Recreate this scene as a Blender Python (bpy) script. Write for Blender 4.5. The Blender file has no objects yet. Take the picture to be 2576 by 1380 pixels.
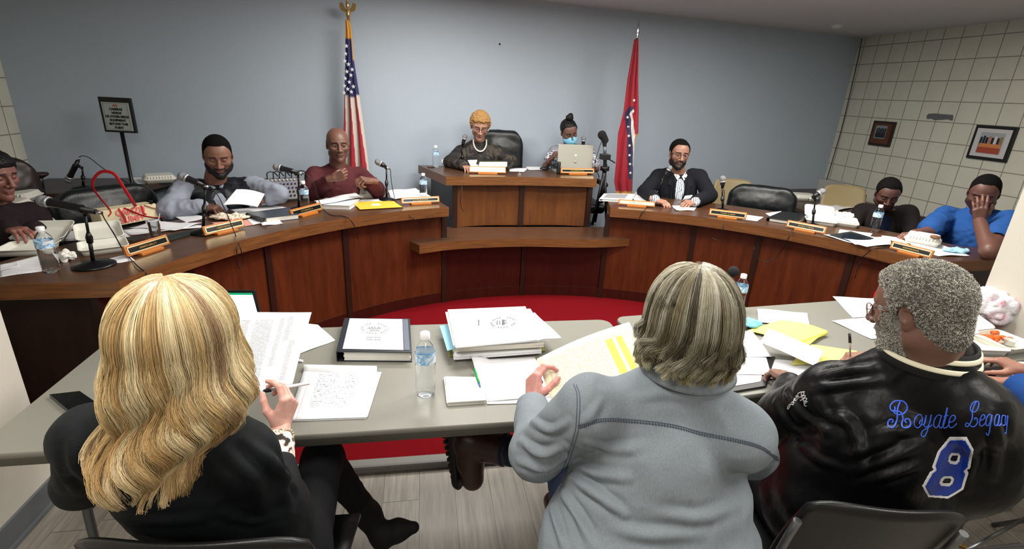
import bpy, bmesh, math, random
import numpy as np
from mathutils import Vector, Matrix
random.seed(7); RNG = np.random.default_rng(7)
SC = bpy.context.scene
COL = SC.collection

# ---------------- camera ----------------
IW, IH, FPX = 2576, 1380, 1270.0
PITCH, ROLL, AZ = math.radians(19.8), math.radians(2.9), math.radians(10.5)
CAMP = np.array([0.0, 0.0, 1.78])
_F = np.array([0, math.cos(PITCH), -math.sin(PITCH)]); _U = np.array([0, math.sin(PITCH), math.cos(PITCH)]); _R = np.array([1.0, 0, 0])
_c, _s = math.cos(ROLL), math.sin(ROLL)
_R2, _U2 = _c*_R + _s*_U, -_s*_R + _c*_U
_ca, _sa = math.cos(AZ), math.sin(AZ)
_RZ = np.array([[_ca, _sa, 0], [-_sa, _ca, 0], [0, 0, 1]])
CR, CU, CF = _RZ@_R2, _RZ@_U2, _RZ@_F
cam_d = bpy.data.cameras.new('camera'); cam = bpy.data.objects.new('camera', cam_d); COL.objects.link(cam)
cam_d.sensor_width = 36; cam_d.lens = FPX/IW*36; cam_d.clip_start = .05; cam_d.clip_end = 60
_m = Matrix(((CR[0], CU[0], -CF[0], CAMP[0]), (CR[1], CU[1], -CF[1], CAMP[1]), (CR[2], CU[2], -CF[2], CAMP[2]), (0, 0, 0, 1)))
cam.matrix_world = _m
SC.camera = cam

def ray(x, y): return CF*FPX + CR*(x-IW/2) - CU*(y-IH/2)
def P(x, y, z):      # point of the plane at height z seen at photo pixel (x, y)
    d = ray(x, y); return CAMP + d*((z-CAMP[2])/d[2])
def PY(x, y, Y):     # point at room depth Y
    d = ray(x, y); return CAMP + d*((Y-CAMP[1])/d[1])
def PX(x, y, X):
    d = ray(x, y); return CAMP + d*((X-CAMP[0])/d[0])
def PPl(x, y, p0, n):
    d = ray(x, y); n = np.array(n, float); return CAMP + d*(((np.array(p0)-CAMP)@n)/(d@n))

# ---------------- world, exposure, lights ----------------
SC.view_settings.view_transform = 'Standard'; SC.view_settings.look = 'None'
SC.view_settings.gamma = 1; SC.view_settings.use_curve_mapping = False
SC.view_settings.exposure = 0.3
w = bpy.data.worlds.new('room_world'); SC.world = w; w.use_nodes = True
w.node_tree.nodes['Background'].inputs[0].default_value = (.55, .62, .7, 1)
w.node_tree.nodes['Background'].inputs[1].default_value = .16
CEIL = 2.62
LIGHTS = [  # x, y, size x, size y, watts
    (1.0, 2.55, 1.2, .6, 50), (2.75, 3.35, 1.2, .6, 52), (.3, 3.7, 1.2, .6, 42), (-.6, .9, .6, 1.2, 27), (1.9, .7, .6, 1.2, 26), (.5, -1.1, 1.2, .6, 22)]
for i, (lx, ly, sx, sy, pw) in enumerate(LIGHTS):
    ld = bpy.data.lights.new('ceiling_lamp', 'AREA'); ld.shape = 'RECTANGLE'; ld.size = sx-.06; ld.size_y = sy-.06
    ld.energy = pw; ld.color = (1, .96, .9)
    lo = bpy.data.objects.new('ceiling_lamp_light', ld); lo.location = (lx, ly, CEIL-.05); COL.objects.link(lo)
# ---------------- materials ----------------
def lin(c):
    c = np.array(c, float)/255.0
    return tuple(np.where(c <= .04045, c/12.92, ((c+.055)/1.055)**2.4))
class NB:
    def __init__(s, name):
        s.m = bpy.data.materials.new(name); s.m.use_nodes = True; s.t = s.m.node_tree; s.n = s.t.nodes
        s.b = s.n['Principled BSDF']; s.out = s.n['Material Output']
    def node(s, typ, **kw):
        n = s.n.new(typ)
        for k, v in kw.items():
            if k.startswith('i_'):
                key = k[2:]; key = int(key) if key.isdigit() else key.replace('_', ' ')
                if isinstance(v, bpy.types.NodeSocket): s.t.links.new(v, n.inputs[key])
                else: n.inputs[key].default_value = v
            else: setattr(n, k, v)
        return n
    def link(s, a, b): s.t.links.new(a, b)
    def set(s, **kw):
        for k, v in kw.items():
            key = k.replace('_', ' ')
            if isinstance(v, bpy.types.NodeSocket): s.t.links.new(v, s.b.inputs[key])
            else: s.b.inputs[key].default_value = v
        return s
    def mix(s, f, a, b, mode='MIX'):
        n = s.n.new('ShaderNodeMix'); n.data_type = 'RGBA'; n.blend_type = mode
        for sock, v in ((n.inputs[0], f), (n.inputs[6], a), (n.inputs[7], b)):
            if isinstance(v, bpy.types.NodeSocket): s.t.links.new(v, sock)
            else: sock.default_value = v if sock.type == 'VALUE' else (*v, 1)[:4] if len(v) == 3 else v
        return n.outputs[2]
    def math(s, op, a, b=0.0, c=None):
        n = s.n.new('ShaderNodeMath'); n.operation = op
        for i, v in enumerate((a, b) if c is None else (a, b, c)):
            if isinstance(v, bpy.types.NodeSocket): s.t.links.new(v, n.inputs[i])
            else: n.inputs[i].default_value = v
        return n.outputs[0]
    def ramp(s, f, stops):
        n = s.n.new('ShaderNodeValToRGB'); s.link(f, n.inputs[0]); e = n.color_ramp.elements
        while len(e) < len(stops): e.new(.5)
        for i, (p, c) in enumerate(stops): e[i].position = p; e[i].color = (*c, 1)
        return n.outputs[0]
    def coord(s, kind='Object', scale=(1, 1, 1), rot=(0, 0, 0), loc=(0, 0, 0)):
        tc = s.n.new('ShaderNodeTexCoord'); mp = s.n.new('ShaderNodeMapping')
        mp.inputs['Scale'].default_value = scale; mp.inputs['Rotation'].default_value = rot; mp.inputs['Location'].default_value = loc
        s.link(tc.outputs[kind], mp.inputs[0]); return mp.outputs[0]
    def noise(s, vec, scale, detail=3, rough=.5, out=0):
        n = s.n.new('ShaderNodeTexNoise'); s.link(vec, n.inputs['Vector']); n.inputs['Scale'].default_value = scale
        n.inputs['Detail'].default_value = detail; n.inputs['Roughness'].default_value = rough; return n.outputs[out]
    def bump(s, h, strength=.3, dist=.01):
        n = s.n.new('ShaderNodeBump'); s.link(h, n.inputs['Height']); n.inputs['Strength'].default_value = strength
        n.inputs['Distance'].default_value = dist; s.link(n.outputs[0], s.b.inputs['Normal']); return s
_M = {}
def M(name, rgb=(128,)*3, rough=.5, metal=0., spec=.5, var=0., vscale=8., bump=0., bscale=200., emit=None, es=1., sheen=0., coat=0., trans=0., ior=1.45, alpha=1., attr=None, stretch=(1, 1, 1)):
    if name in _M: return _M[name]
    b = NB(name); c = lin(rgb); col = None
    if attr:
        col = b.node('ShaderNodeAttribute', attribute_name=attr).outputs['Color']
    if var:
        nz = b.noise(b.coord(scale=stretch), vscale, 4, .6)
        f = b.math('MULTIPLY_ADD', nz, 2*var, 1-var)
        base = col if col is not None else b.mix(0.0, c, c)
        n = b.node('ShaderNodeVectorMath', operation='SCALE'); b.link(base, n.inputs[0]); b.link(f, n.inputs['Scale']); col = n.outputs[0]
    b.set(Base_Color=col if col is not None else (*c, 1), Roughness=rough, Metallic=metal)
    b.b.inputs['Specular IOR Level'].default_value = spec; b.b.inputs['IOR'].default_value = ior
    b.b.inputs['Sheen Weight'].default_value = sheen; b.b.inputs['Coat Weight'].default_value = coat
    b.b.inputs['Transmission Weight'].default_value = trans; b.b.inputs['Alpha'].default_value = alpha
    if emit: b.b.inputs['Emission Color'].default_value = (*lin(emit), 1); b.b.inputs['Emission Strength'].default_value = es
    if bump: b.bump(b.noise(b.coord(), bscale, 2), bump, .004)
    _M[name] = b.m; return b.m

# ---------------- objects ----------------
def unit(v): v = np.array(v, float); return v/max(1e-9, np.linalg.norm(v))
def link(name, me, mats=(), parent=None):
    o = bpy.data.objects.new(name, me); COL.objects.link(o)
    for m in (mats if isinstance(mats, (list, tuple)) else [mats]): me.materials.append(m)
    if parent is not None: o.parent = parent
    return o
def tag(o, label=None, cat=None, group=None, kind=None):
    if label: o['label'] = label
    if cat: o['category'] = cat
    if group: o['group'] = group
    if kind: o['kind'] = kind
    return o
def thing(name, label, cat, loc=(0, 0, 0), rz=0., group=None):
    o = bpy.data.objects.new(name, None); COL.objects.link(o); o.location = tuple(map(float, loc)); o.rotation_euler = (0, 0, rz)
    o.empty_display_size = .05
    return tag(o, label, cat, group)
def mesh_from(V, F, name='m', smooth=True, fm=None, cols=None, uvs=None):
    me = bpy.data.meshes.new(name); V = np.asarray(V, float)
    me.from_pydata(V.tolist() if len(V) else [], [], [list(map(int, f)) for f in F] if not isinstance(F, np.ndarray) else F.tolist())
    if smooth: me.polygons.foreach_set('use_smooth', np.ones(len(me.polygons), bool))
    if fm is not None: me.polygons.foreach_set('material_index', np.asarray(fm, np.int32))
    if cols is not None:
        a = me.color_attributes.new('Col', 'FLOAT_COLOR', 'POINT'); cc = np.ones((len(V), 4), np.float32); cc[:, :3] = cols
        a.data.foreach_set('color', cc.ravel())
    me.update(); return me
def copy_tree(o, parent=None):
    c = o.copy(); COL.objects.link(c)
    if parent is not None: c.parent = parent
    for ch in list(o.children): copy_tree(ch, c)
    return c
class MB:
    """collects shapes, built as one mesh object"""
    def __init__(s): s.V = []; s.F = []; s.fm = []; s.sm = []; s.uv = {}
    def add(s, V, F, m=0, smooth=True):
        o = len(s.V); s.V += [tuple(map(float, v)) for v in V]
        for f in F: s.F.append([o+int(i) for i in f]); s.fm.append(m); s.sm.append(smooth)
        return s
    def box(s, c, size, R=None, m=0):
        h = np.array(size)/2; V = np.array([(x, y, z) for x in (-1, 1) for y in (-1, 1) for z in (-1, 1)])*h
        if R is not None: V = V@np.array(R).T
        return s.add(V+np.array(c), [(0, 1, 3, 2), (4, 6, 7, 5), (0, 4, 5, 1), (2, 3, 7, 6), (0, 2, 6, 4), (1, 5, 7, 3)], m, False)
    def hull8(s, a, b, m=0):       # two quads (each 4 points) joined
        return s.add(list(a)+list(b), [(0, 1, 2, 3), (7, 6, 5, 4), (0, 4, 5, 1), (1, 5, 6, 2), (2, 6, 7, 3), (3, 7, 4, 0)], m, False)
    def prism(s, poly, z0, z1, m=0, mside=None):   # plan polygon extruded in z
        n = len(poly); V = [(p[0], p[1], z0) for p in poly]+[(p[0], p[1], z1) for p in poly]
        s.add(V, [tuple(range(n))[::-1], tuple(range(n, 2*n))], m, False)
        return s.add(V, [(i, (i+1) % n, n+(i+1) % n, n+i) for i in range(n)], m if mside is None else mside, False)
    def ext(s, poly, n, th, m=0):  # 3D polygon extruded along n
        k = len(poly); A = np.array(poly, float); B = A+unit(n)*th
        return s.add(list(A)+list(B), [tuple(range(k))[::-1], tuple(range(k, 2*k))]+[(i, (i+1) % k, k+(i+1) % k, k+i) for i in range(k)], m, False)
    def tube(s, pts, r, n=8, m=0, caps=True, flat=None):
        pts = np.array(pts, float); k = len(pts); r = np.broadcast_to(np.array(r, float), (k,))
        T = np.gradient(pts, axis=0); T /= np.maximum(1e-9, np.linalg.norm(T, axis=1))[:, None]
        up = np.array([0, 0, 1.]) if abs(T[0][2]) < .9 else np.array([1., 0, 0])
        N = unit(np.cross(T[0], up)); V = []
        for i in range(k):
            N = unit(N-T[i]*(N@T[i])); B = np.cross(T[i], N)
            for j in range(n):
                a = 2*math.pi*j/n; fx, fy = (1, 1) if flat is None else flat
                V.append(pts[i]+r[i]*(math.cos(a)*N*fx+math.sin(a)*B*fy))
        F = [(i*n+j, i*n+(j+1) % n, (i+1)*n+(j+1) % n, (i+1)*n+j) for i in range(k-1) for j in range(n)]
        s.add(V, F, m)
        if caps: s.add(V[:n], [tuple(range(n))[::-1]], m, False); s.add(V[-n:], [tuple(range(n))], m, False)
        return s
    def lathe(s, prof, c=(0, 0, 0), n=24, m=0, axis=None, caps=True):   # prof: (r, h)
        Q = np.eye(3)
        if axis is not None:
            a = unit(axis); u = unit(np.cross(a, (0, 1, 0) if abs(a[1]) < .9 else (1, 0, 0))); Q = np.stack([u, np.cross(a, u), a], 1)
        V = [np.array(c)+Q@np.array([r*math.cos(2*math.pi*j/n), r*math.sin(2*math.pi*j/n), h]) for r, h in prof for j in range(n)]
        k = len(prof); s.add(V, [(i*n+j, i*n+(j+1) % n, (i+1)*n+(j+1) % n, (i+1)*n+j) for i in range(k-1) for j in range(n)], m)
        if caps: s.add(V[:n], [tuple(range(n))[::-1]], m, False); s.add(V[-n:], [tuple(range(n))], m, False)
        return s
    def sphere(s, c, r, n=12, m=0):
        r = np.broadcast_to(np.array(r, float), (3,)); V = []; c = np.array(c)
        for i in range(n+1):
            t = math.pi*i/n
            for j in range(2*n):
                a = math.pi*j/n; V.append(c+r*np.array([math.sin(t)*math.cos(a), math.sin(t)*math.sin(a), math.cos(t)]))
        return s.add(V, [(i*2*n+j, (i+1)*2*n+j, (i+1)*2*n+(j+1) % (2*n), i*2*n+(j+1) % (2*n)) for i in range(n) for j in range(2*n)], m)
    def grid(s, fn, nu, nv, m=0, smooth=True):
        V = [fn(i/nu, j/nv) for j in range(nv+1) for i in range(nu+1)]
        return s.add(V, [(j*(nu+1)+i, j*(nu+1)+i+1, (j+1)*(nu+1)+i+1, (j+1)*(nu+1)+i) for j in range(nv) for i in range(nu)], m, smooth)
    def build(s, name, mats, parent=None, bevel=0, world=True, solid=0, seg=2):
        V = np.array(s.V, float)
        if parent is not None and world:   # points are given in world space: move them into the thing's frame
            V = to_local(V, parent)
        me = mesh_from(V, s.F, name, False, s.fm); me.polygons.foreach_set('use_smooth', np.array(s.sm, bool))
        bm = bmesh.new(); bm.from_mesh(me); bmesh.ops.remove_doubles(bm, verts=bm.verts, dist=1e-5)
        if not solid: bmesh.ops.recalc_face_normals(bm, faces=bm.faces)
        bm.to_mesh(me); bm.free()
        o = link(name, me, mats, parent)
        if solid:
            md = o.modifiers.new('solid', 'SOLIDIFY'); md.thickness = solid; md.offset = 0
        if bevel:
            md = o.modifiers.new('bevel', 'BEVEL'); md.width = bevel; md.segments = seg; md.limit_method = 'ANGLE'; md.angle_limit = .9
        return o
def frame_of(o):
    m = Matrix.Identity(4)
    while o is not None:
        m = Matrix.LocRotScale(o.location, o.rotation_euler, o.scale) @ m; o = o.parent
    return np.array(m)
def to_local(V, parent):
    Mi = np.linalg.inv(frame_of(parent)); V = np.asarray(V, float)
    return V@Mi[:3, :3].T+Mi[:3, 3] if len(V) else V

def bez(pts, n=24):      # Catmull-Rom through points
    p = np.array(pts, float); p = np.vstack([2*p[0]-p[1], p, 2*p[-1]-p[-2]]); out = []
    k = len(p)-3; per = max(2, n//k)
    for i in range(k):
        a, b, c, d = p[i:i+4]
        for t in np.linspace(0, 1, per, endpoint=(i == k-1)):
            out.append(.5*((2*b)+(c-a)*t+(2*a-5*b+4*c-d)*t*t+(-a+3*b-3*c+d)*t**3))
    return np.array(out)

# ---------------- signed-distance sculpting ----------------
def rcone(a, b, ra, rb):
    a = np.array(a, float); b = np.array(b, float); ba = b-a; L2 = ba@ba+1e-12
    lo = np.minimum(a-ra, b-rb); hi = np.maximum(a+ra, b+rb)
    def f(X, Y, Z):
        t = np.clip(((X-a[0])*ba[0]+(Y-a[1])*ba[1]+(Z-a[2])*ba[2])/L2, 0, 1)
        return np.sqrt((X-a[0]-t*ba[0])**2+(Y-a[1]-t*ba[1])**2+(Z-a[2]-t*ba[2])**2)-(ra+(rb-ra)*t)
    return f, lo, hi
def ell(c, r, R=None):
    c = np.array(c, float); r = np.array(r, float)*np.ones(3)
    if R is None: R = np.eye(3)
    R = np.array(R, float); ext = np.sqrt((R**2)@(r**2))
    def f(X, Y, Z):
        x, y, z = X-c[0], Y-c[1], Z-c[2]
        u = x*R[0, 0]+y*R[1, 0]+z*R[2, 0]; v = x*R[0, 1]+y*R[1, 1]+z*R[2, 1]; w_ = x*R[0, 2]+y*R[1, 2]+z*R[2, 2]
        k = np.sqrt((u/r[0])**2+(v/r[1])**2+(w_/r[2])**2); k2 = np.sqrt((u/r[0]**2)**2+(v/r[1]**2)**2+(w_/r[2]**2)**2)
        return k*(k-1)/np.maximum(k2, 1e-6)
    return f, c-ext, c+ext
def rbox(c, h, rd=.0, R=None):
    c = np.array(c, float); h = np.array(h, float)-rd
    if R is None: R = np.eye(3)
    R = np.array(R, float); ext = np.abs(R)@(h+rd)
    def f(X, Y, Z):
        x, y, z = X-c[0], Y-c[1], Z-c[2]
        q = [np.abs(x*R[0, i]+y*R[1, i]+z*R[2, i])-h[i] for i in range(3)]
        return np.sqrt(sum(np.maximum(k, 0)**2 for k in q))+np.minimum(np.maximum(np.maximum(q[0], q[1]), q[2]), 0)-rd
    return f, c-ext, c+ext
class Vol:
    def __init__(s, lo, hi, h):
        s.lo = np.array(lo, float); s.h = h; s.n = np.ceil((np.array(hi)-s.lo)/h).astype(int)+1
        s.ax = [(s.lo[i]+h*np.arange(s.n[i])).astype(np.float32) for i in range(3)]; s.d = np.full(s.n, .05, np.float32)
    def _s(s, lo, hi, pad):
        a = np.maximum(0, np.floor((lo-pad-s.lo)/s.h).astype(int)); b = np.minimum(s.n, np.ceil((hi+pad-s.lo)/s.h).astype(int)+1)
        return None if (b <= a).any() else tuple(slice(x, y) for x, y in zip(a, b))
    def op(s, prim, k=.01, mode='u'):
        f, lo, hi = prim; sl = s._s(lo, hi, k+.05 if mode == 'u' else k+2*s.h)
        if mode == 'i': sl = tuple(slice(0, n) for n in s.n)
        if sl is None: return s
        X = s.ax[0][sl[0]][:, None, None]; Y = s.ax[1][sl[1]][None, :, None]; Z = s.ax[2][sl[2]][None, None, :]
        v = f(X, Y, Z); d = s.d[sl]
        if mode == 'u': h = np.clip(.5+.5*(d-v)/k, 0, 1); s.d[sl] = d*(1-h)+v*h-k*h*(1-h)
        elif mode == 's': v = -v; h = np.clip(.5-.5*(d-v)/k, 0, 1); s.d[sl] = d*(1-h)+v*h+k*h*(1-h)
        else: h = np.clip(.5-.5*(d-v)/k, 0, 1); s.d[sl] = d*(1-h)+v*h+k*h*(1-h)
        return s
    def u(s, *prims, k=.01):
        for p in prims: s.op(p, k, 'u')
        return s
    def sub(s, *prims, k=.005):
        for p in prims: s.op(p, k, 's')
        return s
    def net(s):
        d = s.d.copy(); d[0] = d[-1] = 1; d[:, 0] = d[:, -1] = 1; d[:, :, 0] = d[:, :, -1] = 1
        ins = d < 0; nx, ny, nz = d.shape
        cs = np.zeros((nx-1, ny-1, nz-1), np.int8)
        for a in (0, 1):
            for b in (0, 1):
                for c in (0, 1): cs += ins[a:nx-1+a, b:ny-1+b, c:nz-1+c]
        act = (cs > 0) & (cs < 8); I = np.argwhere(act); idx = -np.ones(act.shape, np.int64); idx[act] = np.arange(len(I))
        cor = [(a, b, c) for a in (0, 1) for b in (0, 1) for c in (0, 1)]
        val = np.stack([d[I[:, 0]+a, I[:, 1]+b, I[:, 2]+c] for a, b, c in cor], 1)
        acc = np.zeros((len(I), 3)); cnt = np.zeros(len(I)); ca = np.array(cor, float)
        for i in range(8):
            for j in range(i+1, 8):
                if abs(ca[i]-ca[j]).sum() != 1: continue
                x = (val[:, i] < 0) != (val[:, j] < 0); den = val[:, i]-val[:, j]; t = np.where(x, val[:, i]/np.where(x, den, 1), 0)
                acc += x[:, None]*(ca[i]+t[:, None]*(ca[j]-ca[i])); cnt += x
        V = s.lo+s.h*(I+acc/np.maximum(cnt, 1)[:, None]); F = []
        for ax in range(3):
            a = [slice(None)]*3; b = [slice(None)]*3; a[ax] = slice(0, -1); b[ax] = slice(1, None)
            A = ins[tuple(a)]; B = ins[tuple(b)]; E = np.argwhere(A != B); o1, o2 = [(1, 2), (2, 0), (0, 1)][ax]
            E = E[(E[:, o1] > 0) & (E[:, o2] > 0)]
            def g(p, q):
                e = E.copy(); e[:, o1] -= p; e[:, o2] -= q; return idx[e[:, 0], e[:, 1], e[:, 2]]
            Q = np.stack([g(1, 1), g(0, 1), g(0, 0), g(1, 0)], 1); flip = ~A[E[:, 0], E[:, 1], E[:, 2]]; Q[flip] = Q[flip][:, ::-1]
            F.append(Q)
        F = np.concatenate(F); F = F[(F >= 0).all(1)]
        return V, F
def relax(V, F, it=2, lam=.5):
    E = np.concatenate([F[:, [0, 1]], F[:, [1, 2]], F[:, [2, 3]], F[:, [3, 0]]]); n = len(V)
    deg = np.maximum(1, np.bincount(E[:, 0], minlength=n)+np.bincount(E[:, 1], minlength=n))
    for _ in range(it):
        A = np.stack([np.bincount(E[:, 0], V[E[:, 1], k], n)+np.bincount(E[:, 1], V[E[:, 0], k], n) for k in range(3)], 1)/deg[:, None]
        V = V+lam*(A-V)
    return V
def vnormals(V, F):
    n = np.cross(V[F[:, 2]]-V[F[:, 0]], V[F[:, 3]]-V[F[:, 1]]); N = np.stack([sum(np.bincount(F[:, j], n[:, k], len(V)) for j in range(4)) for k in range(3)], 1)
    return N/np.maximum(1e-12, np.linalg.norm(N, axis=1))[:, None]
_LAT = RNG.random((32, 32, 32)).astype(np.float32)
def vnoise(Pn, scale):      # smooth value noise in 0..1
    q = np.asarray(Pn)*scale+100.; i = np.floor(q).astype(int); f = q-i; f = f*f*(3-2*f); r = 0
    for a in (0, 1):
        for b in (0, 1):
            for c in (0, 1):
                wgt = (f[:, 0] if a else 1-f[:, 0])*(f[:, 1] if b else 1-f[:, 1])*(f[:, 2] if c else 1-f[:, 2])
                r = r+wgt*_LAT[(i[:, 0]+a) % 32, (i[:, 1]+b) % 32, (i[:, 2]+c) % 32]
    return r
def wrinkle(V, F, amp=.003, scale=14, seed=0., ridged=True, aniso=(1, 1, 1)):
    N = vnormals(V, F); q = V*np.array(aniso)+seed; q = q+.05*np.stack([vnoise(q+9, 7), vnoise(q+5, 7), vnoise(q+3, 7)], 1)
    n = vnoise(q, scale)*.65+vnoise(q+3, scale*2.1)*.35
    if ridged: n = 1-np.abs(2*n-1)*2
    else: n = 2*n-1
    return V+N*(amp*n)[:, None]
def join(parts):     # [(V, F, cols)]
    Vs, Fs, Cs, o = [], [], [], 0
    for V, F, C in parts:
        Vs.append(V); Fs.append(F+o); Cs.append(C if C is not None and np.ndim(C) == 2 else np.tile(np.array(C if C is not None else (1, 1, 1), float), (len(V), 1))); o += len(V)
    return np.concatenate(Vs), np.concatenate(Fs), np.concatenate(Cs)
def sdf_obj(name, V, F, mat, parent=None, cols=None):
    if parent is not None: V = to_local(V, parent)
    return link(name, mesh_from(V, F, name, True, None, cols), mat, parent)
def basis(fwd, up=(0, 0, 1)):      # columns: right, forward, up
    f = unit(fwd); r = unit(np.cross(f, up)); return np.stack([r, f, np.cross(r, f)], 1)

# ---------------- lettering ----------------
def text_mesh(body, size=.05, extrude=.0004, align='CENTER', shear=0., bold=0., spacing=1.):
    cu = bpy.data.curves.new('lettering', 'FONT'); cu.body = body; cu.size = size; cu.extrude = extrude; cu.align_x = align; cu.align_y = 'CENTER'
    cu.shear = shear; cu.offset = bold; cu.space_character = spacing; cu.resolution_u = 3
    o = bpy.data.objects.new('t', cu); COL.objects.link(o); dg = bpy.context.evaluated_depsgraph_get(); dg.update()
    me = bpy.data.meshes.new_from_object(o.evaluated_get(dg)); bpy.data.objects.remove(o); return me
def text(name, body, size, origin, right, up, mat, parent, off=.0008, **kw):
    me = text_mesh(body, size, **kw); r = unit(right); u = unit(np.array(up)-r*(np.array(up)@r)); n = np.cross(r, u)
    V = np.array([v.co[:] for v in me.vertices]); W = np.array(origin)+V[:, :1]*r+V[:, 1:2]*u+(V[:, 2:3]+off)*n
    W = to_local(W, parent)
    for v, q in zip(me.vertices, W): v.co = q
    me.materials.clear(); return link(name, me, mat, parent)
# ---------------- room ----------------
def m_wall():
    b = NB('painted_drywall'); v = b.coord(); n1 = b.noise(v, 1.2, 3); c = b.mix(n1, lin((158, 171, 184)), lin((166, 178, 190)))
    b.set(Base_Color=c, Roughness=.62); b.bump(b.noise(v, 90, 3), .25, .003); return b.m
def m_ceiling():
    b = NB('painted_ceiling'); v = b.coord(); b.set(Base_Color=(*lin((196, 194, 196)), 1), Roughness=.8); b.bump(b.noise(v, 70, 3), .3, .003); return b.m
def m_block(axis):
    b = NB('scored_block_paint'); tc = b.node('ShaderNodeTexCoord').outputs['Object']; sp = b.node('ShaderNodeSeparateXYZ', i_0=tc)
    def groove(s, per, off=0.):
        f = b.math('FRACT', b.math('DIVIDE', b.math('ADD', s, 20+off), per)); d = b.math('MINIMUM', f, b.math('SUBTRACT', 1.0, f))
        return b.math('LESS_THAN', d, .022)
    g = b.math('MAXIMUM', groove(sp.outputs[axis], .203), groove(sp.outputs[2], .203, .02))
    gs = b.math('MULTIPLY', g, 1.0); n = b.noise(tc, 6, 3)
    base = b.mix(n, lin((188, 188, 174)), lin((202, 202, 188)))
    b.set(Base_Color=b.mix(gs, base, lin((132, 130, 118))), Roughness=.55)
    h = b.math('SUBTRACT', b.math('MULTIPLY', b.noise(tc, 60, 4), .35), gs); b.bump(h, .6, .006); return b.m
def m_floor():
    b = NB('grey_plank_vinyl'); tc = b.node('ShaderNodeTexCoord').outputs['Object']; sp = b.node('ShaderNodeSeparateXYZ', i_0=tc)
    ix = b.math('FLOOR', b.math('DIVIDE', b.math('ADD', sp.outputs[0], 20), .165)); fx = b.math('FRACT', b.math('DIVIDE', b.math('ADD', sp.outputs[0], 20), .165))
    wn = b.node('ShaderNodeTexWhiteNoise', noise_dimensions='1D', i_W=ix)
    y2 = b.math('DIVIDE', b.math('ADD', sp.outputs[1], b.math('MULTIPLY', wn.outputs[0], 5.0)), 1.22); fy = b.math('FRACT', y2)
    id2 = b.math('ADD', ix, b.math('MULTIPLY', b.math('FLOOR', y2), 17.3)); wn2 = b.node('ShaderNodeTexWhiteNoise', noise_dimensions='1D', i_W=id2)
    cx = b.node('ShaderNodeCombineXYZ', i_0=b.math('MULTIPLY', sp.outputs[0], 34.), i_1=b.math('MULTIPLY', sp.outputs[1], 2.2), i_2=b.math('MULTIPLY', wn2.outputs[0], 40.))
    g = b.noise(cx.outputs[0], 1.6, 6, .65)
    base = b.ramp(g, [(.25, lin((112, 105, 96))), (.5, lin((148, 142, 132))), (.75, lin((174, 168, 158)))])
    tone = b.mix(b.math('MULTIPLY', wn2.outputs[0], .35), base, lin((118, 112, 104)))
    seam = b.math('MAXIMUM', b.math('LESS_THAN', fx, .018), b.math('LESS_THAN', fy, .003))
    b.set(Base_Color=b.mix(b.math('MULTIPLY', seam, .8), tone, lin((72, 66, 60))), Roughness=.42); b.bump(b.math('SUBTRACT', b.math('MULTIPLY', g, .3), seam), .25, .003); return b.m
def m_carpet():
    b = NB('red_carpet'); v = b.coord(); n = b.noise(v, 420, 2, .7); n2 = b.noise(v, 9, 3)
    c = b.mix(n, lin((84, 4, 12)), lin((132, 10, 22))); c = b.mix(b.math('MULTIPLY', n2, .3), c, lin((122, 8, 16)))
    b.set(Base_Color=c, Roughness=.95); b.b.inputs['Specular IOR Level'].default_value = .1; b.bump(n, .8, .006); return b.m
def m_wood(name, dark, light, sc=(14, 14, 1.4), rough=.35, scale=2.2, spec=.5, coat=0.):
    b = NB(name); v = b.coord(scale=sc); n = b.noise(v, scale, 6, .62); n2 = b.noise(v, scale*5, 3, .6)
    f = b.math('ADD', b.math('MULTIPLY', n, .75), b.math('MULTIPLY', n2, .25))
    b.set(Base_Color=b.ramp(f, [(.3, lin(dark)), (.7, lin(light))]), Roughness=rough); b.b.inputs['Specular IOR Level'].default_value = spec
    b.b.inputs['Coat Weight'].default_value = coat; b.b.inputs['Coat Roughness'].default_value = .25; b.bump(f, .06, .002); return b.m
MAT_TOP = m_wood('walnut_laminate_top', (58, 36, 24), (86, 57, 37), (3, 26, 26), .3)
MAT_EDGE = m_wood('walnut_laminate_edge', (78, 46, 23), (124, 80, 42), (2.4, 2.4, 40), .38)
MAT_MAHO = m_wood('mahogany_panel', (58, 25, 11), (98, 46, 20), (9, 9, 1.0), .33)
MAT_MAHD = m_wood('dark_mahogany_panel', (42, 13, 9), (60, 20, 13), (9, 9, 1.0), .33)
MAT_STILE = m_wood('dark_stile', (30, 17, 12), (46, 26, 18), (14, 14, 1.5), .35)
MAT_HIGH = m_wood('walnut_panel', (78, 43, 18), (108, 64, 30), (9, 9, 1.0), .35)
MAT_WALL, MAT_CEIL, MAT_BX, MAT_BY, MAT_FLOOR, MAT_CARPET = m_wall(), m_ceiling(), m_block(0), m_block(1), m_floor(), m_carpet()
MAT_NEARW = M('cream_wall_paint', (198, 195, 183), .6, var=.03, vscale=3, bump=.15, bscale=120)
MAT_BASE = M('grey_vinyl_cove', (92, 96, 100), .4)
MAT_TRIM = M('grey_rubber_nosing', (112, 111, 106), .5, var=.06)

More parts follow.
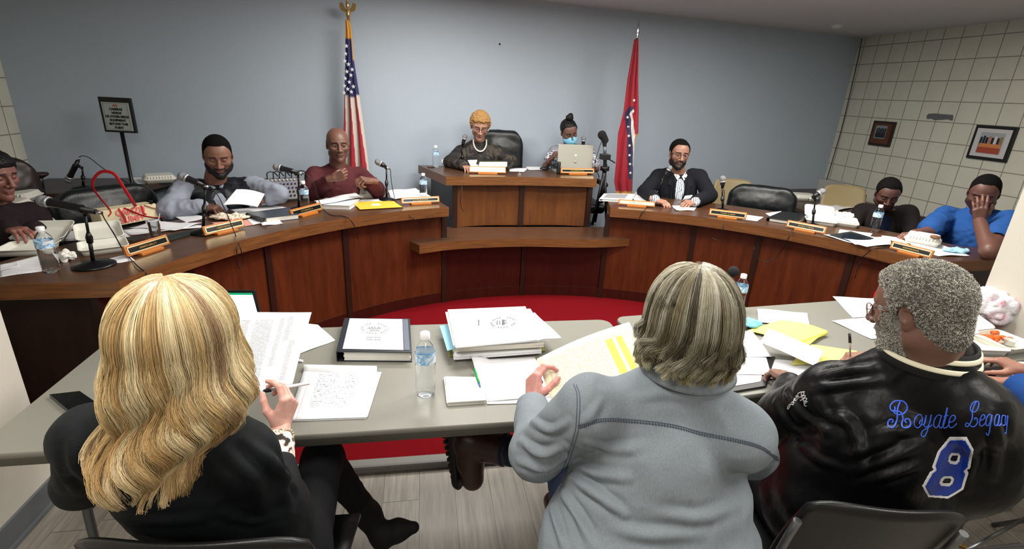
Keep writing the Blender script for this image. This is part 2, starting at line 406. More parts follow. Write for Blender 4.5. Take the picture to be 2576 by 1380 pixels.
def struct(name, mb, m, **kw): return tag(mb.build(name, m, **kw), kind='structure')
PZ = .04                               # top of the carpeted platform
XL, XR, YO = -1.62, 3.0, 2.09
CW1, CW0 = P(2165, 95, CEIL), P(1330, 0, CEIL)
wd = unit([CW1[0]-CW0[0], CW1[1]-CW0[1], 0]); wn_ = np.array([wd[1], -wd[0], 0.])   # back wall runs a little askew
LC = PPl(80, 440, CW0, wn_); LC = np.array([LC[0], LC[1], 0]); RC = np.array([CW1[0], CW1[1], 0])
def wallbox(a, b, th, z0, z1):   # wall from a to b (plan), thickness added on the left of a->b
    d = unit([b[0]-a[0], b[1]-a[1], 0]); n = np.array([-d[1], d[0], 0])*th; a = np.array([a[0], a[1], 0.]); b = np.array([b[0], b[1], 0.])
    return MB().prism([a, b, b+n, a+n], z0, z1)
YB = -3.2
struct('floor', MB().box(((XL+XR)/2, (YB+YO)/2-.0, -.05), (XR-XL+.4, YO-YB, .1)), MAT_FLOOR)
struct('floor_platform', MB().prism([(-3.4, YO+.02), (5.6, YO+.02), (5.6, 6.6), (-3.4, 5.4)], -.05, PZ), MAT_CARPET)
nos = MB().prism([(XL+.012, YO-.035), (XR-.012, YO-.035), (XR-.012, YO+.03), (XL+.012, YO+.03)], 0, PZ+.006)
struct('trim_1', nos, MAT_TRIM, bevel=.012)
struct('wall_back', wallbox(LC, RC, .12, 0, CEIL), MAT_WALL)
struct('wall_left_alcove', wallbox((LC[0], YO+.1), (LC[0], LC[1]+.1), .12, 0, CEIL), MAT_BY)
struct('wall_right_alcove', wallbox((RC[0], RC[1]+.1), (RC[0], YO+.1), .12, 0, CEIL), MAT_BY)
struct('wall_left', MB().box((XL-.07, (YB+YO)/2, CEIL/2), (.14, YO-YB, CEIL)), MAT_NEARW)
struct('wall_right', MB().box((XR+.07, (YB+YO)/2, CEIL/2), (.14, YO-YB, CEIL)), MAT_NEARW)
struct('wall_return_left', MB().box(((LC[0]+XL-.14)/2, YO-.05, CEIL/2), (XL-.14-LC[0]+.1, .1, CEIL)), MAT_NEARW)
struct('wall_return_right', MB().box(((RC[0]+XR+.14)/2, YO-.05, CEIL/2), (RC[0]-XR-.14+.1, .1, CEIL)), MAT_NEARW)
struct('wall_rear', MB().box(((XL+XR)/2, YB-.05, CEIL/2), (XR-XL+.3, .1, CEIL)), MAT_NEARW)
struct('ceiling', MB().prism([(-3.5, YB-.1), (5.7, YB-.1), (5.7, 6.7), (-3.5, 5.6)], CEIL, CEIL+.1), MAT_CEIL)
def cove(x, s): return MB().box((x+s*.006, (YB+YO)/2, .055), (.012, YO-YB, .11)).box((x+s*.016, (YB+YO)/2, .008), (.02, YO-YB, .016))
struct('baseboard_left', cove(XL, 1), MAT_BASE); struct('baseboard_right', cove(XR, -1), MAT_BASE)

for i, (lx, ly, sx, sy, pw) in enumerate(LIGHTS):
    t = thing('ceiling_light', ['rectangular ceiling light over the red carpet', 'ceiling light over the right wing of the dais', 'ceiling light over the left wing of the dais', 'ceiling light over the left folding table', 'ceiling light over the right folding table', 'ceiling light behind the audience chairs'][i], 'light', (lx, ly, CEIL))
    lamp = [o for o in COL.objects if o.type == 'LIGHT'][i]; lamp.parent = t; lamp.location = (0, 0, -.05)
    MB().box((lx, ly, CEIL-.01), (sx, sy, .018)).build('frame', M('white_enamel', (230, 230, 228), .4), t, bevel=.004)
    MB().box((lx, ly, CEIL-.024), (sx-.06, sy-.06, .01)).build('diffuser', M('lit_diffuser', (255, 250, 240), .5, emit=(255, 246, 230), es=2.), t)
sd = PPl(2105, 62, (0, 0, CEIL), (0, 0, 1))
t = thing('smoke_detector', 'small round white smoke detector on the ceiling near the right wall', 'smoke detector', sd)
MB().lathe([(.055, 0), (.055, -.012), (.045, -.03), (.03, -.036), (0.001, -.036)], sd, 24).build('housing', M('white_plastic', (205, 205, 205), .4), t)
MB().lathe([(.065, .0), (.065, -.008)], sd, 24).build('base_plate', M('white_plastic'), t)
# ---------------- the curved dais ----------------
DC = np.array([.93, 1.72]); ZT = .90
def ang(px, py, z): q = P(px, py, z); return math.atan2(q[1]-DC[1], q[0]-DC[0])
def pol(r, a): return (DC[0]+r*math.cos(a), DC[1]+r*math.sin(a))
def arc(r, a0, a1, n): return [pol(r, a) for a in np.linspace(a0, a1, n)]
def strip(mb, ro, ri, a0, a1, z0, z1, n=24, m=0): return mb.prism(arc(ri, a0, a1, n)+arc(ro, a0, a1, n)[::-1], z0, z1, m)
RI, RP, RO = 2.37, 2.485, 3.08
RCURVE = lambda a: RP
def desk_wing(name, label, a_in, a_out, endpoly, stiles, sgn):
    t = thing(name, label, 'desk', (*pol(RP, (a_in+a_out)/2), PZ))
    top = MB(); poly = arc(RI, a_in, a_out, 40)+endpoly+arc(RO, a_out*.97+a_in*.03, a_in, 30)
    n = len(poly); V = [(p[0], p[1], ZT-.075) for p in poly]+[(p[0], p[1], ZT) for p in poly]
    top.add(V, [tuple(range(n))[::-1], tuple(range(n, 2*n))], 0, False); top.add(V, [(i, (i+1) % n, n+(i+1) % n, n+i) for i in range(n)], 1, False)
    top.build('desk_top', [MAT_TOP, MAT_EDGE], t)
    ss = sorted(stiles+[a_in, a_out]); w = .017
    for a, b in zip(ss[:-1], ss[1:]):
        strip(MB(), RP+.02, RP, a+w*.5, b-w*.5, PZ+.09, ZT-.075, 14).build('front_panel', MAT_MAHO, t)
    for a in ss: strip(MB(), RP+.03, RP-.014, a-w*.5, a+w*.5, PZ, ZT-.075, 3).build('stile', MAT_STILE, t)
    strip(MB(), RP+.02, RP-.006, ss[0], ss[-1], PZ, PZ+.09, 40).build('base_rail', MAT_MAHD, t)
    return t
aL_in, aR_in = ang(1123, 517, ZT), ang(1535, 520, ZT)
aL_out, aR_out = ang(270, 705, ZT), ang(2345, 659, ZT)
eL = P(-60, 716, ZT)[:2]; eR = P(2520, 652, ZT)[:2]
stL = [ang(x, y, ZT-.08) for x, y in [(480, 662), (690, 612), (888, 575)]]
stR = [ang(x, y, ZT-.08) for x, y in [(1745, 575), (1900, 600), (2110, 650)]]
DL = desk_wing('curved_desk', 'left wing of the curved walnut council desk with reddish front panels', aL_in-.0, aL_out, [tuple(eL), (-2.25, 2.62)], stL, 1)
DR = desk_wing('curved_desk', 'right wing of the curved walnut council desk with reddish front panels', aR_in+.0, aR_out, [tuple(eR), (4.05, 2.85)], stR, -1)
# end panels closing the two wings
pe = MB(); a0 = np.array(P(270, 705, ZT)[:2])+(.0, .07); pe.prism([(a0[0]+.03, a0[1]), (-2.2, a0[1]-.02), (-2.2, a0[1]+.03), (a0[0]+.03, a0[1]+.05)], PZ, ZT-.075); pe.build('end_panel', MAT_STILE, DL)
pe = MB(); a0 = np.array(P(2345, 659, ZT)[:2])+(.0, .07); pe.prism([(a0[0]-.03, a0[1]), (3.95, a0[1]+.1), (3.95, a0[1]+.15), (a0[0]-.03, a0[1]+.05)], PZ, ZT-.075); pe.build('end_panel', MAT_STILE, DR)
# centre ledge
ZL = .62
t = thing('low_ledge', 'low curved walnut ledge in front of the raised centre desk', 'ledge', (*pol(RP, 1.57), PZ)); LEDGE = t
f = [P(1055, 617, ZL), P(1150, 606, ZL), P(1315, 600, ZL), P(1480, 603, ZL), P(1612, 598.5, ZL)]
fr = bez([q[:2] for q in f], 30); b0 = P(1022, 600, ZL)[:2]
poly = [tuple(q) for q in fr]+[(fr[-1][0]+.03, fr[-1][1]+.1)]+[pol(2.88, ang(1560, 590, ZL)), pol(2.88, ang(1075, 590, ZL))]+[(b0[0]-.02, b0[1]+.02)]
n = len(poly); V = [(p[0], p[1], ZL-.07) for p in poly]+[(p[0], p[1], ZL) for p in poly]
mb = MB(); mb.add(V, [tuple(range(n))[::-1], tuple(range(n, 2*n))], 0, False); mb.add(V, [(i, (i+1) % n, n+(i+1) % n, n+i) for i in range(n)], 1, False)
mb.build('ledge_top', [MAT_TOP, MAT_EDGE], t)
cst = [aR_in, ang(1315, 748, PZ), aL_in]
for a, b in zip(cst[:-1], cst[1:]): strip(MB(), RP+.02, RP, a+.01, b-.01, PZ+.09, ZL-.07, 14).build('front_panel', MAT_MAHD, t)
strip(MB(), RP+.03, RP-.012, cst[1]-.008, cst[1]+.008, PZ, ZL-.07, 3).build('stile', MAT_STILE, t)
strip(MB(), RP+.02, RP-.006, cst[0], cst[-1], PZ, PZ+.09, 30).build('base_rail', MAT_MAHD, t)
# raised centre desk
ZH = 1.08
t = thing('raised_desk', 'raised walnut centre desk where two women sit', 'desk', (*pol(2.9, 1.57), PZ)); HIGH = t
A, B, C_, D = P(1122, 444, ZH)[:2], P(1502, 450, ZH)[:2], P(1508, 424, ZH)[:2], P(1052, 415, ZH)[:2]
C_ = np.array([B[0]+.10, D[1]+.0])
mid = (A+B)/2+(0, .05); poly = [tuple(q) for q in bez([A, mid, B], 16)]+[tuple(C_), tuple(D)]
n = len(poly); V = [(p[0], p[1], ZH-.075) for p in poly]+[(p[0], p[1], ZH) for p in poly]
mb = MB(); mb.add(V, [tuple(range(n))[::-1], tuple(range(n, 2*n))], 0, False); mb.add(V, [(i, (i+1) % n, n+(i+1) % n, n+i) for i in range(n)], 1, False)
mb.build('desk_top', [MAT_TOP, MAT_EDGE], t)
HP = [P(1143, 571, ZL), P(1308, 566, ZL), P(1474, 569, ZL)]
def wseg(p, q, z0, z1, th=.02, out=0.): 
    d = unit([q[0]-p[0], q[1]-p[1], 0]); nn = np.array([-d[1], d[0], 0]); p = np.array([p[0], p[1], 0])-nn*out; q = np.array([q[0], q[1], 0])-nn*out
    return MB().prism([p, q, q+nn*th, p+nn*th], z0, z1)
for p, q in zip(HP[:-1], HP[1:]):
    mm = (p+q)/2+np.array([0, .03, 0]); c = bez([p, mm, q], 12); k = MB()
    for u, v in zip(c[:-1], c[1:]): k.V += []; k2 = wseg(u, v, ZL, ZH-.075); k.add(k2.V, k2.F, 0, False)
    k.build('front_panel', MAT_HIGH, t)
for p in HP: MB().box((p[0], p[1]-.0, (ZL+ZH-.075)/2), (.045, .05, ZH-.075-ZL)).build('stile', MAT_STILE, t)
e0 = HP[0]; e1 = np.array([D[0]+.12, D[1]-.03, 0]); wseg(e1, e0, PZ, ZH-.075, .025).build('side_panel', MAT_STILE, t)
e0 = HP[2]; e1 = np.array([C_[0]-.12, C_[1]-.03, 0]); wseg(e0, e1, PZ, ZH-.075, .025).build('side_panel', MAT_STILE, t)
# ---------------- people: sculpting helpers ----------------
def skin_mat():
    if 'skin' not in _M:
        b = NB('skin'); at_ = b.node('ShaderNodeAttribute', attribute_name='Col'); hs = b.node('ShaderNodeHueSaturation', i_Saturation=.84, i_Value=1.0, i_Color=at_.outputs['Color'])
        b.set(Base_Color=hs.outputs[0], Roughness=.46); b.b.inputs['Specular IOR Level'].default_value = .45; b.b.inputs['Subsurface Weight'].default_value = .08; b.b.inputs['Subsurface Radius'].default_value = (.012, .005, .003); b.b.inputs['Subsurface Scale'].default_value = 1.
        b.bump(b.noise(b.coord(), 260, 3), .15, .003); _M['skin'] = b.m
    return _M['skin']
def xf(V, Q, c, s=1.): return (V*s)@np.array(Q).T+np.array(c)
def hairline(y, front): return np.interp(y, [-.12, -.05, -.012, .022, .03, .038, .046, .09], [-.09, -.065, .0, .0, .03, .062, front, front+.012])
def face_color(V, base, beard=None, crop=None, brow=(28, 18, 14), lips=None, shave=0., stubble=None, red=0.):
    base = np.array(lin(base)); C = np.tile(base, (len(V), 1)); x, y, z = V.T
    n = vnoise(V, 60)[:, None]; C *= (.93+.14*n)
    def blend(w_, col): nonlocal C; w_ = np.clip(w_, 0, 1)[:, None]; C = C*(1-w_)+np.array(lin(col))*w_
    ax = np.abs(x)
    lc = lips if lips is not None else tuple(min(255, int(v*f+a)) for v, f, a in zip((base**(1/2.2)*255), (.95, .75, .75), (12, 6, 8)))
    blend(1.2-(((x)/.025)**2+((z+.0615)/.0085)**2), lc) if True else None
    m = (y > .06)
    C[~m] = np.where(True, C[~m], C[~m])
    bw = np.exp(-((z-.034-.004*np.cos(ax*60))/.0042)**2)*(ax > .012)*(ax < .052)*(y > .04); blend(bw*1.3, brow)
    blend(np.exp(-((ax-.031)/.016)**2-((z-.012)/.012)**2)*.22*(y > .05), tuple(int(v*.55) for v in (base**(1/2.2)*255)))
    if crop is not None:
        w_ = (z-hairline(y, crop[1])+.003)/.012+.5*(vnoise(V, 260)-.5); ea = np.exp(-((y+.006)/.02)**2-((z-.002)/.034)**2)*(ax > .07); blend(np.clip(w_, 0, 1)*(1-np.clip(ea*2, 0, 1))*.96, crop[0])
    if beard is not None:
        col, dens, kind = beard
        jaw = (z < -.045-.25*np.maximum(0, ax-.05)+.10*np.maximum(0, .05-y)*0) & (y > -.01)
        wj = np.clip((-.048-z+.9*np.maximum(0, ax-.045))/.012, 0, 1)*(y > -.02)
        wm = np.exp(-((z+.047)/.0062)**2)*(ax < .034)*(y > .07)*1.2
        hole = np.clip(1.25-(((x)/.026)**2+((z+.0615)/.0105)**2), 0, 1)
        side = np.clip((ax-.055)/.01, 0, 1)*np.clip((.02-z)/.01, 0, 1)*np.clip((y+.005)/.01, 0, 1)*np.clip((.05-y)/.015, 0, 1)
        w_ = np.maximum(wj if kind != 'goatee' else wj*np.clip((.035-ax)/.01, 0, 1), wm)*(1-hole)
        if kind == 'full': w_ = np.maximum(w_, side)
        w_ = w_*np.clip((y-.004)/.015, 0, 1)*np.where(z < -.112, np.clip((y-.045)/.02, 0, 1), 1); blend(w_*dens*(.75+.5*vnoise(V, 220)), col)
    return np.clip(C, 0, 1)
def head_vol(h=.003, scale=1., closed=False, jaw=1., fat=0., nose=1., beardvol=0., neck=None, mouth=0., elderly=False):
    v = Vol((-.105, -.125, -.2), (.105, .15, .14), h)
    v.u(ell((0, -.018, .042), (.079, .096, .084)), k=.01)
    v.u(ell((0, .025, .025), (.069, .062, .072)), k=.03)
    v.u(ell((0, .018, -.036), (.064+fat*.6, .066, .072)), k=.03)
    v.u(rcone((-.04-fat, -.0, -.062), (0, .066, -.094), .027+fat, .022*jaw+fat*.4), rcone((.04+fat, 0., -.062), (0, .066, -.094), .027+fat, .022*jaw+fat*.4), k=.02)
    v.u(rcone((0, .066, -.086), (0, .073, -.095), .019, .016), k=.015)
    for s in (-1, 1):
        v.u(ell((s*.043, .055, -.014), (.024, .026, .02)), k=.02)
        v.sub(ell((s*.031, .094, .012), (.02, .019, .014)), k=.016)
        v.u(rcone((s*.012, .083, .034), (s*.046, .068, .034), .009, .008), k=.012)
        v.u(ell((s*.031, .069, .011), (.0145, .0145, .0135)), k=.003)
        if closed:
            v.u(ell((s*.031, .071, .0115), (.0155, .0155, .0135)), k=.002); v.sub(rcone((s*.02, .0875, .0045), (s*.042, .083, .0045), .0016, .0016), k=.002)
        else:
            v.u(rcone((s*.019, .083, .0185), (s*.043, .079, .0165), .0042, .0038), rcone((s*.019, .0825, .0035), (s*.043, .078, .0035), .003, .003), k=.004)
        # nose wings, ears
        v.u(ell((s*.0145*nose, .096, -.027), (.0085*nose, .011, .0085)), k=.006)
        v.u(ell((s*.079, -.008, .004), (.008, .0185, .032), basis((s*.35, 1, 0))), k=.004)
        v.sub(ell((s*.087, -.004, .008), (.005, .0095, .018), basis((s*.35, 1, 0))), k=.004)
        v.u(ell((s*.077, -.002, -.024), (.006, .009, .011)), k=.004)
    v.u(rcone((0, .086, .026), (0, .108, -.02), .0075, .0105*nose), k=.008); v.u(ell((0, .111, -.024), (.0115*nose, .0105, .0095)), k=.006)
    v.sub(ell((-.0065, .106, -.035), (.0038, .005, .004)), ell((.0065, .106, -.035), (.0038, .005, .004)), k=.002)
    v.u(ell((0, .082, -.052), (.024, .014, .015)), k=.012)
    v.u(rcone((-.013, .0895, -.0575), (.013, .0895, -.0575), .0052, .0052), rcone((-.012, .0885, -.0668-mouth), (.012, .0885, -.0668-mouth), .0058, .0058), k=.004)
    v.u(rcone((-.022, .082, -.062), (0, .093, -.0565), .003, .0045), rcone((.022, .082, -.062), (0, .093, -.0565), .003, .0045), k=.004)
    v.sub(rcone((-.021, .088, -.0622-mouth*.5), (.021, .088, -.0622-mouth*.5), .0013, .0013), rcone((-.012, .096, -.0622-mouth*.5), (.012, .096, -.0622-mouth*.5), .0015+mouth*.5, .0015+mouth*.5), k=.003)
    if elderly:
        for s in (-1, 1): v.sub(rcone((s*.02, .09, -.03), (s*.034, .076, -.06), .0022, .0018), k=.006)
    if beardvol:
        v.u(rcone((-.045, .02, -.075), (0, .072, -.1), .025+beardvol, .021+beardvol*1.3), rcone((.045, .02, -.075), (0, .072, -.1), .025+beardvol, .021+beardvol*1.3), k=.012)
    if neck is not None: v.u(rcone((0, -.025, -.05), neck[0], neck[1], neck[1]*1.08), k=.02)
    return v
def head_mesh(Q, c, s=1., base=(120, 80, 60), h=.003, color_kw={}, neck_to=None, neck_r=.056, eyes=True, iris=(40, 24, 16), look=(0, 1, 0), **kw):
    Q = np.array(Q); nk = None
    if neck_to is not None:
        nl = (np.array(neck_to)-np.array(c))@Q/s; nl = nl*min(1, .19/abs(nl[2])) if abs(nl[2]) > 1e-6 else nl; nk = (nl, neck_r/s)
    v = head_vol(h=h, neck=nk, **kw); V, F = v.net(); V = relax(V, F, 1, .35); C = face_color(V, base, **color_kw)
    parts = [(xf(V, Q, c, s), F, C)]
    if eyes and not kw.get('closed'):
        lk = unit(look)
        for sg in (-1, 1):
            b = MB().sphere((0, 0, 0), 1., 10); E_ = np.array(b.V); c0 = np.array((sg*.031, .0725, .0112)); a = E_@lk
            col = np.where((a > .93)[:, None], np.array(lin((8, 6, 5))), np.where((a > .76)[:, None], np.array(lin(iris)), np.array(lin((150, 140, 132)))))
            parts.append((xf(E_*.0135+c0, Q, c, s), np.array(b.F), col))
    return parts
def hand_mesh(W, f, palm, side='R', curl=(.4, .5, .55, .6), thumb=(.4, .3), base=(120, 80, 60), s=1., h=.0022, spread=1., inner=None, nails=True):
    f = unit(f); z = -unit(np.array(palm)-f*(np.array(palm)@f)); x = np.cross(f, z); x = -x if side == 'R' else x
    Q = np.stack([x, f, z], 1); v = Vol((-.07, -.05, -.12), (.1, .21, .06), h)
    v.u(rcone((0, -.05, 0), (0, .005, 0), .027, .024), k=.01)
    bx = [.027, .008, -.012, -.030]; by = [.083, .088, .083, .074]
    for i in range(4):
        v.u(rcone((bx[i]*.6, .012, 0), (bx[i], by[i], .003), .0135, .0115), k=.012)
    v.u(ell((.0, .045, -.006), (.036, .042, .013)), k=.01)
    L = [(.043, .026, .021), (.048, .03, .021), (.044, .028, .021), (.034, .02, .019)]; tips = []
    for i in range(4):
        cu = curl[i] if hasattr(curl[i], '__len__') else (curl[i], curl[i]*1.15, curl[i]*.75); p = np.array((bx[i], by[i], .003)); a = 0.; dx = (bx[i]/.03)*.10*spread
        rr = [.0098, .0090, .0083, .0070] if i < 3 else [.0086, .0079, .0073, .0062]
        for j in range(3):
            a += cu[j]; d = unit((dx, math.cos(a), -math.sin(a))); q = p+d*L[i][j]; v.u(rcone(p, q, rr[j], rr[j+1]), k=.004); p = q
        tips.append((p, d))
    t0, t1 = thumb; p = np.array((.018, .018, -.006)); d = unit((.75*(1-t0)+.25, .75, -.35-.8*t0)); q = p+d*.042; v.u(rcone(p, q, .016, .0125), k=.014)
    d2 = unit(d+np.array((-.5*t1, .5, -.5*t1*.3))); p2 = q+d2*.033; v.u(rcone(q, p2, .0115, .0102), k=.005)
    d3 = unit(d2+np.array((-.5*t1, .1, -.1))); p3 = p2+d3*.024; v.u(rcone(p2, p3, .0105, .0082), k=.004)
    V, F = v.net(); V = relax(V, F, 1, .3); C = np.tile(np.array(lin(base)), (len(V), 1)); C *= (.9+.2*vnoise(V, 90))[:, None]
    inn = np.array(lin(inner if inner is not None else tuple(min(255, int(k*1.12+8)) for k in base))); w_ = np.clip(-V[:, 2]/.012, 0, 1)[:, None]*.6; C = C*(1-w_)+inn*w_
    if nails:
        for p, d in tips+[(p3, d3)]:
            nrm = unit(np.cross((1, 0, 0), d)); cc = p+nrm*.006+d*.001; dd = ((V-cc)**2).sum(1); w_ = np.clip(1.4-dd/.005**2, 0, 1)[:, None]*.5; C = C*(1-w_)+np.clip(inn*1.5, 0, .8)*w_
    if side == 'R' and np.linalg.det(Q) < 0 or np.linalg.det(Q) < 0: F = F[:, ::-1]
    tw = [xf(p[None], Q, W, s)[0] for p, _ in tips]+[xf(p3[None], Q, W, s)[0]]
    return (xf(V, Q, W, s), F, C), tw
def torso_prims(j, infl=0., w=1.):
    """j: dict hip, chest, neck, sl, sr (left/right shoulder), belly radius, width"""
    hip, ch, nk, sl, sr = [np.array(j[k], float) for k in ('hip', 'chest', 'neck', 'sl', 'sr')]
    r = unit(sr-sl); up = unit(nk-hip); f = unit(np.cross(up, r)); r = np.cross(f, up); R = np.stack([r, f, up], 1); g = j.get('girth', .17)
    hw = np.linalg.norm(sr-sl)/2
    pr = [rcone(nk-up*.045-f*.01, sr-up*.02, .056+infl, .058+infl), rcone(nk-up*.045-f*.01, sl-up*.02, .056+infl, .058+infl), rcone(nk+up*.0, (nk+sr)/2-up*.01, .05+infl, .05+infl), rcone(nk+up*.0, (nk+sl)/2-up*.01, .05+infl, .05+infl),
          ell(ch, (hw*.93+infl, g*.78+infl, .2+infl), R), ell(hip+up*.16+f*.02, (g*1.08*w+infl, g*.95*w+infl, .19+infl), R), ell(hip+up*.02, (g*1.12*w+infl, g*.85*w+infl, .12+infl), R),
          rcone(nk-up*.07, nk+up*.01, .07+infl, .058+infl)]
    return pr, R, hw
def arm_prims(sh, el, wr, r=(.062, .05, .036), infl=0.): return [rcone(sh, el, r[0]+infl, r[1]+infl), rcone(el, wr, r[1]+infl, r[2]+infl)]
def bounds(pts, pad): p = np.array(pts); return p.min(0)-pad, p.max(0)+pad
def jpts(j): return [j[k] for k in ('hip', 'chest', 'neck', 'sl', 'sr', 'el', 'er', 'wl', 'wr')]
def sculpt(prims, h, k=.03, cuts=(), kc=.008, pts=None, pad=.24, inter=None):
    lo = np.min([p[1] for p in prims], 0)-.03; hi = np.max([p[2] for p in prims], 0)+.03; v = Vol(lo, hi, h)
    for p in prims: v.op(p, k, 'u')
    for c in cuts: v.op(c, kc, 's')
    if inter is not None: v.op(inter, kc, 'i')
    return v.net()
def joints(**k): return {a: np.array(b, float) if hasattr(b, '__len__') else b for a, b in k.items()}
def make_person(label, j, heads, hands, loc=None):
    """top-level person: body mesh (head, neck, torso, arms, hands) as one object"""
    pr, R, hw = torso_prims(j, -.022); g = j.get('armr', (.062, .05, .036))
    pr += arm_prims(j['sl'], j['el'], j['wl'], g, -.014)+arm_prims(j['sr'], j['er'], j['wr'], g, -.014)
    V, F = sculpt(pr, .014, .03); V = relax(V, F, 1); C = np.tile(np.array(lin(j['skin'])), (len(V), 1))
    V, F, C = join([(V, F, C)]+heads+hands)
    root = thing('person', label, 'person', loc if loc is not None else (j['hip'][0], j['hip'][1], PZ if j['hip'][1] > 2.1 else 0))
    sdf_obj('body', V, F, skin_mat(), root, C); return root
def garment(name, prims, mat, root, h=.009, k=.03, cuts=(), amp=.003, scale=13, seed=0., cols=None, it=2, kc=.006, inter=None, ridged=True, aniso=(1, 1, 1), fold=None):
    V, F = sculpt(prims, h, k, cuts, kc, inter=inter); V = relax(V, F, it)
    if fold: V = ridges(V, F, fold)
    if amp: V = wrinkle(V, F, amp, scale, seed, ridged, aniso)
    C = None if cols is None else cols(V)
    return sdf_obj(name, V, F, mat, root, C)
def trousers(root, j, f, mat, shoe, knee_h=.53, spread=.11, hipz=None, shin=0., z0=None, r=(.095, .07, .055)):
    hip = np.array(j['hip']); z0 = PZ if z0 is None else z0; f = unit((f[0], f[1], 0)); rr = np.cross(f, (0, 0, 1)); pr = [ell(hip, (.17, .15, .12))]
    for s in (-1, 1):
        a = hip+rr*s*.09-np.array((0, 0, .03)); kn = a+f*.40+rr*s*(spread-.09); kn[2] = z0+.5; an = kn+f*(.03+shin); an[2] = z0+.09
        pr += [rcone(a, kn, r[0], r[1]), rcone(kn, an, r[1], r[2])]
        sh = [rcone(an-(0, 0, .045), an+f*.15-(0, 0, .05), .042, .036), rcone(an-(0, 0, .045), an-f*.04-(0, 0, .04), .04, .036)]
        V, F = sculpt(sh, .009, .01, inter=rbox(an+f*.05+(0, 0, .41), (.5, .5, .5))); sdf_obj('shoe', V, F, shoe, root)
    garment('trousers', pr, mat, root, .014, .03, amp=.002)
# ---------------- people at the dais ----------------
CLOTH = dict(rough=.85, spec=.2)
def cloth(name, rgb, bump=.3, bs=500, sheen=.0, **k): return M(name, rgb, k.pop('rough', .85), spec=k.pop('spec', .2), bump=bump, bscale=bs, sheen=sheen, var=k.pop('var', .08), vscale=k.pop('vscale', 25), **k)
BLK_SHOE = M('black_leather_shoe', (16, 14, 13), .35)
def toC(p): return unit((DC[0]-p[0], DC[1]-p[1], 0))
def hairmesh(name, fn, Q, c, s, mat, root, h=.003, amp=.0015, scale=120, it=1):
    v = Vol((-.12, -.16, -.16), (.12, .14, .2), h); fn(v); V, F = v.net(); V = relax(V, F, it)
    if amp: V = wrinkle(V, F, amp, scale, 3., False)
    return sdf_obj(name, xf(V, Q, c, s), F, mat, root)
def cap_hair(th=.006, front=.06, low=0., taper=.025, nape=False):
    """cropped hair: follows the skull, thins out towards a hairline from forehead over the temples and ears to the nape"""
    def fn(v):
        v.u(ell((0, -.018, .042), (.079, .096, .084)), k=.01); v.u(ell((0, .025, .028), (.069, .062, .074)), k=.03)
        if nape: v.u(rcone((0, -.038, -.02), (0, -.034, -.11), .062, .056), k=.02)
        Y, Z = v.ax[1][None, :, None], v.ax[2][None, None, :]; zl = hairline(Y, front)+low
        v.d = v.d-th*np.clip((Z-zl)/taper, .08, 1.); v.d = np.maximum(v.d, (zl-Z)*.7).astype(np.float32)
        for s in (-1, 1): v.sub(ell((s*.087, -.005, .0), (.02, .022, .036)), k=.004)
    return fn
def glasses(root, Q, c, s, mat, w_=.022, hh=.016, z=.010, y=.098, th=.0016, half=False, lens=True):
    g = thing_child('glasses', root); pos = lambda p: xf(np.array(p)[None], Q, c, s)[0]; mb = MB(); lb = MB()
    for sg in (-1, 1):
        pts = [(sg*(.032+w_*math.copysign(abs(math.cos(a))**.7, math.cos(a))), y-.006*abs(math.cos(a))-.004*(1 if sg*math.cos(a)*sg > 0 else 0), z+hh*math.copysign(abs(math.sin(a))**.7, math.sin(a))) for a in np.linspace(0, 2*math.pi, 25)]
        P3 = np.array([pos(p) for p in pts]); mb.tube(P3, th*s, 6, caps=False)
        if lens: cc = P3[:-1].mean(0); lb.add([cc]+list(P3[:-1]), [(0, i+1, (i+1) % 24+1) for i in range(24)])
        mb.tube([pos((sg*(.032+w_), y-.008, z+.006)), pos((sg*.076, .06, z+.008)), pos((sg*.084, -.01, z+.012)), pos((sg*.082, -.03, z-.004))], th*s, 6)
    mb.tube([pos((-.0105, y-.001, z+.004)), pos((0, y+.004, z+.006)), pos((.0105, y-.001, z+.004))], th*s, 6)
    fr = mb.build('glasses_frame', mat, root)
    if lens: lb.build('lens', M('clear_lens', (255, 255, 255), .03, trans=1., ior=1.02, spec=.6), fr, world=True)
    return fr
def thing_child(n, p): return p
def collar_prims(nk, up, f, r, rad=.066, hgt=.03): pass

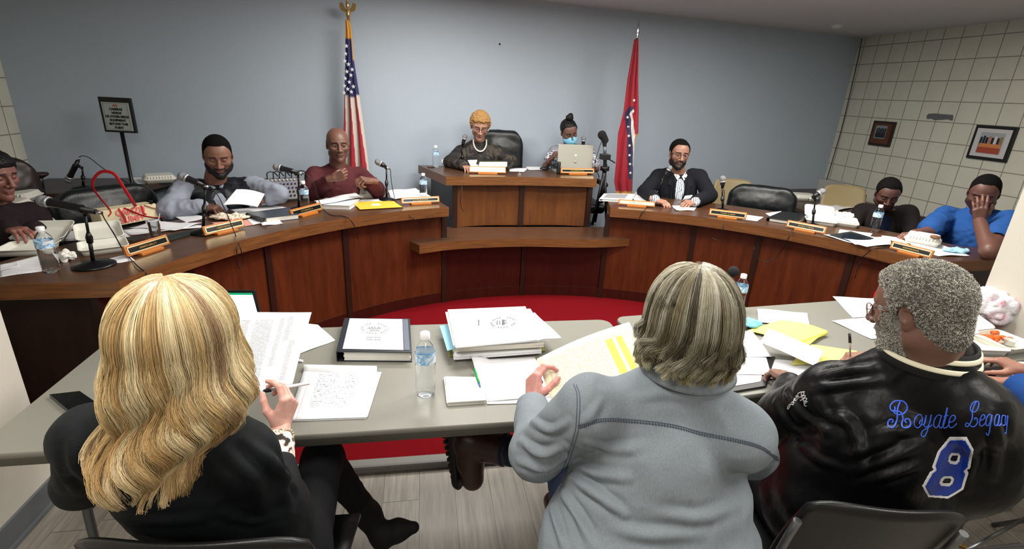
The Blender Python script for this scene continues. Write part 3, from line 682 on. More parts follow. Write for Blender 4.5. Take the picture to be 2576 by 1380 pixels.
# --- man in quilted vest reading a sheet ---
def vest_man():
    hc = PY(548, 392, 3.85); f = unit((.36, -1, -.42)); Q = basis(f); bf = unit((.62, -1, 0)); rt = unit(np.cross(bf, (0, 0, 1)))
    nk = PY(538, 470, 3.98); ch = nk-np.array((0, 0, .19)); hip = nk-np.array((0, 0, .56))-bf*.06
    hip[2] = PZ+.53
    sl = PY(632, 462, 4.02); sr = PY(462, 472, 3.84); el = PY(700, 488, 3.92)+(0, 0, .0); er = PY(425, 528, 3.62); wl = P(678, 500, .965); wr = P(508, 518, .96)
    j = joints(hip=hip, chest=ch, neck=nk, sl=sl, sr=sr, el=el, er=er, wl=wl, wr=wr, girth=.2, skin=(116, 74, 54), armr=(.07, .056, .04))
    hd = head_mesh(Q, hc, 1.08, (124, 78, 56), .003, dict(beard=((18, 13, 11), 1.1, 'full'), crop=((16, 12, 11), .094)), nk-np.array((0, 0, .02)), .066, closed=True, fat=.008, nose=1.15, beardvol=.004)
    H1, _ = hand_mesh(wr, (.75, .1, -.12), (0.3, .2, -1), 'R', (.7, .9, 1., 1.1), (.6, .5), (110, 70, 52), 1.02)
    H2, _ = hand_mesh(wl, (-.75, -.25, .1), (-.2, .6, -.5), 'L', (.9, 1.1, 1.2, 1.2), (.7, .6), (116, 74, 54), 1.02)
    root = make_person('man in black quilted vest over grey shirt, looking down at a sheet', j, hd, [H1, H2])
    hairmesh('hair', cap_hair(.003, .094), Q, hc, 1.08, M('black_crop', (11, 10, 10), .9, spec=.12, var=.2, vscale=300), root, amp=.001)
    pr, R, hw = torso_prims(j, .0)
    sh = pr+arm_prims(sl, el, wl, (.062, .06, .042))+arm_prims(sr, er, wr, (.064, .064, .042))
    m = cloth('grey_blue_shirt', (140, 146, 160), bs=300)
    garment('shirt', sh, m, root, .008, .025, amp=.009, scale=15, seed=1.)
    pv, R, hw = torso_prims(j, .014); cut = [rcone(nk+bf*.12+(0, 0, .08), nk+bf*.22-(0, 0, .33), .055, .022), rcone(nk+(0, 0, -.0), nk+(0, 0, .1), .062, .075)]
    vm = M('quilted_vest', (15, 19, 27), .55, spec=.4)
    V, F = sculpt(pv, .008, .025, cut); V = relax(V, F, 2); N = vnormals(V, F); q = np.abs(np.sin(V[:, 2]*math.pi/.075+.6*vnoise(V, 6))); V = V+N*(.012*(q**.4-.6))[:, None]; V = wrinkle(V, F, .003, 22)
    sdf_obj('vest', V, F, vm, root)
    for a, b in (((-.055, .05), (-.02, .115)), ((.055, .05), (.02, .115))):
        o = lambda p: nk+rt*p[0]+bf*p[1]+np.array((0, 0, .045-.5*max(0, p[1]-.05))); MB().tube([o((a[0]*1.05, -.03)), o(a), o(b)], .012, 8, flat=(1, .5)).build('shirt_collar', m, root)
    trousers(root, j, bf, cloth('dark_trousers', (26, 27, 32)), BLK_SHOE)
    return root
VESTMAN = vest_man()
def maroon_man():
    hc = PY(850, 365, 4.35); f = unit((.28, -1, -.10)); Q = basis(f); bf = unit((.35, -1, 0))
    nk = PY(848, 425, 4.43); ch = nk-np.array((0, 0, .18)); hip = nk-bf*.04; hip[2] = PZ+.53
    sl = PY(906, 440, 4.46); sr = PY(792, 440, 4.34); el = PY(950, 478, 4.30); er = PY(785, 482, 4.2); wl = PY(935, 455, 4.10); wr = PY(838, 448, 4.05)
    j = joints(hip=hip, chest=ch, neck=nk, sl=sl, sr=sr, el=el, er=er, wl=wl, wr=wr, girth=.19, skin=(96, 58, 42))
    hd = head_mesh(Q, hc, 1.06, (104, 62, 44), .003, dict(lips=(86, 50, 46), brow=(34, 20, 16)), nk-np.array((0, 0, .02)), .062, fat=.003, nose=1.25, look=(-.1, 1, .0))
    H1, _ = hand_mesh(wr, (.9, -.1, .35), (.2, .9, .1), 'R', (1.1, 1.2, 1.3, 1.3), (.8, .7), (104, 64, 46))
    H2, _ = hand_mesh(wl, (-.55, -.4, .15), (.2, .5, -.8), 'L', (.9, 1.0, 1.0, 1.1), (.3, .5), (104, 64, 46))
    root = make_person('bald man in maroon sweater gesturing with both hands', j, hd, [H1, H2])
    pr, R, hw = torso_prims(j, .006)
    garment('sweater', pr+arm_prims(sl, el, wl+(el-wl)*.2, (.064, .058, .044))+arm_prims(sr, er, wr+(er-wr)*.2, (.066, .06, .044)), cloth('maroon_knit', (80, 38, 42), bump=.6, bs=420), root, .008, .03, amp=.008, scale=14, seed=4., cuts=[rcone(nk+(0, 0, .03), nk+(0, 0, .1), .064, .075)])
    MB().lathe([(.069, -.03), (.074, -.01), (.072, .012), (.066, .014), (.063, -.01)], nk+np.array((0, 0, .03)), 24, axis=(0, .15, 1), caps=False).build('collar', cloth('dark_collar', (34, 22, 24)), root)
    trousers(root, j, bf, cloth('dark_trousers', (26, 27, 32)), BLK_SHOE); return root
MAROON = maroon_man()
def mayor():
    hc = PY(1207, 318, 4.86); f = unit((-.02, -1, -.42)); Q = basis(f, (0.05, 0, 1)); bf = unit((.0, -1, 0))
    nk = PY(1205, 362, 4.97); ch = nk-np.array((0, 0, .18)); hip = nk+np.array((0, .04, 0)); hip[2] = PZ+.72
    sl = PY(1250, 382, 4.99); sr = PY(1160, 382, 4.95); el = PY(1283, 404, 4.93); er = PY(1132, 408, 4.9); wl = P(1260, 404, ZH+.05); wr = P(1166, 413, ZH+.05)
    wl = np.array((wl[0], 4.83, ZH+.045)); wr = np.array((wr[0], 4.72, ZH+.045))
    j = joints(hip=hip, chest=ch, neck=nk, sl=sl, sr=sr, el=el, er=er, wl=wl, wr=wr, girth=.155, skin=(150, 104, 82), armr=(.05, .042, .028))
    hd = head_mesh(Q, hc, .98, (158, 110, 88), .003, dict(lips=(140, 72, 72), brow=(70, 46, 34)), nk-np.array((0, 0, .02)), .05, closed=True, nose=1.05, elderly=True)
    H1, _ = hand_mesh(wr, (.35, -1, -.1), (0, .1, -1), 'R', (.35, .4, .4, .5), (.4, .3), (150, 104, 82), .93)
    H2, _ = hand_mesh(wl, (-.75, -.6, -.1), (0, .1, -1), 'L', (.3, .35, .4, .5), (.4, .3), (150, 104, 82), .93)
    root = make_person('woman with short golden hair, glasses and pearl necklace at the raised desk', j, hd, [H1, H2])
    def hf(v):
        cap_hair(.018, .078, low=-.02)(v)
    hairmesh('hair', hf, Q, hc, .98, M('golden_curls', (146, 112, 66), .9, var=.3, vscale=90), root, amp=.009, scale=80)
    glasses(root, Q, hc, .98, M('black_frame', (18, 15, 15), .3))
    pr, R, hw = torso_prims(j, .0)
    garment('blouse', pr, cloth('black_blouse', (12, 12, 14)), root, .01, .03, amp=.002)
    pr, R, hw = torso_prims(j, .012)
    def camo(V):
        n = vnoise(V, 26)+.4*vnoise(V, 60); a, b, c3 = np.array(lin((30, 27, 24))), np.array(lin((62, 55, 47))), np.array(lin((16, 15, 16)))
        return np.where((n > .85)[:, None], b, np.where((n < .55)[:, None], c3, a))
    jm = M('mottled_jacket', (50, 45, 40), .75, attr='Col', bump=.3, bscale=300)
    garment('jacket', pr+arm_prims(sl, el, wl, (.06, .056, .045))+arm_prims(sr, er, wr, (.06, .056, .045)), jm, root, .008, .025, amp=.006, scale=16, seed=7., cuts=[rcone(nk+bf*.14+(0, 0, .06), nk+bf*.2-(0, 0, .2), .075, .035), rcone(nk, nk+(0, 0, .1), .062, .08)], cols=camo)
    for s in (-1, 1):
        w = MB(); a = nk+np.array((s*.06, -.055, .015)); w.ext([a, a+(s*.07, -.02, -.05), a+(s*.055, -.05, -.13), a+(s*-.005, -.06, -.10)], (0, -1, .2), .008); o = w.build('lapel', jm, root, bevel=.003)
        ca = o.data.color_attributes.new('Col', 'FLOAT_COLOR', 'POINT'); ca.data.foreach_set('color', np.tile(np.array([*lin((52, 46, 40)), 1]), len(o.data.vertices)))
    mb = MB()
    for a in np.linspace(-.15, math.pi+.15, 26):
        p = nk+np.array((.062*math.cos(a), -.075-.05*math.sin(a), .03-.085*math.sin(a))); mb.sphere(p, .0075, 5)
    mb.build('necklace', M('pearl', (232, 226, 212), .25), root)
    e = xf(np.array([[-.083, 0, -.03]]), Q, hc, .98)[0]; MB().sphere(e, .009, 6).build('earring', M('pearl'), root)
    trousers(root, j, bf, cloth('dark_trousers', (26, 27, 32)), BLK_SHOE); return root
MAYOR = mayor()
def clerk():
    hc = PY(1431, 332, 4.95); f = unit((.16, -1, -.48)); Q = basis(f, (-.22, 0, 1)); bf = unit((.05, -1, 0))
    nk = PY(1432, 372, 5.04); ch = nk-np.array((0, 0, .18)); hip = nk+np.array((0, .02, 0)); hip[2] = PZ+.72
    sl = PY(1478, 377, 5.08); sr = PY(1396, 382, 5.0); el = PY(1500, 425, 4.96); er = PY(1372, 418, 4.95); wl = PY(1470, 430, 4.8); wr = PY(1385, 400, 4.86)
    j = joints(hip=hip, chest=ch, neck=nk, sl=sl, sr=sr, el=el, er=er, wl=wl, wr=wr, girth=.15, skin=(92, 60, 48), armr=(.05, .042, .03))
    hd = head_mesh(Q, hc, .94, (104, 68, 54), .003, dict(brow=(30, 18, 16), crop=((20, 14, 14), .088)), nk-np.array((0, 0, .02)), .048, closed=True)
    H1, _ = hand_mesh(wr, (.35, -.5, .6), (.8, .1, -.3), 'R', (.9, 1., 1., 1.), (.5, .5), (98, 64, 50), .93)
    H2, _ = hand_mesh(wl, (-.5, -.8, -.1), (0, 0, -1), 'L', (.4, .4, .5, .6), (.4, .4), (98, 64, 50), .93)
    root = make_person('woman with blue face mask and black top bun behind a laptop', j, hd, [H1, H2])
    hm = M('black_hair', (14, 12, 14), .55, spec=.3, var=.3, vscale=200)
    def hf(v):
        cap_hair(.006, .088)(v); v.u(ell((-.012, -.02, .15), (.038, .038, .033)), ell((-.02, -.02, .175), (.026, .028, .024)), ell((.008, -.015, .165), (.025, .025, .022)), k=.006); v.u(ell((-.01, -.02, .125), (.022, .024, .02)), k=.01)
    hairmesh('hair', hf, Q, hc, .94, hm, root, amp=.002, scale=110)
    # mask: a shell over nose and chin
    v = Vol((-.09, .0, -.14), (.09, .16, .03), .003)
    v.u(ell((0, .035, -.055), (.07, .085, .062)), k=.01); v.u(ell((0, .08, -.045), (.035, .04, .04)), k=.02); v.sub(ell((0, .03, -.055), (.066, .081, .075)), k=.003); v.sub(rbox((0, .1, .045), (.1, .12, .05)), k=.003); v.sub(rbox((0, -.06, -.05), (.2, .09, .2)), k=.003)
    V, F = v.net(); V = relax(V, F, 1); V = V+vnormals(V, F)*(.0016*np.sin(V[:, 2]*420))[:, None]
    mk = sdf_obj('face_mask', xf(V, Q, hc, .94), F, M('mask_blue', (120, 190, 222), .8), root)
    mb = MB(); pos = lambda p: xf(np.array(p)[None], Q, hc, .94)[0]
    for s in (-1, 1): mb.tube([pos((s*.064, .045, -.02)), pos((s*.08, .01, .02)), pos((s*.087, -.02, .01)), pos((s*.08, -.01, -.04)), pos((s*.064, .04, -.07))], .0016, 5)
    mb.build('ear_loop', M('white_elastic', (225, 225, 225), .8), mk)
    pr, R, hw = torso_prims(j, .004)
    def pat(V):
        b = np.tile(np.array(lin((158, 160, 170))), (len(V), 1)); n = vnoise(V, 90); b[n > .62] = lin((44, 46, 60)); b[n < .3] = lin((210, 212, 218)); low = V[:, 2] < nk[2]-.02; top = ~low; b[top] = lin((120, 122, 132)); return b
    garment('top', pr+[rcone(sl, sl+(el-sl)*.75, .06, .058), rcone(sr, sr+(er-sr)*.6, .06, .056)], M('patterned_top', (150,)*3, .8, attr='Col'), root, .009, .03, amp=.003, cuts=[rcone(nk, nk+(0, -.03, .1), .06, .08)], cols=pat)
    trousers(root, j, bf, cloth('blue_jeans', (58, 80, 118)), BLK_SHOE); return root
CLERK = clerk()
def suit_man():
    hc = PY(1708, 388, 4.5); f = unit((-.18, -1, -.14)); Q = basis(f, (.04, 0, 1)); bf = unit((-.3, -1, 0)); rt = unit(np.cross(bf, (0, 0, 1)))
    nk = PY(1708, 440, 4.58); ch = nk-np.array((0, 0, .18)); hip = nk-bf*.04; hip[2] = PZ+.53
    sl = PY(1760, 444, 4.5); sr = PY(1657, 442, 4.66); el = PY(1785, 492, 4.35); er = PY(1622, 482, 4.52); wl = P(1748, 508, ZT+.05); wr = P(1648, 502, ZT+.05)
    j = joints(hip=hip, chest=ch, neck=nk, sl=sl, sr=sr, el=el, er=er, wl=wl, wr=wr, girth=.19, skin=(146, 98, 72), armr=(.062, .05, .036))
    hd = head_mesh(Q, hc, 1.04, (142, 92, 68), .003, dict(crop=((16, 12, 11), .094), beard=((20, 14, 12), 1.1, 'full'), lips=(120, 70, 62)), nk-np.array((0, 0, .02)), .06, fat=.006, nose=1.2, beardvol=.003, look=(.1, 1, -.05))
    H1, _ = hand_mesh(wr, (.75, -.7, -.15), (.1, .1, -1), 'R', (.45, .5, .55, .6), (.6, .5), (160, 108, 78))
    H2, _ = hand_mesh(wl, (-.95, -.25, -.05), (-.1, .3, -.9), 'L', (.8, .9, .9, .9), (.7, .6), (150, 100, 74))
    root = make_person('bearded man in dark suit jacket, striped shirt and glasses', j, hd, [H1, H2])
    hairmesh('hair', cap_hair(.008, .094), Q, hc, 1.04, M('black_crop'), root, amp=.0015)
    glasses(root, Q, hc, 1.04, M('tortoise_frame', (48, 26, 18), .3), .023, .018)
    pr, R, hw = torso_prims(j, .0)
    def stripes(V):
        x = (V-nk)@rt; b = np.tile(np.array(lin((214, 222, 228))), (len(V), 1)); b[(x % .017) < .0062] = lin((44, 60, 90)); return b
    garment('shirt', pr+arm_prims(sl, el, wl, (.05, .045, .041))[1:]+arm_prims(sr, er, wr, (.05, .045, .041))[1:], M('striped_shirt', (200,)*3, .8, attr='Col'), root, .005, .03, amp=.001, cuts=[rcone(nk+(0, 0, .02), nk+(0, -.02, .1), .06, .08)], cols=stripes)
    jm = cloth('charcoal_suit', (22, 24, 30), bump=.3, bs=500)
    pr, R, hw = torso_prims(j, .014); pr += [rcone(sl+(0, 0, -.01), sl-(sl-nk)*.35+(0, 0, .015), .066, .06), rcone(sr+(0, 0, -.01), sr-(sr-nk)*.35+(0, 0, .015), .066, .06)]
    garment('jacket', pr+arm_prims(sl, el, wl+(el-wl)*.12, (.068, .066, .053))+arm_prims(sr, er, wr+(er-wr)*.12, (.068, .066, .053)), jm, root, .008, .02, amp=.004, scale=12, seed=9., cuts=[rcone(nk+bf*.12+(0, 0, .08), nk+bf*.19-(0, 0, .10), .06, .066), rcone(nk+bf*.19-(0, 0, .1), nk+bf*.215-(0, 0, .38), .066, .06), rcone(nk, nk+(0, 0, .1), .068, .085)])
    for s in (-1, 1):
        b = lambda x, y, z: nk+rt*x*s+bf*y+np.array((0, 0, z)); MB().ext([b(.058, .04, .045), b(.088, .045, .02), b(.112, .125, -.07), b(.09, .14, -.085), b(.07, .185, -.26), b(.055, .185, -.25), b(.060, .14, -.06)], bf, .008).build('lapel', jm, root, bevel=.002)
        MB().ext([b(.05, .045, .04), b(.062, .075, .01), b(.03, .115, -.035), b(.008, .1, .0)], bf, .006).build('shirt_collar', M('white_collar', (222, 222, 220), .7), root, bevel=.002)
    MB().lathe([(.038, -.012), (.0385, .012)], wl+unit(el-wl)*.03, 20, axis=wl-el, caps=False).lathe([(.001, 0), (.019, 0), (.019, .008), (.001, .009)], wl+unit(el-wl)*.03+np.array((0, -.01, .035)), 18, axis=(0, -.3, 1)).build('wristwatch', M('gold_watch', (170, 140, 90), .3, metal=.8), root)
    trousers(root, j, bf, cloth('dark_trousers', (26, 27, 32)), BLK_SHOE); return root
SUIT = suit_man()
def dark_man():
    hc = PY(2232, 488, 3.62); f = unit((-.62, -1, -.62)); Q = basis(f); bf = unit((-.7, -.75, 0))
    nk = PY(2232, 530, 3.8); ch = nk-np.array((0, 0, .19)); hip = nk-bf*.12; hip[2] = PZ+.5
    sl = PY(2283, 536, 3.68); sr = PY(2170, 532, 3.95); el = PY(2300, 600, 3.5); er = PY(2140, 565, 3.85); wl = PY(2262, 602, 3.38); wr = PY(2165, 590, 3.62)
    r_ = unit(np.cross(bf, (0, 0, 1))); wl = nk+bf*.16-r_*.06-(0, 0, .42); wr = nk+bf*.16+r_*.06-(0, 0, .42)
    j = joints(hip=hip, chest=ch, neck=nk, sl=sl, sr=sr, el=el, er=er, wl=wl, wr=wr, girth=.18, skin=(74, 44, 34))
    hd = head_mesh(Q, hc, 1.03, (82, 46, 36), .003, dict(crop=((16, 12, 11), .09), beard=((16, 12, 11), .9, 'goatee'), lips=(104, 58, 52)), nk-np.array((0, 0, .02)), .058, closed=True, fat=.005, nose=1.2)
    H1, _ = hand_mesh(wr, bf, (0, 0, -1), 'R', (.4, .4, .5, .6), (.4, .4), (78, 46, 36)); H2, _ = hand_mesh(wl, bf, (0, 0, -1), 'L', (.4, .4, .5, .6), (.4, .4), (78, 46, 36))
    root = make_person('man in dark brown jacket and navy shirt with head bowed behind bottle', j, hd, [H1, H2])
    hairmesh('hair', cap_hair(.006, .09), Q, hc, 1.03, M('black_crop'), root, amp=.0015)
    pr, R, hw = torso_prims(j, .0); garment('shirt', pr, cloth('navy_shirt', (16, 26, 50)), root, .01, .03, amp=.002, cuts=[rcone(nk+(0, 0, .04), nk+bf*.05+(0, 0, .1), .06, .08)])
    pr, R, hw = torso_prims(j, .014)
    garment('jacket', pr+arm_prims(sl, el, wl, (.076, .066, .052))+arm_prims(sr, er, wr, (.076, .066, .052)), cloth('dark_brown_jacket', (30, 25, 26)), root, .009, .025, amp=.005, scale=12, seed=12., cuts=[rcone(nk+bf*.15+(0, 0, .08), nk+bf*.24-(0, 0, .36), .07, .075), rcone(nk, nk+bf*.03+(0, 0, .1), .066, .085)])
    trousers(root, j, bf, cloth('dark_trousers', (26, 27, 32)), BLK_SHOE); return root
DARKMAN = dark_man()
def blue_man():
    hc = PY(2474, 487, 3.02); f = unit((-.95, -.75, -.55)); Q = basis(f); bf = unit((-.9, -.45, 0))
    nk = PY(2470, 540, 3.1)+np.array((.03, .02, 0)); ch = nk-np.array((0, 0, .19))+bf*.02; hip = nk-bf*.14; hip[2] = PZ+.5
    sl = PY(2545, 560, 2.82)-(.02, 0, 0); sr = PY(2378, 545, 3.3); er = PY(2330, 588, 3.12); wr = P(2300, 588, ZT+.045); el = P(2490, 632, ZT+.055); wl = PY(2464, 556, 2.84)
    j = joints(hip=hip, chest=ch, neck=nk, sl=sl, sr=sr, el=el, er=er, wl=wl, wr=wr, girth=.2, skin=(96, 56, 40), armr=(.072, .056, .036))
    hd = head_mesh(Q, hc, 1.06, (90, 50, 38), .003, dict(beard=((18, 13, 12), .6, 'full'), crop=((20, 14, 12), .098)), nk-np.array((0, 0, .02)), .066, closed=True, fat=.008, nose=1.2)
    face = xf(np.array([[.02, .1, .0]]), Q, hc, 1.06)[0]
    H1, _ = hand_mesh(wr, (-1, -.18, -.12), (0, 0, -1), 'R', (.35, .4, .45, .5), (.3, .3), (112, 68, 48), 1.03)
    H2, _ = hand_mesh(wl, (-.22, .10, 1), unit(np.array((hc[0]-wl[0], hc[1]-wl[1], 0))), 'L', ((.25, .45, .3), (.3, .5, .3), (.35, .5, .3), (.4, .5, .3)), (.3, .3), (98, 56, 40), 1.05)
    root = make_person('man in blue short-sleeved shirt covering his face with one hand', j, hd, [H1, H2])
    g = (.0615, .053, .037)
    V, F = sculpt(arm_prims(sl+(el-sl)*.35, el, wl, g), .008, .02); C = np.tile(np.array(lin((98, 56, 40))), (len(V), 1)); V2, F2 = sculpt(arm_prims(sr+(er-sr)*.5, er, wr, (.058, .05, .034)), .008, .02)
    V, F, C = join([(V, F, C), (V2, F2, np.tile(np.array(lin((106, 62, 44))), (len(V2), 1)))]); sdf_obj('forearms', V, F, skin_mat(), root, C)
    hairmesh('hair', cap_hair(.002, .098), Q, hc, 1.06, M('black_crop'), root, amp=.0008)
    pr, R, hw = torso_prims(j, .008)
    garment('shirt', pr+[rcone(sl, sl+(el-sl)*.62, .086, .084), rcone(sr, sr+(er-sr)*.8, .082, .08)], cloth('royal_blue_shirt', (36, 78, 140), bump=.3, bs=300), root, .009, .03, amp=.010, scale=13, seed=15., cuts=[rcone(nk+(0, 0, .03), nk+bf*.04+(0, 0, .12), .066, .085), rcone(sl+(el-sl)*.66, sl+(el-sl)*.9, .064, .07)])
    trousers(root, j, bf, cloth('dark_trousers', (26, 27, 32)), BLK_SHOE); return root
BLUEMAN = blue_man()
def left_person():
    hc = PY(-16, 442, 3.15); f = unit((1, -.35, -.22)); Q = basis(f); bf = unit((.95, -.4, 0))
    nk = hc+np.array((-.06, .03, -.2)); ch = nk-np.array((0, 0, .18)); hip = nk-bf*.05; hip[2] = PZ+.5
    rt = unit(np.cross(bf, (0, 0, 1))); sr = nk+rt*.17-(0, 0, .05); sl = nk-rt*.17-(0, 0, .05); er = sr+bf*.08+rt*.06-(0, 0, .24); wr = P(20, 575, ZT+.08); el = sl+bf*.12-(0, 0, .22); wl = P(88, 578, ZT+.05)
    j = joints(hip=hip, chest=ch, neck=nk, sl=sl, sr=sr, el=el, er=er, wl=wl, wr=wr, girth=.17, skin=(128, 72, 56))
    hd = head_mesh(Q, hc, 1.05, (122, 66, 52), .003, {}, nk, .055, closed=True, nose=1.15, fat=.004)
    H1, _ = hand_mesh(wr, bf, (0, 0, -1), 'R', (.5, .5, .6, .6), (.4, .4), (128, 72, 56)); H2, _ = hand_mesh(wl, (.5, -.8, -.1), (0, 0, -1), 'L', (.6, .7, .8, .8), (.4, .4), (132, 76, 58))
    root = make_person('person at the far left edge of the dais with dark hair, facing right', j, hd, [H1, H2])
    hairmesh('hair', cap_hair(.014, .055), Q, hc, 1.05, M('black_hair'), root, amp=.003)
    pr, R, hw = torso_prims(j, .008)
    garment('blouse', pr+arm_prims(sl, el, wl, (.066, .06, .05))+arm_prims(sr, er, wr, (.066, .06, .05)), cloth('dark_speckled_blouse', (34, 26, 28), var=.6, vscale=60), root, .01, .03, amp=.005)
    trousers(root, j, bf, cloth('dark_trousers', (26, 27, 32)), BLK_SHOE); return root
LEFTP = left_person()
# ---------------- hair strands ----------------
from mathutils.bvhtree import BVHTree
def strands(name, paths, rad, cols, mat, root, nside=3):
    """paths (n, k, 3) world, rad (k,) or (n,k), cols (n, k, 3) -> one mesh of thin tapering tubes"""
    n, k, _ = paths.shape; T = np.gradient(paths, axis=1); T /= np.maximum(1e-9, np.linalg.norm(T, axis=2))[..., None]
    ref = unit((.3, .2, 1)); A = np.cross(T, np.broadcast_to(ref, T.shape)); A /= np.maximum(1e-6, np.linalg.norm(A, axis=2))[..., None]; B = np.cross(T, A)
    rad = np.broadcast_to(rad, (n, k)); V = np.empty((n, k, nside, 3), np.float32)
    for j in range(nside):
        a = 2*math.pi*j/nside; V[:, :, j] = paths+(A*math.cos(a)+B*math.sin(a))*rad[..., None]
    base = (np.arange(n)*k*nside)[:, None, None]; i = np.arange(k-1)[None, :, None]; j = np.arange(nside)[None, None, :]; j2 = (j+1) % nside
    F = np.stack([base+i*nside+j, base+i*nside+j2, base+(i+1)*nside+j2, base+(i+1)*nside+j], -1).reshape(-1, 4)
    V = to_local(V.reshape(-1, 3), root); me = bpy.data.meshes.new(name); me.vertices.add(len(V)); me.vertices.foreach_set('co', V.astype(np.float32).ravel())
    me.loops.add(len(F)*4); me.loops.foreach_set('vertex_index', F.astype(np.int32).ravel()); me.polygons.add(len(F)); me.polygons.foreach_set('loop_start', np.arange(0, len(F)*4, 4, dtype=np.int32))
    me.polygons.foreach_set('use_smooth', np.ones(len(F), bool)); me.update(calc_edges=True)
    ca = me.color_attributes.new('Col', 'FLOAT_COLOR', 'POINT'); cc = np.ones((n, k, nside, 4), np.float32); cc[..., :3] = cols[:, :, None, :]; ca.data.foreach_set('color', cc.ravel())
    return link(name, me, mat, root)
def hair_mat(name, rough=.38, spec=.5): return M(name, (180, 150, 110), rough, spec=spec, attr='Col')
def lerp_keys(t, keys): ks = sorted(keys); return np.interp(t, ks, [keys[q] for q in ks])
def bvh_of(o):
    M4 = frame_of(o); vs = np.array([v.co[:] for v in o.data.vertices]); vs = vs@M4[:3, :3].T+M4[:3, 3]
    return BVHTree.FromPolygons([tuple(v) for v in vs], [tuple(p.vertices) for p in o.data.polygons])
def on_surf(bvh, px, py, off=.001):      # point of a garment's surface seen at a photo pixel
    d = Vector(ray(px, py)).normalized(); hit, nrm, _, _ = bvh.ray_cast(Vector(CAMP), d)
    if hit is None: return None
    if nrm.dot(d) > 0: nrm = -nrm
    return np.array(hit+nrm*off)
def stitch(bvh, pts, r, name, mat, root, off=.0008, closed=False, n=None, flat=None):
    mb = MB()
    for st in (pts if isinstance(pts[0][0], (list, tuple)) else [pts]):
        q = bez([(x, y, 0) for x, y in st], n or max(12, 5*len(st)))[:, :2]; w_ = [on_surf(bvh, x, y, off) for x, y in q]; w_ = [k for k in w_ if k is not None]
        if len(w_) > 1: mb.tube(w_, r, 6)
    return mb.build(name, mat, root)

def ridges(V, F, specs, off=0.):
    """cloth folds: raised creases along lines drawn on the garment (photo pixels -> points of the surface)"""
    bv = BVHTree.FromPolygons(V.tolist(), F.tolist()); N = vnormals(V, F); D = np.zeros(len(V))
    for pts, amp, wd_ in specs:
        q = bez([(x, y, 0) for x, y in pts], 12)[:, :2]; W_ = [on_surf(bv, x, y, 0) for x, y in q]; W_ = [k for k in W_ if k is not None]; k = len(W_)
        if k < 2: continue
        best = np.full(len(V), 9.); tp = np.zeros(len(V)); c = np.mean(W_, 0); near = np.linalg.norm(V-c, axis=1) < np.max(np.linalg.norm(np.array(W_)-c, axis=1))+.06; Vn = V[near]; b = best[near]; tt = tp[near]
        for i in range(k-1):
            a_, b_ = W_[i], W_[i+1]; ba = b_-a_; t_ = np.clip(((Vn-a_)@ba)/(ba@ba+1e-9), 0, 1); d = np.linalg.norm(Vn-a_-t_[:, None]*ba, axis=1); m_ = d < b; b[m_] = d[m_]; tt[m_] = (i+t_[m_])/(k-1)
        fade = np.sin(np.clip(tt, .04, .96)*math.pi)**.6; D[near] += amp*fade*(np.exp(-(b/wd_)**2)-.55*np.exp(-((b-1.9*wd_)/wd_)**2))
    return V+N*D[:, None]
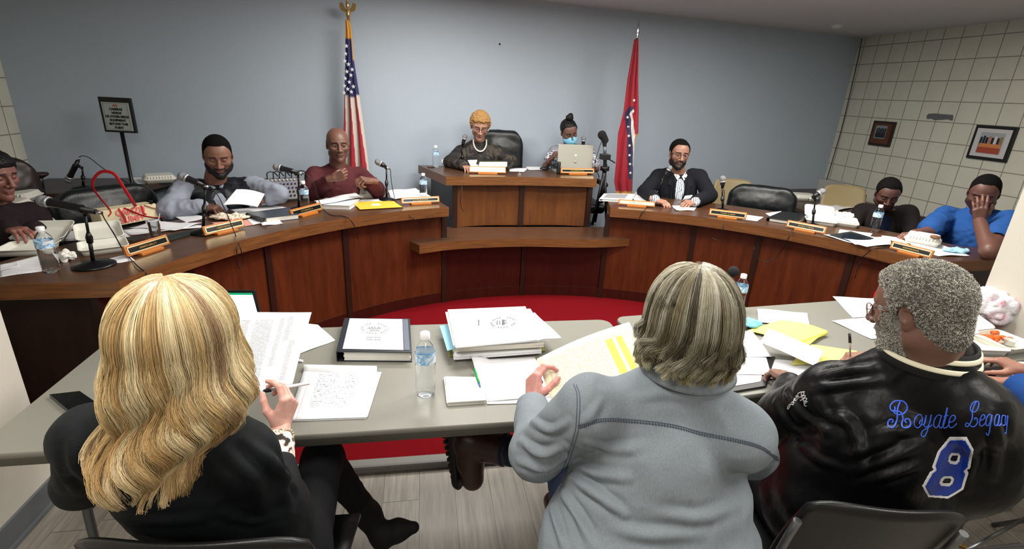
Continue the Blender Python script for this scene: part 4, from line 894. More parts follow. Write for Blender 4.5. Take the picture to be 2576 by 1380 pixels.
# --- blonde woman ---
def blonde():
    hc = PY(440, 838, 1.03); f = unit((.12, 1, -.12)); Q = basis(f); bf = unit((.15, 1, 0)); rt = unit(np.cross(bf, (0, 0, 1)))
    nk = PY(440, 985, 1.02); sl = PY(222, 1092, 1.04); sr = PY(612, 1138, 1.0); ch = (sl+sr)/2-np.array((0, 0, .12))+bf*.02; hip = np.array((-.44, 1.13, .54))
    el = np.array((-.84, 1.16, .82)); wl = np.array((-.66, 1.36, .80)); er = PY(690, 1262, 1.08); wr = PY(706, 1076, 1.27)
    j = joints(hip=hip, chest=ch, neck=nk, sl=sl, sr=sr, el=el, er=er, wl=wl, wr=wr, girth=.135, skin=(214, 160, 140), armr=(.05, .042, .028))
    hd = head_mesh(Q, hc, .97, (216, 166, 146), .004, dict(lips=(190, 90, 90)), nk-np.array((0, 0, .02)), .048)
    fd = unit(PY(738, 958, 1.33)-wr)
    H1, tips = hand_mesh(wr, fd, (-.75, .35, -.1), 'R', (.55, .75, .85, .95), (.75, .45), (200, 142, 124), .92, h=.0018, inner=(204, 134, 118))
    H2, _ = hand_mesh(wl, (.1, 1, -.2), (0, 0, -1), 'L', (.3, .3, .4, .5), (.3, .3), (220, 160, 140), .92, h=.003)
    V, F = sculpt(arm_prims(er, er+(wr-er)*.4, wr, (.03, .034, .0265)), .006, .02)
    hd.append((V, F, np.tile(np.array(lin((198, 140, 122))), (len(V), 1))))
    root = make_person('woman with long wavy blonde hair and black jacket holding a printed page', j, hd, [H1, H2])
    pr, R, hw = torso_prims(j, .006)
    jm = M('black_cardigan', (15, 20, 23), .7, spec=.25, bump=.4, bscale=600, var=.12, vscale=30)
    cuff_c = er+(wr-er)*.42
    jk = garment('jacket', pr+arm_prims(sl, el, wl, (.064, .056, .04))+arm_prims(sr, er, cuff_c, (.062, .060, .048)), jm, root, .0065, .03, amp=.004, scale=11, seed=21., fold=[([(620, 1110), (700, 1180), (730, 1290)], .010, .012), ([(560, 1130), (640, 1200), (660, 1290)], .008, .012), ([(690, 1170), (745, 1230)], .008, .009), ([(560, 1290), (640, 1310), (700, 1290)], .007, .010), ([(180, 1090), (190, 1160), (230, 1220)], .008, .012), ([(250, 1290), (380, 1310), (520, 1300)], .006, .012), ([(150, 1180), (200, 1240)], .007, .01)])
    def spots(V):
        c = np.tile(np.array(lin((232, 218, 210))), (len(V), 1)); n = vnoise(V*np.array((1, 1, 1.6)), 62); c[n > .68] = lin((26, 20, 20)); c[(n > .6) & (n <= .66)] = lin((196, 160, 138)); return c
    garment('blouse_sleeve', [rcone(er+(wr-er)*.25, er+(wr-er)*.78, .044, .037)], M('spotted_blouse', (220,)*3, .7, attr='Col'), root, .0032, .01, amp=.003, scale=30, cols=spots)
    mb = MB(); c0 = er+(wr-er)*.83; ax = unit(wr-er)
    for k in range(26):
        a = 2*math.pi*k/26; u1 = unit(np.cross(ax, (0, 0, 1))); u2 = np.cross(ax, u1)
        for q in range(2): mb.sphere(c0+ax*(.006*math.sin(3*a)+q*.008)+(u1*math.cos(a+q)+u2*math.sin(a+q))*.0335, .0042, 5)
    mb.build('bracelet', M('pale_gold_beads', (206, 186, 160), .3, metal=.7), root)
    # legs, crossed right over left
    kr = P(812, 1150, .56); an = P(925, 1292, .17); hr = hip+np.array((.08, 0, 0)); kl = np.array((-.52, 1.5, .50)); al = np.array((-.5, 1.62, .1))
    lm = cloth('black_trousers', (14, 15, 18), bump=.3)
    garment('trousers', [ell(hip, (.17, .15, .11)), rcone(hr, kr, .088, .066), rcone(kr, an, .062, .042), rcone(hip-np.array((.08, 0, 0)), kl, .088, .064), rcone(kl, al, .06, .045)], lm, root, .009, .03, amp=.002, scale=14)
    bm_ = M('black_suede', (12, 12, 13), .75, spec=.3)
    toe = P(1040, 1326, .10); hl = P(962, 1352, .07); V, F = sculpt([rcone(an-(an-kr)*.22, an+(an-kr)*.02, .05, .049), rcone(an, hl, .048, .042), rcone(hl+(0, 0, .01), (hl+toe)/2+(0, 0, .012), .044, .042), rcone((hl+toe)/2+(0, 0, .012), toe, .042, .024), rcone(hl-(0, 0, .02), hl-(0, 0, .055), .026, .02)], .005, .025)
    sdf_obj('boot', relax(V, F, 1), F, bm_, root)
    V, F = sculpt([rcone(al+(0, 0, .06), al-(0, 0, .03), .05, .045), rcone(al-(0, 0, .05), al+(0, .16, -.055), .042, .034)], .007, .02); sdf_obj('boot', V, F, bm_, root)
    # hair: locks that run over the skull, then fall down the back in waves
    rng = np.random.default_rng(5); K = 30; t = np.linspace(0, 1, K)
    def surf(a, t, rr, wa=0.):       # a azimuth (0 = back), t along strand, rr radial factor
        up = np.clip(t/.36, 0, 1)*math.pi/2; dn = np.clip((t-.36)/.64, 0, 1)
        z = np.where(t < .36,   .124*np.cos(up), -dn*.31)
        rx = np.where(t < .36, .105*np.sin(up)**.85, lerp_keys(dn, {0: .102, .2: .112, .45: .124, .7: .116, .88: .100, 1: .078}))
        ry = np.where(t < .36,   .118*np.sin(up)**.85, lerp_keys(dn, {0: .118, .25: .120, .5: .108, .75: .1, 1: .085}))
        cx = lerp_keys(dn, {0: 0., .35: .0, .7: -.03, 1: -.06}); cy = lerp_keys(dn, {0: .0, .4: -.02, .8: -.05, 1: -.06})
        side = np.clip(np.abs(a)-1.2, 0, 2); z = z*1.0
        return np.stack([hc[0]+cx+rr*rx*np.sin(a), hc[1]+cy-rr*ry*np.cos(a), hc[2]+z], -1)
    NL, NS = 120, 125; la = np.concatenate([np.linspace(-2.25, 2.25, 44)+rng.normal(0, .03, 44), rng.uniform(-2.25, 2.25, NL-44)]); paths = []; cols = []
    base = [np.array(lin(c)) for c in ((226, 198, 146), (243, 224, 180), (206, 172, 118), (190, 162, 122), (178, 148, 112))]
    for l in range(NL):
        a0 = la[l]; ph = rng.uniform(0, 6.28); fr = rng.uniform(2.3, 3.0); am = rng.uniform(.5, 1.25); cidx = rng.choice(5, p=[.40, .32, .18, .08, .02]); layer = rng.uniform(.9, 1.04); LEN = rng.uniform(.80, 1.0) if rng.random() < .6 else rng.uniform(.62, .85)
        if abs(a0) > 1.6: LEN *= .9
        out_ = l < 44; wsp = .050 if out_ else .13; am = 1.0 if out_ else .8; fr = 2.55+.2*math.sin(a0*3); layer = (1.0+.07*(l % 3)/2) if out_ else .94; ph = 1.9*a0+(l % 2)*.9+rng.normal(0, .25); LEN = [.98, .86, .93, .80][l % 4] if out_ else LEN
        for s in range(NS):
            da = rng.normal(0, wsp); dr = rng.normal(0, .025); tt = t*LEN*(1+rng.normal(0, .025)); tt = np.clip(tt, 0, 1.05)
            conv = 1-.55*np.clip((t-.45)/.55, 0, 1); w_ = np.clip((tt-.36)/.34, 0, 1)
            a = a0+da*conv+am*.19*w_*np.sin(fr*6.28*tt+ph+da*2)+rng.normal(0, .008)
            rr = layer+dr*conv+am*.20*w_*np.cos(fr*6.28*tt+ph+da*2)
            st = rng.uniform(0, .05); a_top = a0*1.0; p = surf(a, st+(1-st)*tt, rr)
            p += (np.cumsum(rng.normal(0, .00035, (K, 3)), 0)); paths.append(p)
            c = base[cidx]*(1-.25*rng.random()); root_dark = np.clip(1-t/.16, 0, 1)[:, None]*.45; tipw = np.clip((t-.5)/.5, 0, 1)[:, None]
            c = c[None]*(1-root_dark)+np.array(lin((128, 100, 82)))*root_dark; c = c*(1-.30*tipw)+np.array(lin((214, 168, 108)))*.30*tipw; c = c*(.80+.28*math.sin(a0*17+da*20)**2); cols.append(c)
    paths = np.array(paths); cols = np.array(cols); rad = .00062*(1-.45*t)
    strands('hair', paths, rad, cols, hair_mat('blonde_hair_strands'), root)
    core = MB(); core.grid(lambda u, v: surf(np.array(-2.3+4.6*u), np.array(.0+.88*v), .87).reshape(3), 40, 30)
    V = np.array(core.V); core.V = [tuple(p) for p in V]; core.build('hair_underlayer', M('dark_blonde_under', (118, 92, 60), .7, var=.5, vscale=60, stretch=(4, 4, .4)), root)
    # pen in hand
    return root, tips, wr, fd
BLONDE, BT, BWR, BFD = blonde()
# --- man in grey denim shirt ---
def greyman():
    hc = PY(1738, 800, .98); f = unit((.03, 1, -.10)); Q = basis(f); bf = unit((.10, 1, 0)); rt = unit(np.cross(bf, (0, 0, 1)))
    nk = PY(1725, 958, .985); sl = PY(1488, 1022, .99); sr = PY(1858, 1086, .90); ch = (sl+sr)/2-np.array((-.0, -.02, .16)); hip = np.array((.535, .93, .55))
    el = PY(1350, 1138, 1.10); wl = PY(1338, 1010, 1.31); er = np.array((.92, 1.06, .84)); wr = np.array((.74, 1.29, .86))
    j = joints(hip=hip, chest=ch, neck=nk, sl=sl, sr=sr, el=el, er=er, wl=wl, wr=wr, girth=.2, skin=(224, 160, 146), armr=(.06, .05, .033))
    hd = head_mesh(Q, hc, 1.0, (216, 150, 132), .004, {}, nk-np.array((0, 0, .02)), .06)
    fd = unit(PY(1350, 905, 1.40)-wl)
    H1, tips = hand_mesh(wl, fd, (.85, .4, -.05), 'L', ((.55, .8, .5), (.6, .85, .5), (.65, .9, .6), (.75, .95, .6)), (.6, .15), (198, 126, 112), .93, h=.0018, inner=(204, 116, 104))
    H2, _ = hand_mesh(wr, (-.2, 1, .2), (-.8, 0, -.3), 'R', (.6, .7, .8, .9), (.5, .4), (222, 152, 138), .95, h=.003)
    root = make_person('grey-haired man in grey denim shirt holding a cream page', j, hd, [H1, H2])
    dm = NB('grey_denim'); v = dm.coord(scale=(1, 1, 1)); n1 = dm.noise(dm.coord(scale=(330, 330, 22)), 1.0, 3, .6); n2 = dm.noise(v, 7, 4, .6); n3 = dm.noise(v, 900, 2)
    cc = dm.mix(n1, lin((102, 112, 121)), lin((150, 158, 164))); cc = dm.mix(dm.math('MULTIPLY', n2, .35), cc, lin((140, 146, 152))); cc = dm.mix(dm.math('MULTIPLY', n3, .25), cc, lin((70, 80, 92)))
    dm.set(Base_Color=cc, Roughness=.9); dm.b.inputs['Specular IOR Level'].default_value = .15; dm.bump(dm.math('ADD', n1, n3), .35, .0015); DEN = dm.m; _M['grey_denim'] = DEN
    pr, R, hw = torso_prims(j, .012); back = lambda x, y, z: ch+rt*x-bf*y+np.array((0, 0, z))
    fold = [([(1445, 1170), (1500, 1190), (1580, 1200)], .008, .010), ([(1425, 1190), (1500, 1240), (1570, 1290)], .010, .010), ([(1400, 1215), (1450, 1290), (1490, 1370)], .010, .010), ([(1385, 1260), (1400, 1320), (1420, 1375)], .008, .009), ([(1480, 1110), (1560, 1130), (1620, 1120)], .005, .010), ([(1340, 1060), (1390, 1080), (1430, 1060)], .007, .008), ([(1310, 1110), (1370, 1140), (1425, 1120)], .009, .010), ([(1305, 1160), (1370, 1175), (1420, 1150)], .008, .009), ([(1650, 1290), (1760, 1300), (1850, 1270)], .005, .012), ([(1600, 1000), (1680, 990), (1760, 1010)], .004, .010), ([(1540, 1330), (1640, 1345), (1760, 1340)], .005, .012), ([(1510, 1010), (1490, 1040), (1470, 1060)], .005, .008)]; fold = [(a_, b_*1.35, c_) for a_, b_, c_ in fold]
    sh = garment('shirt', pr+arm_prims(sl, el, wl+(el-wl)*.22, (.078, .066, .05))+arm_prims(sr, er, wr+(er-wr)*.2, (.078, .066, .05))+[ell(hip+np.array((.025, -.02, .16)), (.285, .22, .17)), ell(ch+np.array((.02, -.01, -.08)), (.24, .19, .16))], DEN, root, .0055, .028, amp=.0055, scale=11, seed=31., aniso=(1, 1, .75), fold=fold)
    cuff0 = wl+(el-wl)*.30; ax = unit(wl-el); MB().lathe([(.047, -.03), (.0495, -.028), (.0475, .028), (.0455, .03), (.043, .028)], cuff0+ax*.022, 26, axis=ax, caps=False).build('shirt_cuff', DEN, root, solid=.003)
    bv = bvh_of(sh); SE = M('denim_seam', (88, 98, 110), .9, spec=.1)
    yoke = [(1454, 1069), (1517, 1052), (1596, 1055), (1686, 1066), (1765, 1086), (1850, 1103), (1912, 1120), (1957, 1150)]
    arm = [(1443, 965), (1452, 996), (1449, 1069), (1443, 1097), (1426, 1154), (1409, 1188)]
    sp = [(1443, 966), (1500, 955), (1570, 950), (1620, 955)]
    stitch(bv, [yoke, [(x, y+6) for x, y in yoke], arm, [(x+7, y+2) for x, y in arm]], .0011, 'seam', SE, root, .0006)
    tk = [[(x, y+2), (x+1, y+9)] for x, y in bez([(a, b, 0) for a, b in yoke], 90)[:, :2]]
    stitch(bv, tk, .0013, 'pucker_stitches', M('denim_dark_seam', (62, 70, 82), .9), root, .0004, n=4)
    cl = MB(); cc0 = nk+np.array((0, 0, .0))
    def col(u, v):
        a = -2.2+4.4*u; r0 = .092+.010*v+.004*math.exp(-((v-1)/.3)**2); tl = .062*(1-v)+.012*v; 
        return cc0+rt*math.sin(a)*r0*1.08-bf*(math.cos(a)*r0*.98-.005)+np.array((0, 0, tl+.012+.014*(1-math.cos(a))*.5*(1)))
    cl.grid(col, 40, 6); cl.build('shirt_collar', DEN, root, solid=.004)
    # crossed leg: right ankle resting on the left knee, boot pointing down
    kl = np.array((.50, 1.42, .50)); al = np.array((.56, 1.55, .1)); kr = np.array((.80, 1.36, .5)); an = P(1262, 1128, .44)
    dn = NB('blue_denim'); nn = dn.noise(dn.coord(scale=(1, 1, .6)), 260, 3); n4 = dn.noise(dn.coord(), 12, 3); dn.set(Base_Color=dn.mix(n4, lin((12, 24, 46)), lin((26, 48, 80))), Roughness=.85); dn.bump(nn, .4, .001)
    garment('jeans', [ell(hip, (.19, .17, .13)), rcone(hip-rt*.08, kl, .1, .072), rcone(kl, al, .068, .056), rcone(hip+rt*.08, kr, .1, .075), rcone(kr, an, .072, .058)], dn.m, root, .008, .03, amp=.003, scale=16, cuts=[rcone(an+unit(an-kr)*.03, an+unit(an-kr)*.12, .07, .07)])
    lax = unit(an-kr); MB().lathe([(.060, -.02), (.064, -.018), (.064, .02), (.058, .02)], an, 26, axis=lax, caps=False).build('jeans_cuff', dn.m, root, solid=.004)
    bl = NB('brown_boot_leather'); nb = bl.noise(bl.coord(), 14, 4); bl.set(Base_Color=bl.mix(nb, lin((34, 17, 12)), lin((66, 34, 24))), Roughness=.38); bl.bump(bl.noise(bl.coord(), 60, 3), .25, .003)
    heel = P(1168, 1102, .46); toe = P(1190, 1212, .27); dwn = unit(toe-heel); out = lax
    V, F = sculpt([rcone(an+lax*.0, heel-lax*.01+dwn*.01, .066, .056), rcone(heel, (heel+toe)/2, .054, .052), rcone((heel+toe)/2, toe+dwn*-.015, .05, .046), ell((heel+toe)/2-out*.02, (.04, .05, .1), np.stack([out, np.cross(dwn, out), dwn], 1))], .005, .025)
    sdf_obj('boot', relax(V, F, 1), F, bl.m, root)
    so = out*.060; sm = M('black_lug_sole', (15, 14, 14), .6); V, F = sculpt([rcone(heel+so*.8-dwn*.022, heel+so*.8+dwn*.03, .046, .044), rcone(heel+so*.8+dwn*.03, toe+so*.8-dwn*.01, .044, .05)], .005, .012, inter=rbox((heel+toe)/2+out*.052, (.016, .1, .24), .003, np.stack([out, unit(np.cross(dwn, out)), unit(np.cross(out, np.cross(dwn, out)))], 1)))
    so_ = sdf_obj('boot_sole', V, F, sm, root); lug = MB(); sd = unit(np.cross(dwn, out))
    for k in range(9): lug.box(heel+out*.068+dwn*(-.045+.026*k), (.014, .088, .014), np.stack([out, sd, dwn], 1))
    lug.build('sole_lugs', sm, root, bevel=.003)
    V, F = sculpt([rcone(al+(0, 0, .05), al-(0, 0, .03), .055, .05), rcone(al-(0, 0, .04), al+(0, .18, -.045), .05, .042)], .008, .02); sdf_obj('boot', V, F, bl.m, root)
    # hair
    rng = np.random.default_rng(9); K = 24; t = np.linspace(0, 1, K); NL, NS = 230, 62; paths = []; cols = []
    base = [np.array(lin(c)) for c in ((178, 172, 150), (206, 202, 184), (150, 140, 112), (112, 102, 80), (84, 76, 60))]
    def surf(a, t, rr):
        up = np.clip(t/.45, 0, 1)*math.pi/2; dn = np.clip((t-.45)/.55, 0, 1)
        z = np.where(t < .45, .128*np.cos(up), -dn*.125); rx = np.where(t < .45, .098*np.sin(up)**.8, lerp_keys(dn, {0: .098, .5: .104, .8: .103, 1: .10})); ry = np.where(t < .45, .118*np.sin(up)**.8, lerp_keys(dn, {0: .118, .5: .112, .8: .098, 1: .094}))
        return np.stack([hc[0]+rr*rx*np.sin(a), hc[1]-.005-rr*ry*np.cos(a), hc[2]+.004+z], -1)
    for l in range(NL):
        a0 = rng.uniform(-2.5, 2.5); ph = rng.uniform(0, 6.28); LEN = rng.uniform(.72, 1.02); tb = abs(a0)/2.5; cidx = rng.choice(5, p=[.3, .24, .24, .14, .08]); layer = rng.uniform(.93, 1.04); flip = rng.uniform(.02, .24)*rng.choice((1, 1, -.3)); sw = rng.uniform(-.5, .5); st0 = rng.uniform(0, .35) if rng.random() < .5 else 0
        for s in range(NS):
            cu = (.5+.5*math.sin(a0*7+ph))*(1 if l % 4 else .3); cw = np.clip((t-.66)/.34, 0, 1)*4.6; da = rng.normal(0, .06); tt = st0+(LEN-st0)*t*(1+rng.normal(0, .02)); w_ = np.clip((t-.6)/.4, 0, 1)
            a = a0+da*(1-.5*t)+sw*.35*w_**2+.05*np.sin(6*t+ph)*t; rr = layer+rng.normal(0, .015)+.025*np.sin(5*t+ph)*t+flip*w_**2.2*.6+.10*cu*(1-np.cos(cw))*.5-.05*(st0 > 0)*(1-t)**4
            a = a+.13*cu*np.sin(cw+ph*.3)
            p = surf(a, tt, rr); p[:, 2] += .018*max(0, flip)*w_**4*6*.3; p += np.cumsum(rng.normal(0, .0003, (K, 3)), 0); paths.append(p)
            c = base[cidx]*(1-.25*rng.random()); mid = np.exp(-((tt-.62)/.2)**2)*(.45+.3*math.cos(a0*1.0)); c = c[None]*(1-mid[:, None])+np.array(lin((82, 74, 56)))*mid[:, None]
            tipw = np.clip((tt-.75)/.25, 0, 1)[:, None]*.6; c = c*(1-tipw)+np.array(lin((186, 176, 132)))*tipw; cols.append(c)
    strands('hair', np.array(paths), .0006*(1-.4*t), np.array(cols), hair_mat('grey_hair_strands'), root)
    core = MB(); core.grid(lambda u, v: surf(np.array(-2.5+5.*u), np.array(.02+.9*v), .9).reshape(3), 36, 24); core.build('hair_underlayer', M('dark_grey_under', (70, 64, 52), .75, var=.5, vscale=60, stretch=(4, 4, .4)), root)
    return root, tips
GREY, GT = greyman()
# --- man in black satin jacket ---
def satinman():
    hc = PY(2306, 784, .985); f = unit((-.40, .95, -.33)); Q = basis(f); bf = unit((.18, .98, 0)); rt = unit(np.cross(bf, (0, 0, 1)))
    nk = PY(2336, 902, .97); sl = PY(2098, 985, 1.10); sr = PY(2450, 1032, .86); ch = (sl+sr)/2-np.array((0, 0, .15))+bf*.02; hip = np.array((1.27, 1.02, .54))
    el = PY(1972, 1050, 1.27); wl = PY(1990, 955, 1.46); er = PY(2405, 985, 1.12); wr = P(2188, 896, .80)
    j = joints(hip=hip, chest=ch, neck=nk, sl=sl, sr=sr, el=el, er=er, wl=wl, wr=wr, girth=.195, skin=(108, 68, 50), armr=(.06, .05, .036))
    grey = (150, 148, 140)
    hd = head_mesh(Q, hc, .95, (110, 70, 52), .0022, dict(beard=((132, 130, 122), .8, 'full'), brow=(120, 116, 110), lips=(120, 78, 78)), nk-np.array((0, 0, .02)), .07, fat=.004, nose=1.2, elderly=True)
    H1, _ = hand_mesh(wl, (.15, 1, -.25), (-.1, .2, -1), 'L', ((.5, .9, .6), (.6, 1., .6), (.65, 1., .6), (.7, 1., .6)), (.5, .3), (118, 72, 52), 1.05, h=.0022, inner=(140, 92, 72))
    H2, tips = hand_mesh(wr, (-1, .12, -.08), (.1, -.2, -1), 'R', (.55, .7, .8, .9), (.7, .6), (132, 82, 60), 1.0, h=.0022, inner=(165, 112, 90))
    root = make_person('grey-bearded man with glasses in black satin jacket, writing', j, hd, [H1, H2])
    glasses(root, Q, hc, .95, M('bronze_wire', (104, 62, 52), .3, metal=.8), .021, .017, z=.006, y=.106, th=.0011)
    # short curly hair
    GH = M('grey_curls', (120, 118, 110), .7, attr='Col'); UN = M('grey_under', (84, 82, 76), .8, var=.5, vscale=150)
    v = Vol((-.12, -.16, -.16), (.12, .14, .2), .0035); cap_hair(.014, .086, low=-.012, taper=.03, nape=True)(v); V, F = v.net(); V = relax(V, F, 1); V = wrinkle(V, F, .002, 70, 3., False); N = vnormals(V, F)
    Vw = xf(V, Q, hc, .95); Nw = N@Q.T; sdf_obj('hair', Vw, F, UN, root)
    rng = np.random.default_rng(3)
    def curls(Pw, Nw_, n, name, ln=.006, rr=.0019, dark=.35):
        i = rng.integers(0, len(Pw), n); p = Pw[i]+rng.normal(0, .0012, (n, 3)); nn = Nw_[i]+rng.normal(0, .45, (n, 3)); nn /= np.linalg.norm(nn, axis=1)[:, None]
        a = np.cross(nn, rng.normal(0, 1, (n, 3))); a /= np.linalg.norm(a, axis=1)[:, None]; b = np.cross(nn, a); K = 7; t = np.linspace(0, 1, K); ph = rng.uniform(0, 6.28, n)
        an_ = ph[:, None]+t[None]*5.5; pth = p[:, None]-Nw_[i][:, None]*.002+nn[:, None]*(t[None, :, None]*ln)+rr*(a[:, None]*np.cos(an_)[..., None]+b[:, None]*np.sin(an_)[..., None])
        g = rng.random(n); c = np.where((g < dark)[:, None], np.array(lin((86, 84, 80))), np.where((g > .8)[:, None], np.array(lin((214, 212, 200))), np.array(lin((168, 166, 156))))); c = c*(.95+.55*vnoise(p, 30))[:, None]
        return strands(name, pth, np.full(K, .00042), np.repeat(c[:, None], K, 1), GH, root)
    outer = (V[:, 1] < .09) & (np.linalg.norm(V-np.array((0, -.018, .042)), axis=1) > .06); sel = outer & ((N*(V-np.array((0, -.018, .03)))).sum(1) > 0)
    curls(Vw[sel], Nw[sel], 26000, 'hair_curls', .005, .0015)
    Vh, Fh, Ch = hd[0]; vl = (Vh-hc)@Q/.95; x, y, z = vl.T; ax_ = np.abs(x); Nh = vnormals(Vh, Fh)
    wj = np.clip((-.046-z+.9*np.maximum(0, ax_-.045))/.012, 0, 1)*(y > .012)*(z > -.135); side = np.clip((ax_-.052)/.01, 0, 1)*np.clip((.03-z)/.01, 0, 1)*(y > .022)*(y < .058)*(z > -.06); wm = np.exp(-((z+.046)/.007)**2)*(ax_ < .034)*(y > .07)
    hole = (x/.024)**2+((z+.0615)/.009)**2 < 1; m_ = (np.maximum(np.maximum(wj, side), wm) > .5) & ~hole; curls(Vh[m_], Nh[m_], 9000, 'beard', .006, .0014, .25)
    # jacket
    jm = NB('black_satin'); n = jm.noise(jm.coord(scale=(1, 1, .6)), 9, 4, .6); jm.set(Base_Color=(*lin((7, 8, 10)), 1), Roughness=.42); jm.b.inputs['Specular IOR Level'].default_value = .22; jm.bump(n, .35, .02); JM = jm.m
    pr, R, hw = torso_prims(j, .022)
    fold = [([(2060, 950), (2120, 935), (2200, 925)], .012, .011), ([(2040, 975), (2120, 965), (2210, 955)], .010, .012), ([(1975, 985), (2020, 1040), (2080, 1085)], .013, .011), ([(1950, 1010), (1990, 1070), (2050, 1100)], .012, .011), ([(2050, 990), (2080, 1040), (2140, 1060)], .010, .012), ([(2160, 1110), (2240, 1080), (2300, 1090)], .007, .010),
            ([(2120, 1150), (2200, 1120), (2300, 1060)], .009, .012), ([(2130, 1190), (2220, 1160), (2330, 1110)], .009, .012), ([(2160, 1215), (2250, 1190), (2310, 1170)], .008, .010), ([(2240, 960), (2270, 930), (2300, 905)], .006, .010), ([(2430, 1090), (2450, 1150), (2430, 1230)], .010, .012), ([(2490, 1040), (2510, 1110), (2500, 1200)], .010, .012), ([(2100, 1020), (2150, 1090), (2160, 1180)], .012, .014), ([(2020, 1120), (2070, 1160), (2130, 1180)], .010, .012)]
    wj_ = wl+(el-wl)*.16
    jk = garment('satin_jacket', pr+arm_prims(sl, el, wj_, (.088, .082, .048))+arm_prims(sr, er, wr+(er-wr)*.2, (.076, .068, .045))+[ell(hip+np.array((0.02, -.02, .12)), (.24, .20, .13)), ell(PY(2450, 1140, .90), (.10, .11, .2)), ell(PY(2430, 1080, .90), (.085, .09, .15)), rcone(ch-(0, 0, .1), PY(2450, 1180, .9), .14, .1)], JM, root, .006, .03, amp=.004, scale=9, seed=41., aniso=(1, 1, .7), fold=fold)
    jb = jk.data
    # striped knit collar
    CB = M('black_rib_knit', (16, 16, 17), .85); CWH = M('cream_rib_stripe', (226, 220, 196), .85)
    def ring(z0, z1, m_, r0=.105, nm='collar'):
        mb = MB(); mb.grid(lambda u, v: nk+rt*math.sin(-2.7+5.4*u)*(r0-.012*(z0+(z1-z0)*v)/.04)*1.05-bf*(math.cos(-2.7+5.4*u)*(r0-.012*(z0+(z1-z0)*v)/.04)*.95-.004)+np.array((0, 0, z0+(z1-z0)*v+.008*(1-math.cos(-2.7+5.4*u))*.5)), 44, 3); return mb.build(nm, m_, root, solid=.006)
    co = ring(-.012, .052, CB); 
    for a_, b_ in ((.006, .018), (.030, .042)): ring(a_, b_, CWH, .1085, 'collar_stripe')
    bv = bvh_of(jk); Z = lambda s_: [[(2210+x/7.36, 990+y/7.36) for x, y in st] for st in s_]
    R_ = [[(300, 240), (305, 290), (265, 325), (222, 285), (222, 215), (290, 145), (380, 128), (470, 145), (525, 220), (515, 300), (460, 365), (375, 385), (300, 360), (292, 335), (330, 322), (395, 335), (435, 385), (450, 470), (430, 560), (450, 625), (510, 632), (570, 600), (590, 540), (570, 480), (520, 462), (485, 490), (515, 545)],
          [(405, 140), (365, 235), (345, 340), (345, 420), (335, 510), (290, 610), (235, 632), (180, 590), (175, 510), (220, 468), (265, 490), (250, 545)]]
    oy = [[(800, 400), (750, 378), (690, 430), (655, 520), (670, 600), (720, 628), (775, 585), (805, 500), (800, 420)], [(750, 560), (760, 510), (790, 480)], [(770, 570), (830, 570), (860, 520), (885, 390)], [(885, 390), (850, 510), (835, 580), (870, 610), (920, 590), (960, 490), (980, 385)], [(980, 385), (945, 520), (905, 660), (860, 770), (815, 795), (785, 760), (805, 690), (880, 640), (1000, 570)],
          [(1160, 400), (1110, 390), (1050, 450), (1020, 550), (1045, 620), (1100, 600), (1140, 510), (1170, 395)], [(1160, 430), (1125, 560), (1150, 630), (1210, 570), (1250, 420), (1275, 255)], [(1275, 255), (1230, 430), (1195, 570), (1225, 630), (1290, 590), (1320, 500)], [(1290, 400), (1245, 405), (1215, 420)],
          [(1320, 530), (1390, 500), (1425, 440), (1405, 400), (1360, 405), (1320, 470), (1305, 560), (1335, 625), (1400, 600), (1450, 545)]]
    Lg = [[(1805, 145), (1760, 230), (1735, 330), (1735, 420), (1715, 500), (1680, 570), (1640, 605), (1612, 590), (1620, 545), (1660, 540), (1710, 595), (1760, 605), (1805, 570), (1830, 510), (1815, 450), (1780, 450), (1775, 480)], [(1750, 340), (1800, 320), (1845, 240), (1850, 165), (1820, 140), (1760, 155), (1710, 220), (1700, 290), (1735, 345)],
          [(1875, 490), (1940, 470), (1970, 420), (1945, 385), (1905, 410), (1875, 490), (1870, 560), (1900, 595), (1960, 560), (2000, 500)], [(2080, 390), (2040, 385), (2000, 450), (1990, 550), (2020, 590), (2060, 540), (2095, 390)], [(2095, 390), (2075, 550), (2055, 700), (2025, 765), (1995, 720)], [(2220, 390), (2180, 385), (2150, 450), (2145, 560), (2175, 590), (2210, 530), (2230, 390)], [(2225, 420), (2205, 560), (2230, 590), (2260, 550)],
          [(2330, 400), (2290, 400), (2265, 470), (2265, 560), (2300, 585), (2330, 560)], [(2345, 400), (2335, 520), (2360, 570), (2385, 400)], [(2385, 400), (2370, 560), (2350, 700), (2330, 740)]]
    BT_ = M('royal_blue_thread', (44, 96, 224), .5, sheen=.3)
    stitch(bv, Z(R_), .00175, 'embroidered_script', BT_, root, .0012); stitch(bv, Z(oy+Lg), .00115, 'embroidered_script', BT_, root, .0010)
    C8 = lambda s_: [(2276+x/4.183, 1050+y/4.183) for x, y in s_]
    out8 = C8([(470, 202), (652, 202), (722, 330), (692, 528), (655, 548), (672, 580), (615, 752), (450, 848), (240, 830), (180, 716), (262, 568), (300, 548), (285, 516), (345, 350)])
    in8 = C8([(482, 232), (640, 234), (696, 338), (668, 515), (622, 556), (640, 590), (590, 735), (442, 818), (256, 805), (212, 716), (288, 580), (330, 545), (316, 500), (368, 356)])
    h1o, h1i = C8([(475, 362), (560, 362), (586, 395), (575, 452), (540, 486), (465, 484), (440, 450), (450, 395)]), C8([(492, 394), (556, 394), (548, 440), (530, 456), (478, 452), (470, 430)])
    h2o, h2i = C8([(400, 606), (490, 608), (512, 640), (495, 690), (458, 720), (370, 710), (348, 680), (365, 632)]), C8([(412, 636), (470, 634), (488, 650), (470, 684), (400, 688), (388, 670)])
